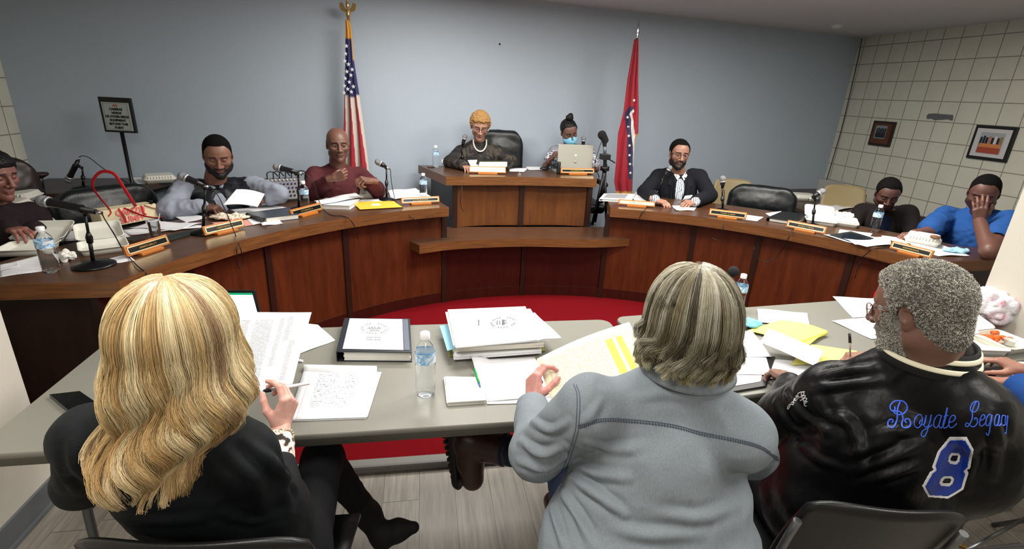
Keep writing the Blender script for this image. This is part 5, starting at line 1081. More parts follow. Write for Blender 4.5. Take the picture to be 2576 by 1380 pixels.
    def inside(p, poly):
        x, y = p[..., 0], p[..., 1]; r = np.zeros(x.shape, bool); n_ = len(poly)
        for i in range(n_):
            (x1, y1), (x2, y2) = poly[i], poly[(i+1) % n_]; c = ((y1 > y) != (y2 > y)) & (x < (x2-x1)*(y-y1)/((y2-y1) if y2 != y1 else 1e-9)+x1); r ^= c
        return r
    def patch(inc, exc, name, mat, off, st=1.25):
        xs = np.arange(2315, 2452, st); ys = np.arange(1094, 1256, st); G = {}; mb = MB(); X, Y = np.meshgrid(xs+st/2, ys+st/2, indexing='ij'); pc = np.stack([X, Y], -1); ok = inside(pc, inc)
        for e in exc: ok &= ~inside(pc, e)
        V_ = []; F_ = []
        def vid(a, b):
            if (a, b) not in G:
                w_ = on_surf(bv, xs[0]+a*st, ys[0]+b*st, off)
                if w_ is None: return None
                G[(a, b)] = len(V_); V_.append(w_)
            return G[(a, b)]
        for a, b in np.argwhere(ok):
            q4 = [vid(a, b), vid(a+1, b), vid(a+1, b+1), vid(a, b+1)]
            if None not in q4: F_.append(q4)
        mb.add(V_, F_); return mb.build(name, mat, root, solid=.0012)
    patch(out8, [h1i, h2i], 'number_border', M('white_twill', (226, 226, 228), .7), .0012); patch(in8, [h1o, h2o], 'number', M('blue_twill', (16, 52, 150), .45, var=.2, vscale=40), .0028)
    S8 = lambda s_: [[(1960+x/13.8, 960+y/13.8) for x, y in st] for st in s_]
    stitch(bv, S8([[(330, 950), (300, 910), (370, 790), (440, 780), (490, 800), (500, 700), (430, 730)], [(500, 700), (545, 560)], [(330, 950), (400, 820)], [(550, 740), (545, 720)], [(780, 350), (680, 400), (650, 470), (600, 480), (590, 520), (640, 500), (680, 490), (670, 560), (600, 650), (555, 660), (560, 620), (640, 520)],
                       [(900, 340), (820, 350), (780, 420), (820, 480), (880, 400), (830, 350)], [(710, 540), (900, 470), (910, 520), (820, 570), (800, 480)], [(740, 650), (940, 560), (960, 620), (870, 670), (850, 600)], [(1000, 680), (900, 680), (880, 760), (960, 700)], [(880, 760), (900, 820), (950, 830)]]), .0011, 'embroidered_name', M('white_thread', (226, 226, 226), .6), root, .0012)
    trousers(root, j, (.15, 1, 0), cloth('black_trousers', (14, 15, 18)), BLK_SHOE, z0=0., r=(.095, .075, .06))
    return root, tips, wr
SATIN, ST, SWR = satinman()
# --- person at the right edge ---
def edgeperson():
    hip = np.array((2.42, 1.12, .54)); bf = unit((-.25, 1, 0)); rt = unit(np.cross(bf, (0, 0, 1))); nk = hip+np.array((0, .02, .58)); ch = nk-np.array((0, 0, .2)); sl = nk-rt*.19-(0, 0, .07); sr = nk+rt*.19-(0, 0, .07)
    wl = PY(2552, 962, 1.42); el = PY(2640, 1020, 1.2); wr = np.array((2.45, 1.45, .8)); er = np.array((2.68, 1.2, .82))
    j = joints(hip=hip, chest=ch, neck=nk, sl=sl, sr=sr, el=el, er=er, wl=wl, wr=wr, girth=.18, skin=(142, 88, 62), armr=(.06, .05, .036)); hc = nk+np.array((-.02, .03, .17)); Q = basis((-.3, 1, -.2))
    hd = head_mesh(Q, hc, 1., (120, 74, 54), .005, {}, nk, .058); H1, _ = hand_mesh(wl, (-.8, .6, -.2), (0, -.3, -1), 'L', (.4, .5, .6, .6), (.4, .4), (150, 92, 66), 1., h=.003); H2, _ = hand_mesh(wr, (-.3, 1, 0), (0, 0, -1), 'R', (.4, .4, .5, .5), (.3, .3), (142, 88, 62), 1., h=.004)
    root = make_person('person in blue shirt with gold bracelet at the right edge', j, hd, [H1, H2])
    hairmesh('hair', cap_hair(.008, .07), Q, hc, 1., M('black_crop'), root, h=.005)
    pr, R, hw = torso_prims(j, .01); garment('shirt', pr+arm_prims(sl, el, wl+(el-wl)*.32, (.072, .064, .058))+arm_prims(sr, er, wr+(er-wr)*.3, (.072, .064, .055)), cloth('blue_denim_shirt', (20, 62, 124), bump=.4, bs=300), root, .011, .03, amp=.006)
    MB().lathe([(.036, -.004), (.040, 0), (.036, .004)], wl+unit(el-wl)*.045, 24, axis=unit(el-wl), caps=False).lathe([(.036, -.003), (.039, 0), (.036, .003)], wl+unit(el-wl)*.055, 24, axis=unit(el-wl)+np.array((.1, 0, .1)), caps=False).build('bracelet', M('gold_watch'), root)
    trousers(root, j, bf, cloth('blue_jeans', (58, 80, 118)), M('beige_shoe', (176, 164, 140), .6), z0=0.)
    return root
EDGE = edgeperson()
# ---------------- reusable things ----------------
HF = unit([CF[0], CF[1], 0])
def at(base, px, py): return PPl(px, py, base, HF)           # point above a base, in the upright plane through it
BLACKP = M('black_plastic', (20, 20, 22), .4); BLACKM = M('black_metal', (16, 16, 18), .35, metal=.3); CHROME = M('chrome', (200, 200, 205), .18, metal=1.)
GRILLE = M('mic_grille', (150, 152, 156), .42, metal=.7, bump=.8, bscale=900); RUBBER = M('black_cable', (14, 14, 15), .5)
PAPER = M('white_paper', (222, 223, 226), .75, var=.02, vscale=6); FOAM = M('white_foam', (216, 216, 206), .6, var=.03, vscale=20, bump=.15, bscale=300)
def cable(mb, pts, r=.0028, n=40): mb.tube(bez(pts, n), r, 7); return mb
def nameplate(pl, pr, z, label, n=9, group='council nameplates', light=False, hgt=.055, marks=True):
    """wooden desk plate: pl, pr = pixels of the lower front corners"""
    a, b = P(*pl, z), P(*pr, z); c = (a+b)/2; L = np.linalg.norm(b-a); r = unit(b-a); f = np.cross(r, (0, 0, 1.)); back = -f
    if back@HF < 0: back = f
    t = thing('nameplate', label, 'nameplate', c, 0, group)
    wood = M('honey_oak', (176, 104, 40), .35, var=.15, vscale=20, stretch=(4, 4, 30)); up = unit(np.array((0, 0, 1.))+back*.32); n_ = np.cross(r, up); n_ = n_ if n_@HF < 0 else -n_
    h = hgt; q = lambda u, v, w=0.: c+r*u+up*v+n_*w+back*.004
    base = MB(); base.ext([c-r*L*.26-back*.012, c+r*L*.26-back*.012, c+r*L*.26+back*.05, c-r*L*.26+back*.05], (0, 0, 1), .014); base.build('stand', wood, t, bevel=.002)
    MB().ext([q(-L/2, .012), q(L/2, .012), q(L/2, h+.012), q(-L/2, h+.012)], -n_, .014).build('backing', wood, t, bevel=.003)
    i = .009; rim = MB()
    for (u0, v0, u1, v1) in ((-L/2+i, .012+i, L/2-i, .012+i+.006), (-L/2+i, h+.012-i-.006, L/2-i, h+.012-i), (-L/2+i, .012+i, -L/2+i+.006, h+.012-i), (L/2-i-.006, .012+i, L/2-i, h+.012-i)):
        rim.ext([q(u0, v0, .0005), q(u1, v0, .0005), q(u1, v1, .0005), q(u0, v1, .0005)], n_, .0025)
    rim.build('brass_rim', M('pale_brass', (226, 206, 160), .28, metal=.7), t)
    pl_ = MB().ext([q(-L/2+i+.005, .012+i+.005, .0003), q(L/2-i-.005, .012+i+.005, .0003), q(L/2-i-.005, h+.012-i-.005, .0003), q(-L/2+i+.005, h+.012-i-.005, .0003)], n_, .0012).build('name_panel', M('ivory_and_glare_panel', (232, 226, 200), .4) if light else M('black_panel', (12, 11, 10), .25), t)  # ivory is one plate's own colour; on another it paints glare over black
    if marks:
        g = MB(); w_ = L*.40; x0 = -w_/2; rr = random.Random(sum(map(ord, label)))
        for k in range(n):
            xx = x0+w_*(k+.5)/n; cw = w_/n*.34; vm = (h+.024)/2; R4 = lambda a_, b_, c_, d_: g.ext([q(xx+a_*cw, vm+b_*.0042, .0018), q(xx+c_*cw, vm+b_*.0042, .0018), q(xx+c_*cw, vm+d_*.0042, .0018), q(xx+a_*cw, vm+d_*.0042, .0018)], n_, .0004); kind = rr.randrange(5)
            if kind != 3: R4(-1, -1, -.5, 1)
            if kind in (0, 4): R4(.5, -1, 1, 1)
            if kind in (1, 2): R4(-1, -1, 1, -.7)
            if kind in (1, 3): R4(-1, .7, 1, 1)
            if kind in (0, 1): R4(-1, -.15, .9, .15)
            if kind == 3: R4(-.25, -1, .25, 1)
        g.build('engraved_name', M('gilt', (190, 150, 60), .4, metal=.5) if not light else M('dark_print', (50, 44, 40), .6), pl_)
    return t
def mic(label, base, head, tip, join_, cab, stand=True, disc=.075, cat='microphone', s=1., grille=None, knob=True, group='microphones on stands', clip=True):
    """base: point on desk; join_: top of pole (clip); head: centre of the grille ball; tip: tail end of handle; cab: cable points after tail"""
    t = thing('microphone', label, cat, base, 0, group); base, head, tip, join_ = map(np.array, (base, head, tip, join_))
    if stand:
        MB().lathe([(disc, 0), (disc, .008), (disc*.86, .014), (disc*.3, .022), (.012, .026), (.001, .026)], base, 28).build('base', BLACKM, t)
        k = base+(join_-base)*.52; b = MB(); b.tube([base+(0, 0, .02), k], .0085, 10); b.tube([k, join_], .0062, 10); b.build('pole', BLACKM, t)
        if knob: MB().tube([k-(join_-base)*.06, k+(join_-base)*.05], [.013, .015], 10).tube([k+(join_-base)*.05, k+(join_-base)*.14], [.015, .008], 10).build('clutch', BLACKP, t)
    d = unit(tip-head); L = np.linalg.norm(tip-head)
    m = MB().tube([head+d*.026*s, head+d*.036*s, head+d*L*.5, tip], np.array([.021, .0205, .0155, .0125])*s, 14); m.build('handle', BLACKP, t)
    MB().tube([head+d*.019*s, head+d*.030*s], [.0262*s, .0238*s], 16).build('collar_ring', M('silver_ring', (190, 192, 196), .35, metal=.6), t)
    MB().sphere(head, .0265*s, 10).build('grille', grille or GRILLE, t)
    if clip and stand: MB().tube([join_, (tip+head*.25)/1.25], .011, 8).tube([tip*.75+head*.25, tip*.35+head*.65], .019*s, 10, caps=False).build('clip', BLACKP, t)
    if cab is not None:
        MB().tube([tip-d*.004, tip+d*.03], [.0095, .008], 10).build('plug', CHROME, t)
        cable(MB(), [tip+d*.03]+list(cab), .0028, 60).build('cable', RUBBER, t)
    return t
WATER = M('bottle_plastic', (248, 252, 255), .02, trans=1., ior=1.1, spec=.9, coat=.6); LABEL = None
def label_mat():
    b = NB('bottle_label'); v = b.coord('Object'); sp = b.node('ShaderNodeSeparateXYZ', i_0=v); n = b.noise(v, 38, 1, .3)
    b.set(Base_Color=b.ramp(n, [(.38, lin((214, 226, 234))), (.46, lin((170, 204, 228))), (.54, lin((96, 164, 218))), (.60, lin((216, 226, 234)))]), Roughness=.35); return b.m
LABEL = label_mat()
def bottle(label, base, h=.205, tilt=(0, 0, 1), rz=0.):
    t = thing('water_bottle', label, 'bottle', base, 0, 'clear plastic water bottles'); k = h/.205; r = .0325*min(1.1, k)
    prof = [(.001, .004), (r*.45, .002), (r*.72, 0), (r*.93, .006), (r, .016)]
    z = .022
    while z < .102: prof += [(r*.955, z), (r, z+.006)]; z += .0125
    prof += [(r*.93, .106), (r*1., .112), (r, .146), (r*.93, .156), (r*.72, .168), (r*.48, .178), (r*.40, .184), (r*.40, .190)]
    prof = [(a, b*k) for a, b in prof]; MB().lathe(prof, base, 28, axis=tilt).build('bottle_body', WATER, t)
    ax = unit(tilt); MB().lathe([(r*1.012, .113*k), (r*1.016, .145*k)], base, 28, axis=tilt, caps=False).build('wrap_label', LABEL, t)
    MB().lathe([(r*.46, .184*k), (r*.47, .186*k), (r*.47, .203*k), (r*.4, .205*k), (.001, .205*k)], base, 20, axis=tilt).build('cap', M('white_cap', (232, 234, 236), .4), t)
    return t
def rrect(w, d, r, n=4):
    out = []
    for cx, cy, a0 in ((w/2-r, d/2-r, 0), (-w/2+r, d/2-r, 90), (-w/2+r, -d/2+r, 180), (w/2-r, -d/2+r, 270)):
        for k in range(n+1): a = math.radians(a0+90*k/n); out.append((cx+r*math.cos(a), cy+r*math.sin(a)))
    return out
def loft(mb, c, R, secs, m=0, cap0=True, cap1=True, rib=0., ribn=0):
    """rounded-rectangle loft: secs = [(w, d, z, r)]"""
    V = []; n = 0
    for w_, d_, z_, r_ in secs:
        q = rrect(w_, d_, r_, 5 if not ribn else 5); n = len(q)
        V += [np.array(c)+np.array(R)@np.array((x, y, z_)) for x, y in q]
    k = len(secs); mb.add(V, [(i*n+j, i*n+(j+1) % n, (i+1)*n+(j+1) % n, (i+1)*n+j) for i in range(k-1) for j in range(n)], m, True)
    if cap0: mb.add(V[:n], [tuple(range(n))[::-1]], m, False)
    if cap1: mb.add(V[-n:], [tuple(range(n))], m, False)
    return mb
def rotz(a): return np.array([[math.cos(a), -math.sin(a), 0], [math.sin(a), math.cos(a), 0], [0, 0, 1]])
def axes2(c1, c2, up=(0, 0, 1)):    # frame whose x runs c1->c2
    x = unit(np.array(c2)-np.array(c1)); y = unit(np.cross(up, x)); return np.stack([x, y, np.cross(x, y)], 1)
def clamshell(label, c, R, w=.23, d=.2, open_=None, food=None, h=.035, group='white foam takeout boxes', lidang=1.9):
    t = thing('takeout_box', label, 'takeout box', c, 0, group); R = np.array(R)
    def tray(mb, c, R, flip=1):
        o = [(w*.86, d*.86, 0, .02), (w*.9, d*.9, h*.5, .025), (w*.97, d*.97, h*.92, .03), (w, d, h*.92, .03), (w, d, h, .03)]
        i = [(w*.96, d*.96, h, .028), (w*.93, d*.93, h*.9, .026), (w*.84, d*.84, .004, .02)]
        return loft(mb, c, R, o+i, cap1=True)
    if open_ is None:
        loft(MB(), c, R, [(w*.86, d*.86, 0, .02), (w*.92, d*.92, h*.7, .025), (w, d, h*.9, .03), (w, d, h, .03)]).build('tray', FOAM, t)
        loft(MB(), c, R, [(w, d, h, .03), (w, d, h*1.1, .03), (w*.93, d*.93, h*1.15, .026), (w*.84, d*.84, h*1.9, .022), (w*.78, d*.78, h*1.98, .02)]).build('lid', FOAM, t)
        rb = MB()
        for s in (-1, 1):
            for k in range(9): x = (k-4)*w*.085; p = np.array(c)+R@np.array((x, s*d*.452, h*1.5)); rb.box(p, (w*.03, .012, h*.6), R@np.array([[1, 0, 0], [0, math.cos(s*.35), -math.sin(s*.35)], [0, math.sin(s*.35), math.cos(s*.35)]]))
        rb.build('ribs', FOAM, t, bevel=.002)
    else:
        tray(MB(), c, R).build('tray', FOAM, t)
        a = open_; hinge = np.array(c)+R@np.array((0, d/2, h)); Rl = R@np.array([[1, 0, 0], [0, math.cos(a), -math.sin(a)], [0, math.sin(a), math.cos(a)]])
        cl = hinge+Rl@np.array((0, d/2, 0))
        tray(MB(), cl-Rl@np.array((0, 0, h*.9)), Rl).build('lid', FOAM, t)
    return t
_PM = {}
def print_mat(name, kind='text', ink=(90, 92, 98), page=(222, 223, 227)):
    if name in _PM: return _PM[name]
    b = NB(name); uv = b.node('ShaderNodeUVMap').outputs[0]; sp = b.node('ShaderNodeSeparateXYZ', i_0=uv); u, v = sp.outputs[0], sp.outputs[1]
    col = b.mix(0., lin(page), lin(page))
    def box(u0, u1, v0, v1):
        return b.math('MULTIPLY', b.math('MULTIPLY', b.math('GREATER_THAN', u, u0), b.math('LESS_THAN', u, u1)), b.math('MULTIPLY', b.math('GREATER_THAN', v, v0), b.math('LESS_THAN', v, v1)))
    def rows(nr, thr=.5, wscale=50., duty=.45, seed=0.):
        row = b.math('FLOOR', b.math('MULTIPLY', v, nr)); fr = b.math('FRACT', b.math('MULTIPLY', v, nr))
        cx = b.node('ShaderNodeCombineXYZ', i_0=b.math('MULTIPLY', u, wscale), i_1=b.math('MULTIPLY', row, 3.7+seed), i_2=seed)
        return b.math('MULTIPLY', b.math('LESS_THAN', fr, duty), b.math('GREATER_THAN', b.noise(cx.outputs[0], 1.0, 1, .5), thr))
    ink_ = lin(ink)
    if kind == 'text': col = b.mix(b.math('MULTIPLY', b.math('MULTIPLY', rows(46, .42, 60), box(.1, .9, .06, .94)), .75), col, ink_)
    elif kind == 'ledger':
        r = rows(60, .38, 80); f = b.math('MULTIPLY', r, b.math('MAXIMUM', b.math('MAXIMUM', box(.08, .2, .45, .9), box(.27, .52, .08, .9)), b.math('MAXIMUM', box(.6, .66, .3, .92), b.math('MAXIMUM', box(.8, .87, .1, .6), box(.7, .78, .6, .94)))))
        col = b.mix(b.math('MULTIPLY', f, .8), col, ink_)
    elif kind == 'hand': 
        ln = b.math('MULTIPLY', b.math('LESS_THAN', b.math('FRACT', b.math('MULTIPLY', v, 30)), .08), .35); col = b.mix(ln, col, lin((150, 170, 205)))
        col = b.mix(b.math('MULTIPLY', b.math('MULTIPLY', rows(30, .55, 90, .5), box(.22, .75, .2, .93)), .8), col, lin((52, 54, 70)))
        col = b.mix(b.math('MULTIPLY', box(.1, .106, 0, 1), .6), col, lin((200, 90, 110)))
    elif kind == 'yellowpad':
        ln = b.math('MULTIPLY', b.math('LESS_THAN', b.math('FRACT', b.math('MULTIPLY', v, 28)), .1), .4); col = b.mix(ln, col, lin((170, 180, 120)))
        col = b.mix(b.math('MULTIPLY', b.math('MULTIPLY', rows(28, .58, 70, .4), box(.15, .7, .3, .93)), .6), col, lin((70, 70, 60)))
    elif kind == 'table':
        g = b.math('MAXIMUM', b.math('LESS_THAN', b.math('FRACT', b.math('MULTIPLY', u, 9)), .03), b.math('LESS_THAN', b.math('FRACT', b.math('MULTIPLY', v, 12)), .035))
        col = b.mix(b.math('MULTIPLY', b.math('MULTIPLY', b.math('MAXIMUM', g, rows(36, .48, 90)), box(.06, .95, .08, .9)), .8), col, ink_)
        hl = b.math('MAXIMUM', box(.66, .74, .12, .82), box(.78, .85, .12, .82)); col = b.mix(b.math('MULTIPLY', hl, .85) if 'high' in name else 0.0, col, lin((250, 228, 30)))
    b.set(Base_Color=col, Roughness=.7); _PM[name] = b.m; return b.m
def sheet(name, label, cat, pts, z=None, mat=None, curl=0., wave=.0015, group=None, parent=None, th=.0006, nu=14, nv=14, seed=0., fn=None, offs=0.):
    """paper sheet: pts = 4 pixels (top-left, top-right, bottom-right, bottom-left of the page) on height z, or 4 world points"""
    q = [P(*p, z) if z is not None else np.array(p, float) for p in pts]; nrm = unit(np.cross(q[1]-q[0], q[3]-q[0])); nrm = nrm if nrm[2] > 0 else -nrm
    V = []; UV = []
    for j in range(nv+1):
        for i in range(nu+1):
            u, v = i/nu, j/nv; p = (q[0]*(1-u)+q[1]*u)*(1-v)+(q[3]*(1-u)+q[2]*u)*v
            e = wave*(1+math.sin(5*u+3*v+seed)*math.cos(4*v-2*u+seed*1.7)); V.append(p+nrm*(e+offs)+(fn(u, v) if fn else 0)); UV.append((u, 1-v))
    F = [(j*(nu+1)+i, (j+1)*(nu+1)+i, (j+1)*(nu+1)+i+1, j*(nu+1)+i+1) for j in range(nv) for i in range(nu)]
    c = np.mean(V, 0)
    if parent is not None: V = to_local(V, parent); o_loc = None
    else: V = np.array(V)-c
    me = mesh_from(V, F, name); uvl = me.uv_layers.new(name='UVMap'); uvl.data.foreach_set('uv', np.array([UV[l.vertex_index] for l in me.loops], np.float32).ravel())
    o = link(name, me, mat or PAPER, parent)
    if parent is None: o.location = c
    md = o.modifiers.new('thickness', 'SOLIDIFY'); md.thickness = th; md.offset = 1
    if label: tag(o, label, cat, group)
    return o
def binder(label, corners, z, h, cover, cat='binder', insert=None, group=None, spine=None, parentpages=True):
    """ring binder lying flat: corners = 4 plan points (spine-near, free-near, free-far, spine-far), world"""
    a, b, c, d = [np.array((q[0], q[1], z)) for q in corners]; ctr = (a+b+c+d)/4
    t = thing('ring_binder' if cat == 'binder' else cat.replace(' ', '_'), label, cat, ctr, 0, group); th = .003; u = np.array((0, 0, 1.)); q = [a, b, c, d]
    MB().ext(q, u, th).build('back_cover', cover, t, bevel=.0008); MB().ext([p+u*(h-th) for p in q], u, th).build('front_cover', cover, t, bevel=.0008)
    x = unit(b-a)*.003; MB().ext([a-x, a, d, d-x], u, h).build('spine', cover, t, bevel=.0008)
    ins = lambda p: p+(ctr-p)*.045; pg = MB(); qq = [a+(b-a)*.09+(d-a)*.02, b+(a-b)*.02+(d-a)*.02, c+(d-c)*.02-(d-a)*.02, d+(c-d)*.09-(d-a)*.02]
    for k in range(5): s_ = (h-.008)/5; jx = unit(b-a)*.002*math.sin(k*2.3); pg.ext([p+jx+u*(th+.001+k*s_) for p in qq], u, s_*.86)
    pg.build('pages', M('page_edges', (214, 212, 204), .8), t)
    ring = MB(); y = unit(d-a)
    for f in (.2, .5, .8):
        p0 = a+(d-a)*f+unit(b-a)*.02+u*h*.5; ring.tube([p0+h*.36*(math.cos(w_)*unit(b-a)+math.sin(w_)*u) for w_ in np.linspace(0, 2*math.pi, 14)], .0016, 6)
    ring.build('rings', CHROME, t)
    return t
def exec_chair(label, c, facing, seat_z=.5, w=.56, hgt=.62, back_z=.52, mat=None, recl=.12, h=.012):
    """black leather desk chair; c = plan point of the seat centre (on the platform)"""
    t = thing('office_chair', label, 'chair', (c[0], c[1], PZ), 0, 'leather office chairs'); f = unit((facing[0], facing[1], 0)); r = np.cross(f, (0, 0, 1.)); o = np.array((c[0], c[1], PZ)); u = np.array((0, 0, 1.))
    L = mat or M('black_leather', (15, 19, 21), .36, spec=.5, bump=.3, bscale=160)
    ub = unit(u-f*recl); fb = np.cross(ub, r); R = np.stack([r, -fb if fb@f < 0 else fb, ub], 1); bc = o-f*.24+u*(back_z+hgt/2)
    bc = o-f*(.22+recl*hgt/2)+u*(back_z+hgt/2)
    v, lo, hi = None, None, None
    V, F = sculpt([rbox(bc, (w/2, .055, hgt/2), .05, R), ell(bc+ub*hgt*.2+f*.025, (w*.42, .06, hgt*.2), R), ell(bc-ub*hgt*.2+f*.035, (w*.42, .06, hgt*.2), R), ell(bc+ub*.0, (w*.5, .05, hgt*.5), R)], h, .02,
                  cuts=[rcone(bc+f*.105-r*w*.34+ub*.01, bc+f*.105+r*w*.34+ub*.01, .012, .012), rcone(bc+f*.1-r*w*.14+ub*hgt*.36, bc+f*.11-r*w*.14+ub*.03, .008, .008), rcone(bc+f*.1+r*w*.14+ub*hgt*.36, bc+f*.11+r*w*.14+ub*.03, .008, .008)], kc=.02, inter=ell(bc, (w*.60, .3, hgt*.60), R))
    V = relax(V, F, 2); V = wrinkle(V, F, .0025, 12, 2.); sdf_obj('backrest', V, F, L, t)
    V, F = sculpt([rbox(o+u*(seat_z-.045), (.25, .25, .05), .045, np.stack([r, f, u], 1)), ell(o+u*seat_z, (.2, .2, .03), np.stack([r, f, u], 1))], h, .02); sdf_obj('seat', relax(V, F, 2), F, L, t)
    for s in (-1, 1):
        MB().tube(bez([o+r*s*.25+u*(seat_z-.05), o+r*s*(w/2+.03)+u*(seat_z+.02), o+r*s*(w/2+.03)+u*(seat_z+.17)], 10), .016, 8).build('arm_post', BLACKP, t)
        V, F = sculpt([rcone(o+r*s*(w/2+.03)+f*.12+u*(seat_z+.18), o+r*s*(w/2+.03)-f*.14+u*(seat_z+.18), .028, .026)], .01, .01); sdf_obj('armrest', V, F, L, t)
    b = MB().tube([o+u*.08, o+u*(seat_z-.09)], .028, 12)
    for k in range(5): a = 2*math.pi*k/5; e = o+np.array((math.cos(a), math.sin(a), 0))*.3; b.tube([o+u*.09, e+u*.065], [.024, .016], 8); b.sphere(e+u*.028, .028, 6)
    b.build('swivel_base', BLACKP, t); return t
# ---------------- folding tables ----------------
TZ = .74
TTOP = M('table_laminate', (116, 116, 108), .42, var=.03, vscale=5, bump=.08, bscale=400); TSKIRT = M('table_edge_plastic', (112, 111, 103), .45, var=.04)
def folding_table(label, nl, ang_, L, D=.75, legs=(.18, .18), legc=None):
    r = np.array((math.cos(ang_), math.sin(ang_), 0)); y = np.array((-r[1], r[0], 0)); c = np.array((nl[0], nl[1], 0.))+r*L/2+y*D/2; R = np.stack([r, y, (0, 0, 1.)], 1)
    t = thing('folding_table', label, 'table', (c[0], c[1], 0)); o = c+(0, 0, TZ)
    mb = MB(); loft(mb, o, R, [(L-.012, D-.012, -.048, .05), (L-.008, D-.008, -.022, .05), (L-.002, D-.002, -.02, .05), (L, D, -.016, .05), (L, D, -.006, .05), (L-.005, D-.005, 0, .05)], 1, cap1=False)
    loft(mb, o, R, [(L-.005, D-.005, 0, .05), (L-.006, D-.006, .0001, .05)], 0, cap0=False); mb.build('tabletop', [TTOP, TSKIRT], t)
    for s, off in ((-1, legs[0]), (1, legs[1])):
        x = s*(L/2-off)
        for sy in (-1, 1):
            p = o+r*x+y*sy*(D/2-.1)-(0, 0, .05); zf = PZ if (p+y*sy*.03)[1] > YO else 0.; q = np.array((*(p+y*sy*.03)[:2], zf+.004)); MB().tube(bez([p, (p+q)/2+y*sy*.01, q], 8), .014, 10).build('leg', legc or M('grey_steel_tube', (90, 92, 94), .35, metal=.6), t)
        MB().tube([o+r*x-y*(D/2-.1)-(0, 0, .3), o+r*x+y*(D/2-.1)-(0, 0, .3)], .01, 8).tube([o+r*x-y*(D/2-.1)-(0, 0, .055), o+r*x+y*(D/2-.1)-(0, 0, .055)], .013, 8).build('crossbar', legc or M('grey_steel_tube'), t)
    return t
nl1 = np.array((-1.285, 1.40)); folding_table('left grey folding table in front of the blonde woman', nl1, 0.0, 2.185, .775, (.2, .35))
a2 = math.atan2(.17, 1.73); fl2 = P(1530, 797, TZ)[:2]; nl2 = fl2-np.array((-math.sin(a2), math.cos(a2)))*.75
folding_table('right grey folding table beside the man in the black satin jacket', nl2+(.03, 0), a2, 1.83, .75, (.3, .12), M('black_steel_tube', (14, 14, 15), .35, metal=.5))
# ---------------- folding chairs (audience) ----------------
def folding_chair(label, c, facing, seat_z=.43, back=None, seatm=None, top=.8, w=.46, shell=True, lean=.16):
    f = unit((facing[0], facing[1], 0)); r = np.cross(f, (0, 0, 1.)); u = np.array((0, 0, 1.)); o = np.array((c[0], c[1], 0.)); t = thing('folding_chair', label, 'chair', (c[0], c[1], 0), 0, 'black folding chairs')
    bm_ = back or M('black_chair_plastic', (17, 17, 18), .38, bump=.1, bscale=500)
    def bk(s_, v): 
        x = (s_-.5)*w*(.93+.07*math.sin(v*math.pi)); z = seat_z+.11+v*(top-seat_z-.11); y = -.2-lean*v*.6-.035*(1-(2*s_-1)**2)
        zz = z-.03*(abs(2*s_-1)**5)*v+.03*(abs(2*s_-1)**5)*(1-v); return o+r*x+f*y+u*zz
    MB().grid(bk, 16, 10).build('backrest', bm_, t, solid=.012)
    MB().grid(lambda s_, v: o+r*(s_-.5)*w*.8+f*(-.2+v*.41)+u*(seat_z+.012*((2*s_-1)**2)-.03*max(0, v-.8)), 10, 10).build('seat', bm_, t, solid=.014)
    fm = M('grey_frame_tube', (118, 120, 122), .3, metal=.7)
    for s in (-1, 1):
        e = r*s*(w/2-.002); MB().tube(bez([o+e-f*.2-f*lean*.62+u*(top-.08), o+e-f*.205+u*(seat_z+.08), o+e+f*.02+u*.3, o+e+f*.25+u*.004], 20), .0105, 8).build('leg', fm, t)
        e2 = r*s*(w/2-.03); MB().tube([o+e2+f*.08+u*(seat_z-.01), o+e2-f*.26+u*.004], .0105, 8).build('leg', fm, t)
    MB().tube([o-r*(w/2-.03)-f*.2+u*.12, o+r*(w/2-.03)-f*.2+u*.12], .008, 8).tube([o-r*(w/2-.003)+f*.17+u*.12, o+r*(w/2-.003)+f*.17+u*.12], .008, 8).build('crossbar', fm, t)
    return t
# ---------------- office chairs at the dais ----------------
exec_chair('empty black leather chair behind the red-strapped tote bag', PY(268, 450, 3.62)[:2]+(.10, .0), (1.0, -.75), back_z=.46, hgt=.56, w=.62)
exec_chair('tall black leather chair of the woman with pearl necklace', (PY(1252, 330, 5.12)[0], 4.96), (-.10, -1), seat_z=.72, back_z=.70, hgt=.68, w=.5, recl=.04)
exec_chair('black leather chair of the woman with the face mask', (PY(1450, 345, 5.2)[0]+.0, 5.02), (.0, -1), seat_z=.72, back_z=.62, hgt=.64, w=.46, recl=.04)
exec_chair('empty black leather chair between the two men on the right wing', (3.13, 4.24), (-.6, -.8), back_z=.44, hgt=.56, w=.62)
exec_chair('dark brown leather chair of the person at the far left', (PY(6, 420, 3.72)[0]+.05, 3.62), (.8, -.6), back_z=.52, hgt=.66, w=.56, mat=M('dark_brown_leather', (30, 17, 13), .4, spec=.5))
exec_chair('black leather chair of the man in the quilted vest', (VESTMAN.location[0]-.06, VESTMAN.location[1]+.08), (.6, -1), back_z=.40, hgt=.50, w=.5)
exec_chair('black leather chair of the man in the maroon sweater', (MAROON.location[0]-.02, MAROON.location[1]+.05), (.3, -1), back_z=.40, hgt=.40, w=.5)
exec_chair('black leather chair of the bearded man in the suit', (SUIT.location[0]+.03, SUIT.location[1]+.05), (-.3, -1), back_z=.40, hgt=.38, w=.5)
exec_chair('black leather chair of the man in the dark brown jacket', (DARKMAN.location[0]+.1, DARKMAN.location[1]+.1), (-.7, -.75), back_z=.40, hgt=.30, w=.5)
exec_chair('grey leather chair of the man in the blue shirt', (BLUEMAN.location[0]+.1, BLUEMAN.location[1]+.06), (-.9, -.45), back_z=.38, hgt=.36, w=.56, mat=M('grey_vinyl', (70, 74, 80), .5))
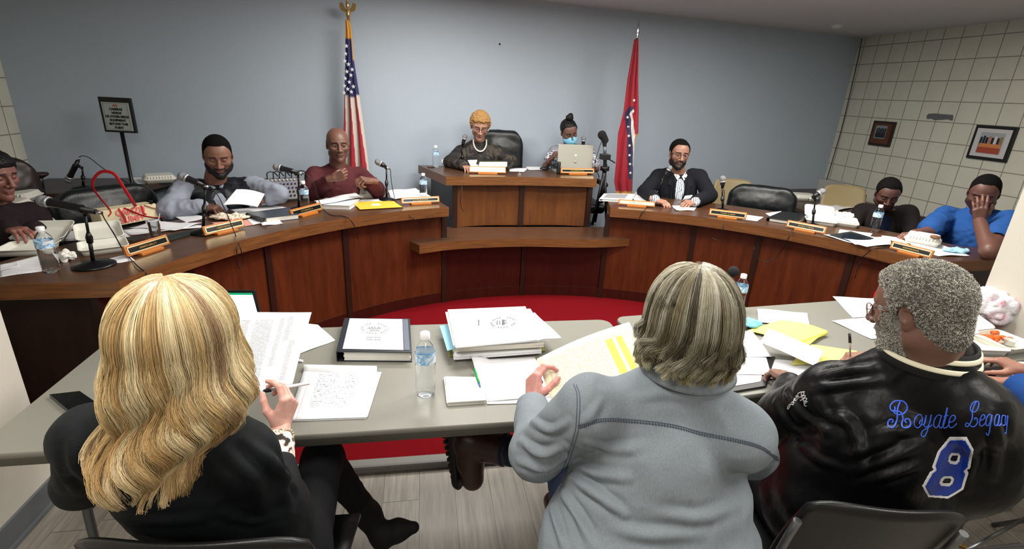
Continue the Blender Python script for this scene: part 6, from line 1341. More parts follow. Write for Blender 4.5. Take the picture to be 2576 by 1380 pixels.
# side tables against the walls behind the wings
def side_table(label, quad, z):
    t = thing('side_table', label, 'table', (*np.mean([q[:2] for q in quad], 0), PZ)); mb = MB().ext([np.array((q[0], q[1], z-.045)) for q in quad], (0, 0, 1), .045); mb.build('tabletop', M('dark_walnut_top', (58, 42, 32), .35, var=.12, vscale=9), t, bevel=.004)
    c = np.mean([q[:2] for q in quad], 0)
    for q in quad: p = np.array(q[:2])+(c-np.array(q[:2]))*.09; MB().box((p[0], p[1], (PZ+z-.045)/2), (.05, .05, z-.045-PZ)).build('leg', M('dark_walnut_leg', (44, 30, 22), .4), t)
    return t
ZS, ZSL = .78, .95
wl_ = lambda x: CW0[1]+(x-CW0[0])*wd[1]/wd[0]
q = [P(150, 470, ZS), P(440, 500, ZS)]
side_table('dark brown side table against the back wall behind the left wing', [(-2.98, 3.95), (-2.22, 4.15), (-2.05, wl_(-2.05)-.04), (-2.98, wl_(-2.98)-.04)], ZSL)
side_table('dark brown side table in the right corner behind the right wing', [(3.85, 4.45), (5.1, 4.3), (5.1, wl_(5.1)-.15), (4.0, wl_(4.0)-.12)], ZS)
# tan chairs
for lab, (px, py, Y), fc in (('tan plastic chair in front of the back wall, left of the empty leather chair', (1858, 470, 4.95), (-.4, -1)), ('tan plastic chair behind the man in the dark jacket, at the laptop table', (2148, 487, 4.5), (-.5, -1))):
    p = PY(px, py, Y); tc = folding_chair(lab, p[:2], fc, .46, M('tan_vinyl', (150, 134, 98), .5), top=p[2], w=.42); tc.location[2] = PZ
    tc['group'] = 'tan chairs'
    for ch in tc.children: pass

# chairs of the audience
pB = PY(468, 1350, .80); folding_chair('black folding chair the blonde woman sits on', (pB[0]+.0, 1.18), (.12, 1), top=.905, w=.5)
folding_chair('black folding chair the man in the grey denim shirt sits on', (.55, .92), (.08, 1), top=.74, w=.46)
folding_chair('black folding chair the man in the black satin jacket sits on', (1.15, 1.07), (.22, 1), top=.91, w=.40, seatm=None)
folding_chair('black folding chair of the person in the blue shirt at the right edge', (2.42, 1.1), (-.25, 1), top=.78, w=.46)
# ---------------- name plates ----------------
NP = [((327, 652), (433, 618), ZT, 'nameplate on the left wing beside the round mic base', 11, False, .055), ((520, 598), (620, 574), ZT, 'nameplate in front of the man in the quilted vest', 9, False, .055),
      ((739, 552), (815, 531), ZT, 'nameplate at the corner of the closed black binder, left wing', 8, False, .055), ((1011, 517), (1107, 512), ZT, 'nameplate at the inner end of the left wing, beside the orange envelope', 9, False, .05),
      ((1180, 437), (1273, 439), ZH, 'pale nameplate on the raised desk before the woman with pearls', 12, True, .058), ((1411, 439), (1496, 440), ZH, 'nameplate with dark strip below the silver laptop', 10, False, .05),
      ((1555, 517), (1647, 524), ZT, 'nameplate reflecting light at the inner end of the right wing', 8, True, .045), ((1782, 544), (1876, 556), ZT, 'nameplate before the empty chair, beside a small white card', 8, False, .055),  # first plate is black, its glare painted in as a pale panel
      ((1975, 574), (2073, 593), ZT, 'nameplate in front of the open foam tray on the right wing', 10, False, .055), ((2234, 628), (2338, 655), ZT, 'honey-coloured nameplate nearest the man in the blue shirt', 10, False, .055)]
for a, b, z, lab, n, li, hh in NP: nameplate(a, b, z, lab, n, light=li, hgt=hh)
# ---------------- microphones ----------------
def A(b, *pts): return [at(b, *p) for p in pts]
def over(pts, z0, dz=0.): return [P(x, y, z0) for x, y in pts]
RX = lambda a, r, z: np.array((*pol(r, a), z))
def hang(x, y, r=RI-.012):     # point on the vertical cylinder just in front of the desk edge, seen at a pixel
    d = ray(x, y); o = CAMP[:2]-DC; a = d[:2]@d[:2]; b_ = 2*o@d[:2]; c_ = o@o-r*r; disc = b_*b_-4*a*c_; t_ = (-b_+math.sqrt(max(0, disc)))/(2*a); return CAMP+d*t_
b = P(237, 668, ZT); mic('black microphone on round base nearest the camera on the left wing', b, *A(b, (108, 505), (240, 532), (214, 540)), A(b, (262, 548), (288, 590))+[P(312, 632, ZT+.02), P(345, 668, ZT+.01), hang(372, 694), hang(385, 760)], disc=.088)
b = PY(210, 470, 4.25); b[2] = ZSL; hp = A(b, (172, 452), (196, 404), (207, 422)); mic('microphone bent downwards on the side table by the back wall', b, hp[0], hp[1], hp[2], A(b, (205, 392), (225, 397), (262, 425), (300, 447))+[P(335, 470, ZSL+.01)])
b = P(512, 585, ZT); mic('microphone on stand before the man in the quilted vest', b, *A(b, (459, 444), (512, 466), (516, 474)), A(b, (545, 487), (563, 520), (580, 560))+[P(592, 590, ZT+.004), hang(602, 615), hang(612, 655), hang(607, 676), hang(599, 668), hang(594, 620)])
b = P(752, 527, ZT); mic('microphone on thick black stand left of the man in maroon', b, *A(b, (696, 420), (749, 434), (751, 440)), A(b, (772, 440), (789, 460), (799, 495))+[P(812, 525, ZT+.01), P(835, 541, ZT+.004), P(862, 543, ZT+.004), P(880, 552, ZT), hang(893, 572), hang(900, 600)], disc=.06)
b = P(973, 503, ZT); mic('upright microphone on stand right of the man in maroon', b, *A(b, (951, 407), (971, 420), (972, 424)), A(b, (982, 428), (985, 460), (991, 490))+[P(996, 507, ZT+.005), P(1014, 524, ZT), hang(1034, 545), hang(1046, 556)], disc=.062)
b = P(1165, 423, ZH); mic('slim microphone with clear neck in front of the woman with pearls', b, *A(b, (1170, 343), (1163, 366), (1162, 370)), [at(b, 1163, 400), P(1164, 430, ZH+.005), P(1163, 446, ZH-.02)]+A(P(1163, 446, ZH), (1161, 480), (1158, 510), (1164, 528), (1168, 532)), disc=.065, s=.9)
b = P(1468, 430, ZH); mic('microphone standing in front of the silver laptop', b, *A(b, (1468, 348), (1467, 368), (1467, 372)), A(b, (1472, 376), (1482, 398), (1494, 416))+[P(1505, 440, ZH+.003)]+A(P(1506, 446, ZH), (1508, 470), (1500, 515), (1482, 536), (1462, 534)), disc=.05, s=.9)
b = P(1640, 510, ZT); mic('microphone raised to the mouth of the bearded man in the suit', b, *A(b, (1685, 422), (1671, 444), (1668, 450)), A(b, (1655, 474), (1637, 498))+[P(1626, 522, ZT+.004), P(1619, 531, ZT), hang(1612, 540), hang(1606, 556)], disc=.05, s=.85, knob=False)
b = P(1817, 530, ZT); mic('upright microphone right of the bearded man in the suit', b, *A(b, (1818, 449), (1818, 470), (1817, 474)), A(b, (1822, 480), (1821, 510))+[P(1820, 543, ZT+.003), P(1820, 551, ZT), hang(1818, 575), hang(1805, 602), hang(1790, 598)], disc=.055)
b = P(2043, 568, ZT); mic('tilted microphone above the open foam tray on the right wing', b, *A(b, (2068, 482), (2043, 497), (2051, 502)), A(b, (2030, 505), (2015, 527), (2001, 556))+[P(1990, 585, ZT+.004), P(1986, 594, ZT), hang(1966, 630), hang(1936, 658), hang(1908, 650), hang(1896, 622)], disc=.06)
cable(MB(), [P(2240, 622, ZT+.004), P(2205, 624, ZT+.004), P(2192, 629, ZT), hang(2172, 645), hang(2160, 668), hang(2150, 700)], .0028).build('microphone_cable', RUBBER); tag(bpy.data.objects['microphone_cable'], 'thin black cable hanging over the right wing beside the honey-coloured nameplate', 'cable')
b = P(1838, 764, TZ); hd_ = at(b, 1845, 683); t = thing('foam_microphone', 'black foam-ball microphone behind the man in the grey denim shirt', 'microphone', b)
MB().sphere(hd_, .030, 12).build('foam_windscreen', M('black_foam', (22, 22, 23), .95, bump=.9, bscale=500), t); MB().tube([hd_-(0, 0, .02), at(b, 1832, 712), b+(0, 0, .06)], .006, 8).build('pole', CHROME, t); MB().lathe([(.05, 0), (.05, .01), (.02, .02), (.01, .06), (.001, .06)], b, 20).build('base', BLACKP, t)
# ---------------- bottles ----------------
bottle('water bottle on the left wing beside the crumpled napkin', P(131, 683, ZT), .215); bottle('water bottle beside the man in maroon, left of his papers', P(768, 527, ZT), .21); bottle('water bottle at the inner end of the left wing', P(1065, 496, ZT), .205)
bottle('water bottle on the left corner of the raised desk', P(1096, 420, ZH), .2); bottle('water bottle in front of the man in the dark brown jacket', P(2197, 582, ZT), .21); bottle('large water bottle on the left folding table beside the seal binder', P(1071, 992, TZ), .25); bottle('water bottle mostly hidden behind the grey-haired man in denim', P(1852, 782, TZ), .21)
# ---------------- foam boxes ----------------
def boxR(px, ang_deg): return rotz(math.radians(ang_deg))
clamshell('closed foam box at the far left, upper one', P(42, 503, ZSL), rotz(.1), .24, .2, h=.03); clamshell('closed foam box at the far left, lower one', P(18, 528, ZSL-.0), rotz(.2), .22, .2, h=.03)
clamshell('closed foam box on the side table near the sign', P(402, 456, ZSL), rotz(.5), .23, .2, h=.03)
bx = clamshell('open foam box beside the round mic base on the left wing', P(262, 628, ZT), rotz(.55), .21, .2, open_=.25)
bx2 = clamshell('open foam box holding crumpled paper by the left water bottle', P(75, 632, ZT), rotz(.15), .22, .19, open_=.3)
clamshell('open foam box with food wrappings before the man in maroon', P(925, 494, ZT), rotz(.45), .22, .18, open_=.3)
clamshell('open foam tray behind the tilted microphone on the right wing', P(2062, 562, ZT), rotz(-.6), .22, .19, open_=.35); clamshell('foam box heaped with papers beside the open foam tray', P(2122, 566, ZT), rotz(-.7), .2, .17, h=.03)
clamshell('closed foam box in front of the man in the blue shirt', P(2318, 612, ZT), rotz(-.9), .21, .19, h=.035); clamshell('closed foam box on the side table beside the silver laptop', P(2020, 502, ZS), rotz(-.2), .26, .2, h=.035)
j1 = clamshell('open foam box with fried food on the right folding table', P(2520, 868, TZ), rotz(.1), .21, .19, open_=.3)
j2 = clamshell('empty foam tray beside the fried food box', P(2455, 876, TZ), rotz(-.15), .19, .17, open_=.3)
FRY = M('orange_fried_food', (206, 92, 20), .5, var=.4, vscale=60, bump=.5, bscale=120)
fc = P(2505, 860, TZ)+(0, 0, .02); rr = random.Random(4)
for k in range(13):
    c = fc+np.array((rr.uniform(-.07, .05), rr.uniform(-.03, .05), rr.uniform(0, .012))); V, F = sculpt([rcone(c, c+np.array((rr.uniform(-.02, .02), rr.uniform(-.015, .015), rr.uniform(-.004, .008))), .011, .008), ell(c+np.array((rr.uniform(-.008, .008), rr.uniform(-.008, .008), .004)), (.012, .009, .008))], .0028, .005); V = wrinkle(V, F, .0016, 90, k)
    o = link('fried_piece', mesh_from(V-c, F), FRY); o.location = c; tag(o, 'orange fried piece in the foam box on the right folding table', 'food', 'fried pieces in the foam box')
c = P(2535, 872, TZ)+(0, 0, .012); t = thing('sauce_cup', 'small clear sauce cup beside the fried food', 'cup', c); MB().lathe([(.018, 0), (.024, .026), (.026, .027), (.023, .025), (.017, .002), (.001, .002)], c, 20).build('cup', M('translucent_plastic', (220, 220, 212), .3, trans=.4), t)
def crumple(name, label, cat, c, r, mat, seed, h=.006, amp=.35, sc=18, group=None, flat=.6):
    V, F = sculpt([ell(c, (r[0], r[1], r[2]))], h, .01); V = relax(V, F, 1); N = vnormals(V, F); q = V+seed*3.1; n = (np.abs(2*vnoise(q, sc)-1)+.6*np.abs(2*vnoise(q, sc*2.1)-1)); V = V+N*((n-.7)*amp*min(r))[:, None]
    c = np.array(c); o = link(name, mesh_from(V-c, F, name, smooth=False), mat); o.location = c; return tag(o, label, cat, group)
TISS = M('tissue', (216, 214, 208), .85); BROWNF = M('brown_food', (120, 78, 46), .6, var=.4, vscale=50)
crumple('crumpled_napkin', 'crumpled white napkin between the left water bottle and mic base', 'napkin', P(168, 655, ZT)+(0, 0, .025), (.04, .035, .026), TISS, 1, h=.003, amp=.9, sc=32)
crumple('crumpled_paper', 'crumpled white wrapping in the open foam box by the left bottle', 'wrapping', P(60, 612, ZT)+(0, 0, .04), (.07, .05, .025), TISS, 2, h=.004, amp=.9, sc=26); crumple('food_roll', 'brown bread roll in the open foam box by the left bottle', 'food', P(88, 612, ZT)+(0, 0, .045), (.04, .02, .018), BROWNF, 3, amp=.1)
crumple('crumpled_wrapper', 'crumpled cream wrapper before the man in the quilted vest', 'wrapper', P(580, 552, ZT)+(0, 0, .02), (.13, .06, .018), M('cream_wrapper', (214, 204, 186), .8), 4, h=.004, amp=1., sc=24); crumple('crumpled_wrapper', 'food wrappings in the foam box before the man in maroon', 'wrapper', P(905, 486, ZT)+(0, 0, .04), (.12, .05, .02), M('cream_wrapper'), 5, h=.004, amp=1., sc=24)
crumple('crumpled_wrapper', 'pinkish crumpled wrapper behind the open foam tray, right wing', 'wrapper', P(2095, 550, ZT)+(0, 0, .045), (.05, .04, .02), M('pink_wrapper', (206, 178, 170), .8), 6, h=.003, amp=1.1, sc=30); crumple('crumpled_papers', 'heap of papers and cup on the foam box, right wing', 'papers', P(2120, 560, ZT)+(0, 0, .065), (.08, .06, .018), PAPER, 7, h=.004, amp=1., sc=24)
bagm = NB('white_pink_plastic_bag'); nn = bagm.noise(bagm.coord(), 11, 3, .6); bagm.set(Base_Color=bagm.ramp(nn, [(.45, lin((228, 226, 232))), (.56, lin((226, 196, 208))), (.62, lin((214, 150, 168))), (.7, lin((226, 224, 230)))]), Roughness=.35); bagm.bump(bagm.noise(bagm.coord(), 22, 5, .7), 1., .02)
crumple('plastic_bag', 'white and pink plastic bag on the right folding table by the wall', 'bag', P(2490, 812, TZ)+(0, .02, .095), (.16, .12, .10), bagm.m, 8, h=.006, amp=.3, sc=14)
crumple('face_mask', 'crumpled pale blue face mask beside the yellow pad', 'face mask', P(1880, 822, TZ)+(0, 0, .022), (.06, .05, .02), M('mask_blue'), 9, h=.0035, amp=.8, sc=30); crumple('face_mask', 'pale blue face mask lying on the right end of the dais', 'face mask', P(2402, 634, ZT)+(0, 0, .014), (.10, .055, .014), M('pale_mask_blue', (150, 196, 222), .8), 10, h=.004, amp=.9, sc=26)
crumple('face_mask', 'black and white face mask beside the mic on the raised desk', 'face mask', P(1142, 420, ZH)+(0, -.02, .035), (.06, .04, .035), M('black_mask', (12, 12, 13), .8), 11, amp=.12); crumple('tissue', 'white tissue beside the black face mask on the raised desk', 'tissue', P(1118, 416, ZH)+(0, 0, .03), (.035, .03, .03), TISS, 12)
crumple('red_plastic_item', 'glossy red plastic item on the right folding table past the bearded man', 'plastic item', P(2226, 768, TZ)+(0, 0, .055), (.085, .05, .06), M('red_gloss', (176, 14, 28), .2), 13, amp=.12)
# ---------------- papers on the dais ----------------
def page(label, pts, z=ZT, mat=None, cat='paper', **k): return sheet('paper_sheet', label, cat, pts, z, mat, group='loose papers on the dais', **k)
TXT = print_mat('printed_page')
t = thing('padded_rest', 'dark mushroom-shaped padded rest on a post at the far left', 'padded rest', P(106, 474, ZSL)); c = P(106, 474, ZSL); tpp = at(c, 98, 437); MB().tube([c, tpp-(0, 0, .012)], [.014, .018], 12).build('post', BLACKP, t); MB().lathe([(.02, -.03), (.05, -.012), (.058, .0), (.05, .008), (.001, .012)], tpp, 24).build('pad', M('dark_maroon_pad', (44, 22, 26), .5), t)
page('white sheet under the left water bottle at the front edge', [(0, 668), (105, 640), (110, 682), (0, 698)]); page('small white card at the far left front edge', [(0, 668), (45, 660), (50, 672), (0, 684)], offs=.003); page('white papers behind the round mic base on the left wing', [(165, 590), (330, 575), (345, 610), (170, 625)], TXT, seed=2) if False else None
page('white sheet behind the open foam box on the left wing', [(145, 583), (300, 575), (335, 600), (160, 606)], seed=1); page('large white sheet beside the tote bag', [(300, 580), (470, 560), (522, 572), (330, 592)], seed=2, wave=.004); page('white sheet with curled corner beside the dark folder', [(322, 575), (400, 560), (510, 565), (440, 583)], seed=4, wave=.006, offs=.004)
page('small white sheet before the vest man, left of the microphone', [(440, 546), (490, 538), (520, 548), (468, 560)], seed=5); page('white sheet under the leftmost nameplate', [(275, 650), (320, 640), (340, 655), (295, 662)], seed=3)
page('pink and white menu card under the crumpled wrapper', [(530, 560), (620, 552), (640, 566), (560, 576)], mat=M('pink_card', (214, 150, 140), .7), seed=6); page('white napkin folded behind the second nameplate', [(620, 552), (650, 548), (668, 560), (636, 567)], offs=.002); page('white paper with torn end before the closed black binder', [(650, 556), (700, 554), (712, 563), (660, 568)], seed=8, wave=.004)
page('white sheet under the hand of the man in the quilted vest', [(580, 528), (690, 516), (728, 524), (600, 540)], seed=7)
page('white sheets right of the microphone at the left wing end', [(975, 480), (1045, 476), (1085, 497), (985, 503)], seed=9, wave=.008); page('white sheet beside the bottle at the left wing end', [(1020, 490), (1070, 492), (1090, 503), (1010, 506)], seed=10, offs=.006)
page('white sheet beneath the foam box before the man in maroon', [(880, 505), (960, 500), (975, 512), (895, 520)], seed=11, offs=.002)
page('white sheet behind the raised desk nameplate, right side', [(1280, 424), (1330, 422), (1318, 432), (1282, 431)], z=ZH, seed=1); page('white paper left of the silver laptop', [(1322, 419), (1372, 420), (1380, 428), (1330, 427)], z=ZH, seed=2)
page('white card beside the nameplate of the empty chair', [(1872, 540), (1921, 546), (1905, 556), (1868, 553)]); page('white sheet under the hands of the bearded man in the suit', [(1690, 518), (1755, 520), (1745, 530), (1700, 530)], seed=3, wave=.006)
page('white sheet curling up beside the reflecting nameplate', [(1590, 500), (1600, 484), (1650, 510), (1600, 514)], seed=4, wave=.01); page('white sheets under the tablet on the right wing', [(2070, 592), (2160, 588), (2245, 610), (2180, 624)], seed=5, wave=.005)
page('long white sheet at the front edge below the tablet', [(2110, 598), (2240, 600), (2240, 620), (2150, 618)], seed=6, wave=.006, offs=.004); page('white sheet in front of the bottle on the right wing', [(2112, 578), (2195, 588), (2190, 594), (2108, 588)], seed=7, offs=.002); page('white sheet under the hand of the man in the blue shirt', [(2215, 596), (2290, 598), (2330, 612), (2250, 612)], seed=8, wave=.006, offs=.002)
page('white paper with large sheet under the closed foam box, right end', [(2250, 605), (2330, 600), (2440, 645), (2360, 645)], seed=9, wave=.005)
page('white papers on the far left desk part', [(20, 540), (135, 534), (145, 552), (0, 570)], z=ZSL-.02, seed=3) if False else page('white papers behind the left water bottle', [(10, 545), (120, 538), (148, 560), (20, 566)], z=ZT+.03, seed=3)
t = page('white paper on the side table beside the foam box near the sign', [(330, 446), (355, 446), (370, 461), (345, 463)], z=ZSL)
for lab, pt, z in (('white papers fanned on the laptop side table', [(2055, 515), (2110, 505), (2130, 520), (2065, 528)], ZS), ('white sheet at the edge of the laptop side table', [(2080, 522), (2130, 512), (2160, 520), (2100, 532)], ZS+.004)): page(lab, pt, z=z, wave=.006)
# held sheets at the dais
V1 = [np.array(PY(594, 476, 3.70)), np.array(PY(666, 488, 3.80)), np.array(PY(648, 521, 3.72)), np.array(PY(560, 516, 3.60))]
sheet('held_page', 'white page held up by the man in the quilted vest', 'paper', V1, None, PAPER, fn=lambda u, v: np.array((0, 0, .012*math.sin(3.1*u))))
c0 = P(1715, 512, ZT); sheet('curled_pages', 'curled white pages in the hand of the bearded man', 'paper', [c0+(-.05, -.02, .02), c0+(.05, .03, .02), c0+(.05, .03, .02), c0+(-.05, -.02, .02)], None, PAPER, fn=lambda u, v: np.array((.08*v, -.03*math.sin(v*4.4), .028-.028*math.cos(v*4.4))))
c0 = P(1208, 418, ZH); sheet('booklet', 'open white booklet standing before the woman with pearls', 'booklet', [PY(1176, 403, 4.72), PY(1200, 402, 4.74), PY(1203, 420, 4.66), PY(1186, 421, 4.64)], None, PAPER)
t = thing('cream_folder', 'cream printed card standing behind the pale nameplate', 'card', P(1236, 425, ZH)); q_ = [PY(1203, 419, 4.60), PY(1275, 419, 4.62), PY(1276, 407, 4.66), PY(1207, 407, 4.64)]; MB().ext(q_, (0, 1, 0), .004).build('card', M('cream_card', (224, 212, 178), .6), t)
t = thing('black_holder', 'black card holder behind the cream card on the raised desk', 'card holder', P(1236, 420, ZH)); MB().ext([PY(1196, 420, 4.68), PY(1278, 420, 4.68), PY(1275, 404, 4.69), PY(1200, 404, 4.69)], (0, 1, 0), .01).build('holder', BLACKP, t)
# ---------------- binders, folders, envelope on the dais ----------------
DB = M('slate_binder', (44, 50, 60), .35, spec=.5); WB = M('white_binder', (214, 216, 220), .4); BB = M('black_binder', (16, 17, 19), .35)
def bq(*px, z): return [P(x, y, z) for x, y in px]
binder('closed dark slate binder before the man in the quilted vest', bq((662, 548), (752, 538), (725, 521), (620, 534), z=ZT+.035), ZT, .035, DB)
binder('thick white binder stacked with loose pages before the man in maroon', bq((792, 514), (880, 517), (905, 500), (820, 497), z=ZT+.03), ZT, .03, WB); page('white loose sheet on the white binder', [(790, 505), (895, 487), (915, 498), (800, 516)], z=ZT+.034, seed=4, wave=.006)
ev = thing('envelope', 'orange-yellow envelope with white label at the left wing edge', 'envelope', P(945, 518, ZT)); EM = M('manila_orange', (234, 170, 52), .6); MB().ext(bq((886, 508), (990, 506), (1012, 521), (905, 527), z=ZT+.007), (0, 0, 1), .003).build('envelope_body', EM, ev, bevel=.001)
MB().ext(bq((934, 513), (956, 512), (958, 516), (935, 517), z=ZT+.0102), (0, 0, 1), .0006).build('address_label', PAPER, ev)
fo = thing('dark_folder', 'dark green open folder behind the leftmost nameplates', 'folder', P(420, 595, ZT)); MB().ext(bq((330, 618), (480, 580), (478, 592), (345, 628), z=ZT+.004), (0, 0, 1), .006).ext(bq((300, 600), (370, 590), (372, 596), (335, 607), z=ZT+.012), (0, 0, 1), .003).build('folder_cover', M('dark_green_cover', (34, 42, 38), .5), fo)
binder('silver-edged white binder at the inner end of the right wing', bq((1508, 500), (1588, 503), (1600, 487), (1520, 486), z=ZT+.02), ZT, .02, WB); MB().ext(bq((1518, 497), (1572, 499), (1580, 489), (1528, 488), z=ZT+.0205), (0, 0, 1), .002).build('cover_sheet', M('grey_cover', (150, 152, 156), .5), bpy.data.objects['ring_binder.002'])
binder('black binder with white pages before the empty chair on the right wing', bq((1930, 547), (2000, 557), (2045, 540), (1968, 531), z=ZT+.03), ZT, .03, BB); page('white papers under the black binder on the right wing', [(1925, 537), (1965, 531), (2000, 551), (1950, 552)], seed=3, offs=.001)
tb = thing('tablet', 'black tablet with glossy dark screen on the right wing', 'tablet', P(2135, 597, ZT)); MB().ext(bq((2085, 592), (2140, 583), (2205, 603), (2138, 606), z=ZT+.006), (0, 0, 1), .007).build('tablet_body', BLACKP, tb, bevel=.002); MB().ext(bq((2096, 592), (2140, 585.5), (2192, 602), (2138, 603), z=ZT+.0132), (0, 0, 1), .0004).build('screen', M('dark_glass_screen', (24, 34, 44), .08, var=.5, vscale=30), tb)
br = thing('brass_bell', 'small rounded brass object behind the honey-coloured nameplate', 'ornament', P(2283, 622, ZT)); MB().lathe([(.022, 0), (.022, .012), (.018, .022), (.006, .03), (.001, .03)], P(2283, 622, ZT), 20).build('dome', M('brass', (190, 150, 70), .25, metal=.9), br)
for lab, x, y, r_ in (('brown round cookie on the closed foam box before the blue shirt', 2353, 596, .03),): cc = P(x, y, ZT+.075); o = MB().lathe([(.001, 0), (r_, 0), (r_*1.05, .005), (r_*.8, .012), (.001, .013)], (0, 0, 0), 20).build('cookie', BROWNF); o.location = cc-(0, 0, .003); tag(o, lab, 'food')
cupb = thing('clear_cup', 'clear plastic cup with cutlery beside the dark folder', 'cup', P(392, 592, ZT)); MB().lathe([(.026, 0), (.036, .09), (.037, .09), (.033, .088), (.024, .003), (.001, .003)], P(392, 592, ZT), 24).build('cup', M('clear_plastic', (236, 240, 242), .06, trans=.95, ior=1.15), cupb); MB().tube([P(392, 592, ZT)+(0, 0, .01), P(392, 592, ZT)+(.04, .01, .13)], .003, 6).build('spoon', M('clear_plastic'), cupb)
for (x, y, lab) in ((1350, 426, 'black computer mouse left of the silver laptop'),): V, F = sculpt([ell(P(x+20, y+1, ZH)+(0, 0, .012), (.05, .03, .02))], .006, .01); o = link('computer_mouse', mesh_from(V-P(x+20, y+1, ZH), F), BLACKP); o.location = P(x+20, y+1, ZH); tag(o, lab, 'mouse')
c = P(1404, 438, ZH); o = MB().lathe([(.017, 0), (.018, .02), (.018, .11), (.015, .115), (.001, .115)], (0, 0, 0), 18).build('black_tumbler', BLACKP); o.location = c; tag(o, 'small black cylinder standing left of the silver laptop', 'canister')
c = P(1307, 433, ZH); o = MB().lathe([(.012, 0), (.018, 0), (.018, .008), (.012, .008)], (0, 0, 0), 20, axis=(0, -1, .3)).build('tape_ring', M('white_plastic')); o.location = c+(0, 0, .018); tag(o, 'white ring-shaped tape roll right of the pale nameplate', 'tape')
pn = MB().tube([P(536, 505, ZT+.10), P(548, 523, ZT+.03)], .004, 8).build('pen', BLACKP); tag(pn, 'black pen held by the man in the quilted vest', 'pen')
ph = MB().ext(bq((1077, 422), (1094, 421), (1090, 418), (1074, 419), z=ZH+.001), (0, 0, 1), .008).build('mobile_phone', M('dark_red_phone', (60, 24, 26), .3), bevel=.002); tag(ph, 'dark flat phone at the left corner of the raised desk', 'phone')
# ---------------- laptops ----------------
def laptop(label, hinge_l, hinge_r, z, lid_h, lean, depth, mat, screen=None, facing=1):
    a, b_ = hinge_l, hinge_r; t = thing('laptop', label, 'laptop', (np.array(a)+np.array(b_))/2); r = unit(b_-a); f = np.cross(r, (0, 0, 1.)); f = f*facing; u = unit(np.array((0, 0, 1.))-f*lean); n_ = np.cross(r, u)
    MB().ext([a, b_, b_+f*depth, a+f*depth], (0, 0, 1), .014).build('keyboard_base', mat, t, bevel=.003); a2, b2 = a+(0, 0, .014), b_+(0, 0, .014)
    MB().ext([a2, b2, b2+u*lid_h, a2+u*lid_h], -f, .008).build('lid', mat, t, bevel=.003)
    i = .012; nn = f*.0006
    if screen:
        MB().ext([a2+r*.004+u*.006+nn, b2-r*.004+u*.006+nn, b2-r*.004+u*(lid_h-.006)+nn, a2+r*.004+u*(lid_h-.006)+nn], f, .001).build('bezel', BLACKP, t)
        MB().ext([a2+r*i+u*.02+nn*3.5, b2-r*i+u*.02+nn*3.5, b2-r*i+u*(lid_h-.022)+nn*3.5, a2+r*i+u*(lid_h-.022)+nn*3.5], f, .0008).build('screen', screen, t)
        MB().ext([a2+r*i+u*(lid_h-.022)+nn*3.5, b2-r*i+u*(lid_h-.022)+nn*3.5, b2-r*i+u*(lid_h-.012)+nn*3.5, a2+r*i+u*(lid_h-.012)+nn*3.5], f, .0008).build('title_bar', M('green_title_bar', (12, 120, 82), .4, emit=(18, 150, 100), es=.8), t)
    return t, (a2, b2, r, u, f, n_)
SIL = M('silver_laptop', (158, 158, 148), .42, metal=.35)
a, b_ = P(1402, 437, ZH), P(1490, 439, ZH); a = a+(0, .02, 0); b_ = b_+(0, .02, 0); hh_ = np.linalg.norm(PY(1399, 364, a[1])-a)*.97
lt, (a2, b2, r, u, f, n_) = laptop('silver laptop open before the woman with the face mask', b_, a, ZH, hh_, -.12, .22, SIL); ctr = (a2+b2)/2+u*hh_*.62+(0, -.011, 0); MB().box(ctr, (.02, .002, .016)).build('logo', M('white_badge', (235, 235, 235), .4), lt, bevel=.003); MB().lathe([(.001, 0), (.012, 0), (.012, .001), (.001, .001)], ctr-u*.06, 20, axis=(0, -1, 0)).build('round_badge', M('grey_badge', (150, 150, 142), .4), lt)
laptop('grey laptop on the side table behind the right wing', P(2112, 508, ZS), P(2048, 500, ZS), ZS, .215, -.1, .2, M('grey_laptop', (108, 108, 106), .45, metal=.3))
a, b_ = PY(505, 820, 1.98), PY(655, 812, 1.98); a[2] = b_[2] = TZ; r = unit(b_-a); b_ = P(668, 838, TZ); a = b_-np.array((.34, -.02, 0)); top = PPl(657, 740, b_, (0, 1, 0)); laptop('open laptop with white screen on the left folding table', a, b_, TZ, .215, -.25, .2, BLACKP, M('lit_white_screen', (240, 244, 246), .3, emit=(232, 240, 244), es=1.1))
# ---------------- tote bag ----------------
bg = thing('tote_bag', 'cream tote bag with red straps on the left wing', 'bag', P(330, 572, ZT)); BGM = M('cream_canvas', (206, 194, 160), .8, var=.08, vscale=20, bump=.3, bscale=400); fl, fr_ = P(262, 576, ZT), P(408, 546, ZT); bkd = unit([-(fr_-fl)[1], (fr_-fl)[0], 0])*.10
hL = at(fl, 249, 531); hR = at(fr_, 392, 511); hL = fl+(hL-fl)*1.; top = [hL, hR, hR+bkd, hL+bkd]; bot = [fl, fr_, fr_+bkd, fl+bkd]; MB().hull8(bot, top).build('bag_body', BGM, bg, bevel=.006)
rb = unit(hR-hL); ub = unit((hL-fl)+(hR-fr_)); fc = (fl+fr_+hL+hR)/4
for body, dz, sz in (('CAMZU', .022, .052), ('SUMFE', -.024, .052)): text('lettering', body, sz, fc+ub*dz, rb, ub, M('pink_print', (216, 110, 104), .8), bg, off=.002, bold=.002)
RS = M('red_strap', (178, 16, 28), .55)
def strap(pts, w_=.009): MB().tube(bez(pts, 30), w_, 8, flat=(1., .22)).build('strap', RS, bg)
fo_ = -bkd*.04
strap([fl+(fr_-fl)*.12+ub*.07-bkd*.05, hL+rb*.06, at(fl, 233, 470), at(fl, 250, 434), at(fl, 285, 436), at(fl, 310, 470), at(fl, 337, 512), hL+(hR-hL)*.62+(0, 0, .0)])
strap([hL+(hR-hL)*.3-bkd*.03, fl+(fr_-fl)*.33+ub*.01-bkd*.06, ]+[]) if False else None
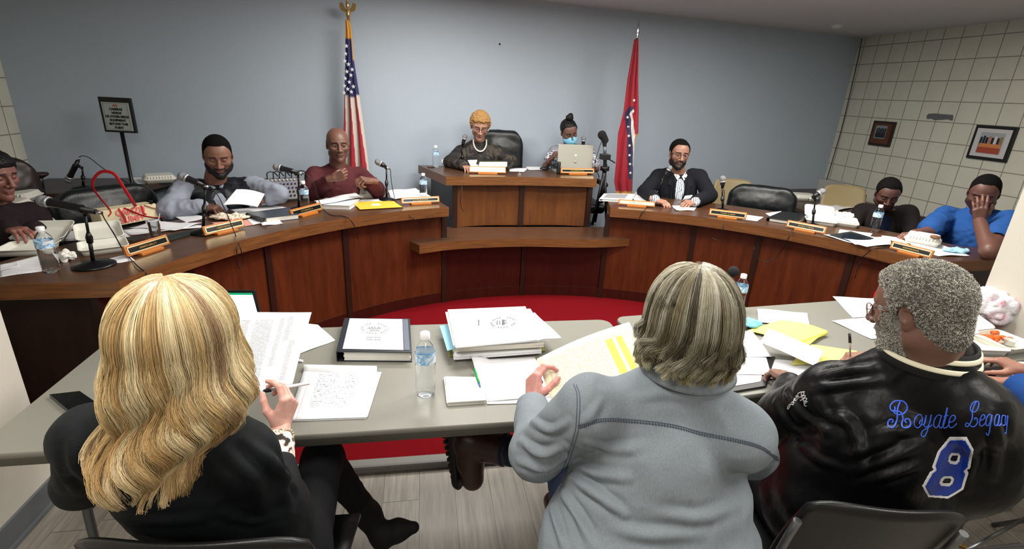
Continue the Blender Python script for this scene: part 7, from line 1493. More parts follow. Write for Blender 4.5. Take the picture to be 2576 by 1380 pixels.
strap([hL+(hR-hL)*.32, fc-rb*.05-bkd*.05, fl+(fr_-fl)*.36+ub*.015-bkd*.06]); strap([hL+(hR-hL)*.72, hL+(hR-hL)*.72-ub*.05-bkd*.04, fl+(fr_-fl)*.74+ub*.04-bkd*.06])
strap([hR-rb*.08-bkd*.04, fr_+ub*.03-bkd*.08+rb*.03, fr_-ub*.0-bkd*.2, fl+(fr_-fl)*.7+ub*.03-bkd*.1, hL+(hR-hL)*.4-bkd*.06], .006)
MB().box(hR-rb*.03+ub*.012, (.02, .012, .024)).build('binder_clip', BLACKP, bg, bevel=.002)
# ---------------- mixer ----------------
mc = P(712, 503, ZT)+(0, .05, 0); mx = thing('audio_mixer', 'audio mixing console with knobs and cables between vest and maroon men', 'mixer', mc); fw = unit((.45, -1, 0)); rx_ = np.cross(fw, (0, 0, 1.)); up_ = unit((0, 0, 1.)+0*fw); tl = unit(fw*.75+np.array((0, 0, .7))); dd = np.cross(rx_, tl); dd = dd if dd[2] < 0 else -dd
o0 = mc+(0, 0, .17); MB().ext([o0-rx_*.13, o0+rx_*.13, o0+rx_*.13+dd*.2, o0-rx_*.13+dd*.2], -tl, .05).build('panel', M('grey_console', (104, 104, 108), .5), mx, bevel=.003); MB().box(mc+(0, 0, .05)-fw*.05, (.3, .2, .1), np.stack([rx_, fw, (0, 0, 1.)], 1)).build('case', BLACKP, mx, bevel=.006)
for row in range(5):
    for k in range(9):
        q = o0+rx_*(-.11+.0275*k)+dd*(.03+.036*row)+tl*.001; MB().lathe([(.007, 0), (.006, .012), (.001, .012)], q, 8, axis=tl).build('knob', M('purple_knob', (70, 56, 110), .4) if row in (1, 2) else (BLACKP if row > 2 else M('white_knob', (190, 190, 190), .4)), mx)
cb = MB(); rr = random.Random(2)
for k in range(6): q = o0+rx_*(-.11+.044*k)+dd*.01; cb.tube(bez([q, q+tl*.05+(0, 0, .02), q-rx_*.05+(0, 0, .05), q-rx_*.08-dd*.02], 14), .004, 6)
cb.build('cable', RUBBER, mx)
MB().lathe([(.03, 0), (.03, .02), (.001, .02)], P(742, 498, ZT)+(0, 0, .05), 16, axis=(0, -1, 0)).build('jack_dial', M('grey_console'), mx)
# ---------------- camera tripod ----------------
tp = PY(1522, 418, 4.62); tz = np.array((tp[0], tp[1], PZ)); tr = thing('tripod', 'black tripod with recorder between the raised desk and red flag', 'tripod', tz)
g = lambda x, y: PPl(x, y, tz, HF)
for k, (ax_, ay_) in enumerate(((-.15, -.05), (.14, -.05), (0, .22))): e = tz+np.array((ax_, ay_, .0)); m_ = (tp+e)/2; MB().tube([tp-(0, 0, .02), m_], .013, 8).build('leg', BLACKM, tr); MB().tube([m_, e+(0, 0, .01)], .009, 8).build('leg_extension', M('silver_tube', (170, 172, 174), .3, metal=.8), tr)
MB().tube([tp-(0, 0, .35), tp+(0, 0, .02)], .02, 10).tube([tp-(0, 0, .04), tp+(0, 0, .0)], .045, 8).build('centre_column', BLACKM, tr); pan = g(1522, 394); MB().box(pan, (.09, .07, .05)).tube([tp, pan], .018, 8).tube([pan, pan+(.06, -.12, -.04)], .007, 6).build('pan_head', BLACKP, tr, bevel=.006)
nkk = g(1521, 366); MB().tube([pan, nkk], .016, 8).build('neck', M('grey_metal_neck', (96, 100, 104), .4, metal=.5), tr); rcd = g(1519, 345); V, F = sculpt([rcone(rcd-(.02, 0, -.02), rcd+(.018, 0, -.025), .040, .03), rcone(nkk, rcd, .018, .024)], .005, .012); sdf_obj('recorder', V, F, M('black_foam', (22, 22, 23), .95, bump=.9, bscale=500), tr)
cable(MB(), [g(1513, 356), g(1505, 380), g(1497, 415), g(1508, 445)], .003).build('cable', RUBBER, tr)
# ---------------- flags ----------------
def flag(label, polepx, Yp, top_y, rows, fin, colfn, group='flags on floor stands', nu=60, nv=90, fdep=.035):
    pt = PY(polepx[0], polepx[1], Yp); base = np.array((pt[0], pt[1], PZ)); t = thing('flag', label, 'flag', base, 0, group)
    MB().tube([base+(0, 0, .02), pt], .0125, 10).build('pole', M('dark_pole', (52, 46, 42), .35, metal=.3) if fin == 'spear' else M('oak_pole', (150, 106, 60), .4), t); MB().lathe([(.14, 0), (.14, .02), (.05, .05), (.025, .08), (.001, .08)], base, 24).build('floor_stand', M('brass', (190, 150, 70), .25, metal=.9), t)
    ys = [r_[0] for r_ in rows]; L_ = lambda y: np.interp(y, ys, [r_[1] for r_ in rows]); R_ = lambda y: np.interp(y, ys, [r_[2] for r_ in rows]); y0, y1 = ys[0], ys[-1]; V = []; C = []; uvp = {}
    for j in range(nv+1):
        for i in range(nu+1):
            u, v = i/nu, j/nv; yy = y0+(y1-y0)*v; yb = yy+(u-.5)*0; x = L_(yy)+(R_(yy)-L_(yy))*u; q = PPl(x, yy, base, HF); wdt = np.linalg.norm(PPl(R_(yy), yy, base, HF)-PPl(L_(yy), yy, base, HF)); q = q-HF*(.02+min(fdep, wdt*.35)*(.5+.5*math.sin(u*15+v*2.5))+.02*math.sin(u*math.pi)); V.append(q); C.append(lin(colfn(u, v, x, yy)))
    F = [(j*(nu+1)+i, j*(nu+1)+i+1, (j+1)*(nu+1)+i+1, (j+1)*(nu+1)+i) for j in range(nv) for i in range(nu)]; Vl = to_local(np.array(V), t)
    o = link('flag_cloth', mesh_from(Vl, F, 'flag', True, None, np.array(C)), M('flag_fabric', (200,)*3, .7, attr='Col', sheen=.2), t); md = o.modifiers.new('thick', 'SOLIDIFY'); md.thickness = .004; md.offset = 0
    return t, base, pt, V, nu
def star(mb, c, r, n_, up=(0, 0, 1)):
    n_ = unit(n_); x = unit(np.cross(up, n_)); y = np.cross(n_, x); pts = [c+(x*math.sin(k*math.pi/5)+y*math.cos(k*math.pi/5))*(r if k % 2 == 0 else r*.42) for k in range(10)]
    mb.add([c+n_*.002]+pts, [(0, 1+k, 1+(k+1) % 10) for k in range(10)], 0, False)
def usc(u, v, x, y):
    if v < .10: return (196, 140, 52)
    if y < 236+8*math.sin(u*3): return (30, 34, 84) if u < .93 or y > 150 else (196, 140, 52)
    s_ = u*5.0+(1-v)*1.2; return (146, 18, 34) if int(s_) % 2 == 0 else (184, 174, 166)
tU, bU, pU, VU, nuU = flag('stars and stripes flag with gold eagle on a pole by the man in maroon', (876, 42), 4.86, 50, [(52, 872, 881), (75, 872, 887), (150, 873, 893), (240, 872, 907), (300, 871, 915), (400, 866, 927), (470, 858, 934), (540, 852, 938)], 'eagle', usc)
st = MB()
for x, y in ((878, 137), (876, 155), (885, 163), (881, 181), (891, 190), (877, 198), (887, 207), (875, 216), (883, 224), (897, 218), (874, 233), (892, 231), (880, 118), (894, 176)): q = PPl(x, y, bU, HF)-HF*.09; star(st, q, .019, -HF)
st.build('stars', M('white_star', (214, 214, 218), .7), tU)
GOLD = M('gold', (206, 176, 120), .28, metal=.85)
eg = MB(); e0 = pU; eg.lathe([(.016, 0), (.020, .02), (.012, .035), (.016, .05), (.001, .06)], e0, 16)
for s_ in (-1, 1): x_ = np.cross(HF, (0, 0, 1.)); pts = [e0+x_*s_*a_+np.array((0, 0, b2_)) for a_, b2_ in ((.008, .05), (.03, .075), (.042, .105), (.07, .10), (.068, .07), (.060, .05), (.045, .04), (.03, .035), (.012, .035))]; eg.ext(pts, HF, .008)
eg.sphere(e0+(0, 0, .085), (.016, .014, .03), 8).sphere(e0+(0, 0, .118)-HF*.005, .011, 7).ext([e0+(0, 0, .122)-HF*.014+np.cross(HF, (0, 0, 1.))*k for k in (-.003, .003)]+[e0+(0, 0, .112)-HF*.026], (0, 0, 1), .004).build('eagle_finial', GOLD, tU)
def arc_(u, v, x, y):
    xb = np.interp(y, [262, 285, 300, 340, 380, 440, 455], [1592, 1573, 1577, 1580, 1582, 1584, 1585])
    if 268 < y < 448 and xb-6 < x < xb+7: return (34, 34, 70)
    if 275 < y < 420 and xb+6 < x < xb+14 and x < 1594: return (212, 206, 204)
    if y > 478 or (x > 1594 and y > 338) : return (200, 150, 60)
    return (150, 16, 38) if u < .93 else (130, 14, 34)
tA, bA, pA, VA, nuA = flag('red state flag with starred blue band on a pole behind the tripod', (1602, 98), 4.98, 100, [(100, 1594, 1604), (130, 1589, 1604), (200, 1576, 1603), (280, 1566, 1605), (335, 1552, 1604), (350, 1551, 1597), (400, 1548, 1592), (455, 1543, 1590), (490, 1550, 1589)], 'spear', arc_)
st = MB()
for x, y in ((1575, 294), (1577, 317), (1578, 340), (1580, 364), (1580, 388), (1581, 410), (1582, 432), (1588, 280), (1591, 252)): star(st, PPl(x, y, bA, HF)-HF*.075, .017, -HF)
st.build('stars', M('white_star'), tA); MB().lathe([(.012, 0), (.014, .02), (.010, .03), (.016, .05), (.011, .1), (.001, .17)], pA, 12).build('spear_finial', CHROME, tA)
# ---------------- sign on stand ----------------
sb = PY(322, 440, 4.45); sb[2] = PZ; cn = [PPl(x, y, sb, HF) for x, y in ((262, 334), (342, 334), (328, 245), (247, 243))]; sg = thing('sign_stand', 'black framed notice on a pole before the back wall', 'sign', sb)
cx_ = sum(cn)/4; wv = cn[1]-cn[0]; W_ = (np.linalg.norm(cn[1]-cn[0])+np.linalg.norm(cn[2]-cn[3]))/2; H_ = (np.linalg.norm(cn[3]-cn[0])+np.linalg.norm(cn[2]-cn[1]))/2*.98; r = unit([wv[0], wv[1], 0]); u = np.array((0, 0, 1.)); n_ = -np.cross(r, u) if np.cross(r, u)@HF > 0 else np.cross(r, u); qd = lambda a, b2_, o_=0.: cx_+r*a+u*b2_+n_*o_
MB().ext([qd(-W_/2, -H_/2), qd(W_/2, -H_/2), qd(W_/2, H_/2), qd(-W_/2, H_/2)], -n_, .02).build('sign_frame', BLACKP, sg, bevel=.003)
MB().ext([qd(-W_*.42, -H_*.44, .0005), qd(W_*.42, -H_*.44, .0005), qd(W_*.42, H_*.36, .0005), qd(-W_*.42, H_*.36, .0005)], n_, .002).build('notice', M('notice_paper', (176, 186, 184), .6), sg)
bd = MB(); ti = .0025
for a0_, b0_, a1_, b1_ in ((-.37, -.41, .37, -.405), (-.37, .33, .37, .335), (-.37, -.41, -.365, .335), (.365, -.41, .37, .335)): bd.ext([qd(W_*a0_, H_*b0_, .003), qd(W_*a1_, H_*b0_, .003), qd(W_*a1_, H_*b1_, .003), qd(W_*a0_, H_*b1_, .003)], n_, .0006)
bd.build('border_line', M('grey_print', (90, 96, 96), .7), sg)
for k, (tx, cl_) in enumerate((('NO', 1), ('CAMERAS', 0), ('VIDEOS', 0), ('OR OTHER MEDIA', 0), ('EQUIPMENT', 0), ('BEYOND THIS', 0), ('POINT', 0))): text('lettering', tx, H_*.088, qd(0, H_*(.27-.105*k), .0), r, u, M('red_print', (190, 90, 70), .6) if cl_ else M('black_print', (26, 28, 30), .6), sg, off=.0032, bold=.0012)
MB().tube([qd(0, -H_/2, -.01), np.array((cx_[0], cx_[1], PZ+.02))], .014, 10).build('pole', BLACKM, sg); MB().lathe([(.16, 0), (.16, .02), (.02, .035), (.001, .035)], np.array((cx_[0], cx_[1], PZ)), 24).build('base', BLACKM, sg)
# ---------------- right wall: pictures, paint smear, cable ----------------
XW = RC[0]-.004
def picture(label, y0, y1, z0, z1, fm, matc, inset, art):
    t = thing('framed_picture', label, 'picture', (XW, (y0+y1)/2, (z0+z1)/2)); MB().box((XW-.012, (y0+y1)/2, (z0+z1)/2), (.022, y1-y0, z1-z0)).build('frame', fm, t, bevel=.003); e = .028
    MB().box((XW-.0245, (y0+y1)/2, (z0+z1)/2), (.002, y1-y0-2*e, z1-z0-2*e)).build('mat_board', matc, t); Y = lambda u: y1-(y1-y0)*u; Zf = lambda v: z0+(z1-z0)*v; mbs = {}
    for k, (u0, v0, u1, v1, c) in enumerate(art):
        mb = mbs.setdefault(c, MB()); mb.box((XW-.0262-.0002*k, (Y(u0)+Y(u1))/2, (Zf(v0)+Zf(v1))/2), (.0006, abs(Y(u0)-Y(u1)), Zf(v1)-Zf(v0)))
    allm = list(mbs); mm = MB()
    for i_, c in enumerate(allm): mm.add(mbs[c].V, mbs[c].F, i_, False)
    mm.build('photo_print', [M('ph_%d_%d_%d' % c, c, .35) for c in allm], t); return t
P1 = [(.2, .3, .72, .82, (120, 128, 134))]+[(.26+.075*k, .42, .32+.075*k, .70+.03*(k % 2), (24, 24, 32)) for k in range(6)]+[(.25, .34, .7, .52, (30, 28, 38))]
picture('small dark brown framed picture on the block wall', 5.21, 5.51, 1.39, 1.67, M('dark_brown_frame', (40, 24, 18), .4), M('brown_mat', (84, 46, 26), .6), 0, P1)
P2 = [(.2, .18, .8, .8, (150, 156, 160))]+[(.22+.07*k, .42, .28+.07*k, .66+.04*(k % 2), c) for k, c in enumerate([(26, 30, 34), (30, 32, 38), (24, 22, 30), (170, 110, 90), (28, 24, 40), (200, 196, 190), (40, 30, 52), (140, 110, 50)])]+[(.24, .36, .76, .48, (190, 120, 70)), (.22, .2, .78, .37, (150, 66, 44))]
picture('black framed group photo with white mat on the block wall', 3.94, 4.31, 1.385, 1.70, M('black_frame_wood', (14, 13, 12), .3), M('white_mat', (186, 184, 184), .6), 0, P2)
sm_ = [PX(x, y, XW) for x, y in ((2331, 292), (2336, 286), (2350, 285), (2398, 289), (2397, 302), (2392, 303), (2386, 300), (2350, 302), (2344, 298), (2332, 299))]; o = MB().ext(sm_, (-1, 0, 0), .003).build('paint_patch', M('grey_smear', (92, 94, 100), .6, var=.3, vscale=40)); tag(o, 'dark grey paint smear on the block wall between the two pictures', 'paint patch')
yc = RC[1]-.05; o = cable(MB(), [PY(2168, 97, yc-.05), PY(2160, 140, yc-.04), PY(2143, 215, yc-.04), PY(2118, 320, yc-.04), PY(2092, 410, yc-.04), PY(2074, 470, yc-.04)], .005).build('wall_cable', RUBBER); tag(o, 'thin dark cable running down the right corner of the back wall', 'cable')
q = PPl(1257, 111, CW0, wn_); o = MB().lathe([(.008, 0), (.008, .012), (.001, .014)], (0, 0, 0), 10, axis=(0, -1, 0)).build('nail', BLACKM); o.location = q; tag(o, 'small nail head high on the back wall above the woman with pearls', 'nail')
# ---------------- things on the folding tables ----------------
t = thing('mobile_phone', 'black mobile phone in grey case left of the blonde woman', 'phone', P(180, 1015, TZ)); cn = bq((124, 998), (203, 989), (262, 1030), (180, 1046), z=TZ)
MB().ext([q+(0, 0, .0005) for q in cn], (0, 0, 1), .011).build('case', M('grey_rubber_case', (60, 64, 68), .5), t, bevel=.004); cc = sum(cn)/4; MB().ext([cc+(q-cc)*.95+(0, 0, .0116) for q in cn], (0, 0, 1), .0006).build('screen', M('black_glass', (12, 14, 16), .06), t, bevel=.0002)
LED = print_mat('ledger_page', 'ledger'); 
# the page held by the blonde woman
q0 = [PY(598, 786, 1.64), PY(784, 786, 1.66), PY(736, 968, 1.43), PY(545, 1004, 1.40)]
sheet('printed_page', 'printed page held up by the blonde woman', 'paper', q0, None, LED, fn=lambda u, v: np.array((0, -.02*math.sin(math.pi*u)*v, .006*math.sin(3*v))))
pA_, pB_ = PY(662, 983, 1.345), PY(779, 963, 1.36); d = unit(pB_-pA_); t = thing('pen', 'white and black pen between the fingers of the blonde woman', 'pen', (pA_+pB_)/2); MB().tube([pA_+d*.016, pB_], .0048, 10).build('barrel', M('white_barrel', (222, 220, 220), .3), t); MB().tube([pA_, pA_+d*.008, pA_+d*.022], [.003, .0062, .0062], 10).build('grip', BLACKP, t); MB().tube([pA_+d*.055, pA_+d*.06], .0062, 10).tube([pA_+d*.058+(0, 0, .006), pA_+d*.035+(0, 0, .006)], .0015, 6).build('clip', CHROME, t)
sheet('paper_sheet', 'blank white sheet on the table behind the held page', 'paper', group='loose papers on the folding tables', pts=[(640, 800), (800, 818), (844, 857), (745, 894)], z=TZ, mat=PAPER, offs=.001)
sheet('paper_sheet', 'white sheets below the laptop behind the blonde woman', 'paper', group='loose papers on the folding tables', pts=[(520, 860), (640, 840), (690, 930), (560, 950)], z=TZ, mat=TXT, offs=.001)
# writing pad
t = thing('writing_pad', 'white lined writing pad with handwritten notes', 'notepad', P(840, 1000, TZ)); bd_ = bq((724, 1060), (921, 1053), (957, 940), (768, 925), z=TZ); 
for k in range(3): off = np.array((.002*k, .002*k, .0015*k)); MB().ext([q+off+(0, 0, .0008) for q in bd_], (0, 0, 1), .0014).build('page_stack', PAPER, t)
tp_ = [q+(0, 0, .0058) for q in (bd_[3], bd_[2], bd_[1], bd_[0])]; sheet('top_page', None, None, tp_, None, print_mat('handwriting', 'hand'), wave=.0004, parent=t)
e0, e1 = P(765, 937, TZ), P(949, 943, TZ); e0b, e1b = P(765, 923, TZ), P(948, 925, TZ); sheet('folded_back_pages', None, None, [e0b+(0, 0, .0), e1b+(0, 0, .0), e1+(0, 0, .004), e0+(0, 0, .004)], None, PAPER, wave=.0004, parent=t, th=.002, fn=lambda u, v: np.array((0, 0, .018*math.sin(math.pi*v))))
o = MB().tube([P(742, 908, TZ)+(0, 0, .006), P(762, 911, TZ)+(0, 0, .006)], .005, 8).build('pen_cap', M('white_barrel')); tag(o, 'white pen cap above the writing pad', 'pen cap')
# seal binder
hb = .045; zt_ = TZ+hb; cnr = [P(847, 884, zt_), P(1036, 886, zt_), P(1031, 801, zt_), P(868, 799, zt_)]; sbd = binder('black ring binder with a printed seal on its white cover sheet', cnr, TZ, hb, M('navy_black_vinyl', (26, 29, 38), .35)); 
cs = [P(862, 877, zt_), P(1015, 880, zt_), P(1012, 803, zt_), P(880, 801, zt_)]; MB().ext([q+(0, 0, .0004) for q in cs], (0, 0, 1), .0008).build('cover_sheet', PAPER, sbd)
MB().ext([q+(0, 0, .0006) for q in (P(1017, 880, zt_), P(1031, 881, zt_), P(1026, 803, zt_), P(1013, 803, zt_))], (0, 0, 1), .0008).build('cover_strip', M('slate_strip', (84, 94, 108), .4), sbd)
INK = M('grey_ink', (96, 104, 108), .7)
def seal(c, rx, ry, parent, name='seal', rt_=0., marks=26):
    rx = np.array(rx); ry = np.array(ry); mb = MB(); Rv = lambda a, k: c+(rx*math.cos(a)+ry*math.sin(a))*k
    for k0, k1 in ((1., .975), (.72, .70)):
        n = 48; V = [Rv(2*math.pi*i/n, k0)+(0, 0, .0006) for i in range(n)]+[Rv(2*math.pi*i/n, k1)+(0, 0, .0006) for i in range(n)]; mb.add(V, [(i, (i+1) % n, n+(i+1) % n, n+i) for i in range(n)])
    for i in range(marks):
        a = 2*math.pi*(i+.5)/marks
        if -.0 < math.sin(a+1.57) < .15: continue
        b2_ = a+.10; mb.add([Rv(a, .93)+(0, 0, .0006), Rv(b2_, .93)+(0, 0, .0006), Rv(b2_, .80)+(0, 0, .0006), Rv(a, .80)+(0, 0, .0006)], [(0, 1, 2, 3)]) if i % 5 else None
    hs = [.12, .3, .22, .42, .2, .35, .15, .25, .38, .18]
    for i, h_ in enumerate(hs): x0 = -.5+i*.1; mb.add([c+rx*x0-ry*.1+(0, 0, .0006), c+rx*(x0+.07)-ry*.1+(0, 0, .0006), c+rx*(x0+.07)+ry*(h_-.1)+(0, 0, .0006), c+rx*x0+ry*(h_-.1)+(0, 0, .0006)], [(0, 1, 2, 3)])
    for dy in (-.3, -.48): mb.add([c-rx*.35+ry*dy+(0, 0, .0006), c+rx*.35+ry*dy+(0, 0, .0006), c+rx*.35+ry*(dy+.08)+(0, 0, .0006), c-rx*.35+ry*(dy+.08)+(0, 0, .0006)], [(0, 1, 2, 3)])
    return mb.build(name, INK, parent, solid=.0002)
sc_ = P(942, 826, zt_)+(0, 0, .001); seal(sc_, P(977, 826, zt_)-P(942, 826, zt_), P(940, 813, zt_)-P(942, 827, zt_), sbd)
for yy in (851, 856): l0, l1 = P(922, yy, zt_), P(958, yy+.3, zt_); mb = MB(); dx = (l1-l0)/12; 
for yy in (850, 855.5):
    l0, l1 = P(922, yy, zt_), P(958, yy+.3, zt_); mb = MB(); dx = (l1-l0)/11; up2 = P(940, yy-2.2, zt_)-P(940, yy, zt_)
    for k in range(11):
        if k != 5: q = l0+dx*k+(0, 0, .0014); mb.add([q, q+dx*.72, q+dx*.72+up2, q+up2], [(0, 1, 2, 3)])
    mb.build('printed_line', INK, sbd, solid=.0002)
# document stack: every folder and loose bundle of the pile is a thing
def slab(name, label, cat, px, z0, h, mat, group='documents in the tall pile', rot=0., jit=0):
    q = [P(x, y, z0+h) for x, y in px]; c = sum(q)/4; n = max(1, int(h/.004)); mb = MB(); rr = random.Random(jit)
    for k in range(n): d_ = np.array((rr.uniform(-.003, .003), rr.uniform(-.003, .003), 0)); mb.ext([np.array((p[0], p[1], z0+k*h/n))-c+d_ for p in q], (0, 0, 1), h/n*.9)
    o = mb.build(name, mat); o.location = c; return tag(o, label, cat, group)
YG = M('olive_folder', (150, 148, 84), .6); LB = M('pale_blue_folder', (140, 196, 220), .55); z = TZ+.001
slab('document_folder', 'olive green folder at the bottom of the tall pile', 'folder', [(1130, 893), (1372, 880), (1345, 812), (1125, 820)], z, .008, YG, jit=1); z += .009
slab('document_bundle', 'thick bundle of loose pages low in the tall pile', 'papers', [(1143, 894), (1362, 878), (1335, 808), (1132, 815)], z, .022, PAPER, jit=2); z += .023
slab('document_folder', 'pale folder in the middle of the tall pile', 'folder', [(1140, 880), (1370, 868), (1335, 800), (1128, 806)], z, .008, M('pale_olive_folder', (196, 196, 160), .6), jit=3); z += .009
slab('document_folder', 'pale blue folder sticking out left of the tall pile', 'folder', [(1126, 880), (1160, 872), (1150, 812), (1107, 818)], z, .003, LB, jit=4); z += .004
slab('document_bundle', 'uneven bundle of pages below the top document of the tall pile', 'papers', [(1146, 874), (1368, 862), (1334, 788), (1124, 793)], z, .020, M('aged_paper', (206, 202, 190), .75), jit=5); z += .021
slab('document_bundle', 'white stapled bundle just under the top of the tall pile', 'papers', [(1142, 868), (1380, 852), (1336, 776), (1122, 784)], z, .012, PAPER, jit=6); z += .013
td = [P(1146, 873, z+.006), P(1352, 853, z+.006), P(1322, 770, z+.006), P(1126, 778, z+.006)]; t = thing('report', 'white report with a sideways printed seal on top of the tall pile', 'report', sum(td)/4); MB().ext([np.array((q[0], q[1], z+.0005)) for q in td], (0, 0, 1), .006).build('report_pages', PAPER, t, bevel=.001)
sc2 = P(1266, 810, z+.0075); seal(sc2, P(1266, 796, z+.0075)-sc2, P(1300, 808, z+.0075)-sc2, t); q = P(1203, 812, z+.008); mb = MB(); ex = P(1206, 812, z+.008)-q; ey = P(1203, 803, z+.008)-q; 
for k in range(4): q2 = q+ey*(k*.4-.6); mb.add([q2, q2+ex, q2+ex+ey*.3, q2+ey*.3], [(0, 1, 2, 3)])
mb.build('printed_line', INK, t, solid=.0002)
sheet('paper_sheet', 'loose white sheet jutting right from the top of the tall pile', 'paper', group='loose papers on the folding tables', pts=[(1322, 790), (1345, 788), (1412, 850), (1350, 858)], z=z-.004, mat=PAPER, wave=.003)
# napkins, pen, pages
slab('napkin_stack', 'folded white napkins at the front edge of the left table', 'napkins', [(1126, 1010), (1222, 1004), (1205, 947), (1118, 945)], TZ, .016, TISS, group=None, jit=9)
o1 = thing('pen', 'green and clear pen beside the folded napkins', 'pen', P(1200, 960, TZ)); p0, p1 = P(1193, 938, TZ)+(0, 0, .018), P(1208, 985, TZ)+(0, 0, .02); d = unit(p1-p0); MB().tube([p0, p0+(p1-p0)*.8], .0045, 10).build('barrel', M('green_barrel', (12, 140, 70), .25), o1); MB().tube([p0+(p1-p0)*.78, p1], [.0045, .002], 10).build('tip', M('blue_tip', (40, 90, 170), .3), o1)
sheet('paper_sheet', 'white page with curled corner under the hand of the man in denim', 'paper', group='loose papers on the folding tables', pts=[(1184, 908), (1345, 900), (1390, 1000), (1228, 1012)], z=TZ, mat=PAPER, offs=.003, fn=lambda u, v: np.array((0, 0, .02*max(0, 1-(u*u+v*v)*12))))
sheet('paper_sheet', 'second white page beneath the curled page at the table edge', 'paper', group='loose papers on the folding tables', pts=[(1200, 925), (1360, 905), (1420, 1012), (1225, 1018)], z=TZ, mat=PAPER, offs=.001, seed=3)
# cream page of the man in denim
q1 = [PY(1350, 903, 1.42), PY(1582, 811, 1.60), PY(1660, 960, 1.34), PY(1392, 1022, 1.26)]
sheet('cream_page', 'cream page with yellow highlighted columns held by the man in denim', 'paper', q1, None, print_mat('high_table', 'table', ink=(150, 144, 130), page=(226, 216, 186)), fn=lambda u, v: np.array((0, .0, .012*math.sin(3.1*u)-.03*u*u*(v-.3)*0)))
# right table
sheet('paper_sheet', 'large white page between the two men at the right table', 'paper', group='loose papers on the folding tables', pts=[(1800, 868), (1915, 862), (1938, 950), (1800, 948)], z=TZ, mat=TXT if False else PAPER, offs=.012, seed=2)
sheet('paper_sheet', 'handwritten page beside the yellow pad', 'paper', group='loose papers on the folding tables', pts=[(1800, 850), (1890, 838), (1940, 905), (1820, 905)], z=TZ, mat=print_mat('handwriting', 'hand'), offs=.014, seed=5)
o = thing('black_portfolio', 'black portfolio under white pages at the edge of the right table', 'portfolio', P(1880, 965, TZ)); MB().ext(bq((1780, 1000), (1925, 975), (1950, 900), (1800, 900), z=TZ+.001), (0, 0, 1), .009).build('portfolio_cover', BLACKP, o, bevel=.002); sheet('inner_page', None, None, [P(1800, 905, TZ)+(0, 0, .0105), P(1925, 905, TZ)+(0, 0, .0105), P(1912, 965, TZ)+(0, 0, .0105), P(1800, 985, TZ)+(0, 0, .0105)], None, PAPER, wave=.0004, parent=o)
yp = thing('legal_pad', 'yellow legal pad with its pages folded back under the writing hand', 'notepad', P(2060, 890, TZ)); YM = print_mat('yellow_lined', 'yellowpad', page=(240, 234, 120)); YPM = M('yellow_paper', (236, 228, 112), .7)
MB().ext(bq((1990, 915), (2125, 912), (2155, 885), (2040, 868), z=TZ+.0005), (0, 0, 1), .006).build('pad_block', YPM, yp); sheet('lined_page', None, None, [P(2040, 866, TZ+.007), P(2155, 884, TZ+.007), P(2125, 913, TZ+.007), P(1990, 918, TZ+.007)], None, YM, wave=.0004, parent=yp)
f0, f1, f2, f3 = P(1880, 832, TZ+.01), P(1960, 812, TZ+.01), P(2078, 838, TZ+.01), P(2035, 868, TZ+.01)
sheet('folded_back_pages', None, None, [f0, f1, f2, f3], None, YPM, wave=.0005, parent=yp, th=.003, fn=lambda u, v: np.array((0, 0, .012*u*math.sin(math.pi*v)+.012*u)))
ro = MB().tube(bez([P(2004, 868, TZ)+(0, 0, .013), P(2040, 856, TZ)+(0, 0, .015), P(2074, 843, TZ)+(0, 0, .016)], 12), .013, 14); ro.build('page_roll', YPM, yp)
q2_ = [PY(1938, 828, 1.86), PY(2070, 893, 1.72), PY(2052, 925, 1.60), PY(1912, 862, 1.72)]; q2_ = [np.array((a[0], a[1], max(a[2], TZ+.03))) for a in q2_]
sheet('printed_page', 'printed page with yellow mark under the left hand of the satin jacket man', 'paper', q2_, None, LED, fn=lambda u, v: np.array((0, 0, .02*math.sin(3.1*v)*(1-u))))
sheet('paper_sheet', 'printed sheet with handwriting beyond the yellow pad', 'paper', group='loose papers on the folding tables', pts=[(1904, 779), (2030, 790), (2038, 833), (1908, 812)], z=TZ, mat=print_mat('faint_print', 'text', ink=(170, 174, 186)), offs=.002, wave=.004)
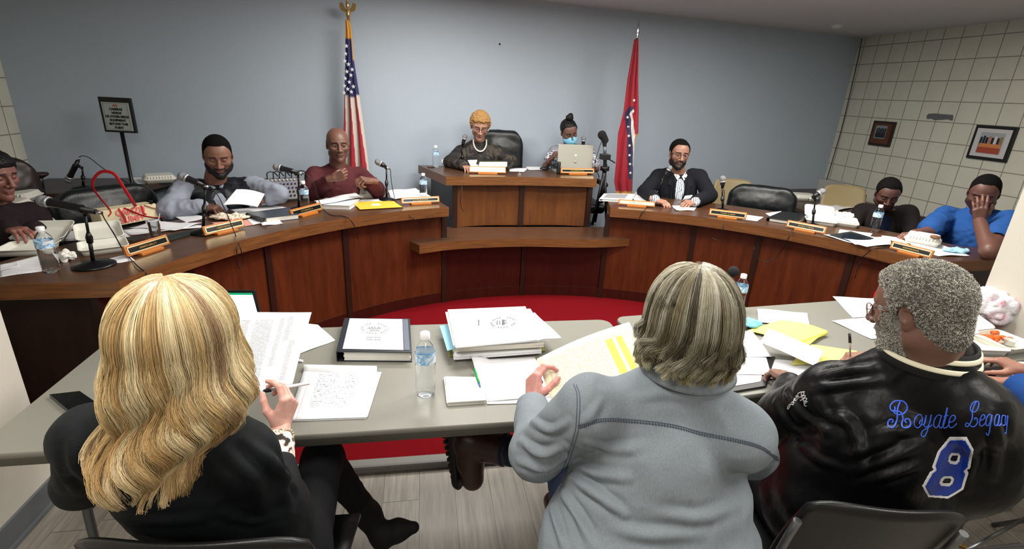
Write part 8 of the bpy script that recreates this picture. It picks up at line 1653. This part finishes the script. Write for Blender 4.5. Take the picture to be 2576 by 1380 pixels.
sheet('paper_sheet', 'printed sheet at the far edge of the right table', 'paper', group='loose papers on the folding tables', pts=[(2094, 746), (2200, 752), (2245, 795), (2145, 800)], z=TZ, mat=TXT, offs=.001); sheet('paper_sheet', 'printed grid sheet left of the bearded man', 'paper', group='loose papers on the folding tables', pts=[(2092, 808), (2225, 795), (2260, 850), (2192, 854)], z=TZ, mat=print_mat('grid_print', 'table', ink=(120, 150, 150)), offs=.002)
sheet('paper_sheet', 'white sheet held down by the left hand of the satin jacket man', 'paper', group='loose papers on the folding tables', pts=[(1930, 905), (2040, 912), (2035, 950), (1935, 955)], z=TZ, mat=PAPER, offs=.003)
pa, pb = P(2140, 893, TZ)+(0, 0, .03), P(2140, 893, TZ)+(-.01, .02, .13); pa = SWR+np.array((-.095, .0, .0)); pb = PY(2137, 838, pa[1]+.02); t = thing('pen', 'black and clear pen in the writing hand of the satin jacket man', 'pen', (pa+pb)/2); d = unit(pb-pa); MB().tube([pa, pb-d*.03], [.003, .0052], 10).build('barrel', M('clear_grey_barrel', (150, 140, 132), .25), t); MB().tube([pb-d*.04, pb], [.0058, .0052], 10).tube([pb-d*.008+(.006, 0, 0), pb-d*.045+(.007, 0, 0)], .0015, 6).build('clicker', BLACKP, t)
# bag edge at the right
crumple('plastic_bag', 'white plastic bag end at the right edge by the blue shirt', 'bag', PY(2585, 945, 1.55), (.07, .06, .06), bagm.m, 14)

c = P(2508, 1262, 0); t = thing('floor_glide', 'beige rounded foot glide with a bolt on the floor at the right edge', 'glide', c); MB().lathe([(.030, 0), (.034, .012), (.001, .012)], c, 20).build('rubber_pad', M('dark_rubber', (30, 18, 16), .7), t); MB().lathe([(.052, .012), (.050, .025), (.036, .042), (.014, .05), (.001, .05)], c, 24).build('dome', M('beige_dome', (176, 164, 140), .6), t); MB().lathe([(.010, .045), (.010, .056), (.001, .057)], c, 8).build('bolt', CHROME, t)
a_, b_ = P(2388, 1358, .0), P(2424, 1378, .0); o = MB().tube([a_*0+(0, 0, .008), (b_-a_)*.35+(0, 0, .008), (b_-a_)*1.4+(0, 0, .006)], [.006, .010, .006], 8).build('brass_fitting', M('brass')); o.location = a_; tag(o, 'small brass fitting lying on the wood floor at the lower right', 'fitting')
# ---------------- groups ----------------
for o in COL.objects:
    if o.parent is None and o.name.split('.')[0] == 'person': o['group'] = 'people seated at the council dais' if o.location[1] > 2.3 else 'people seated at the folding tables'
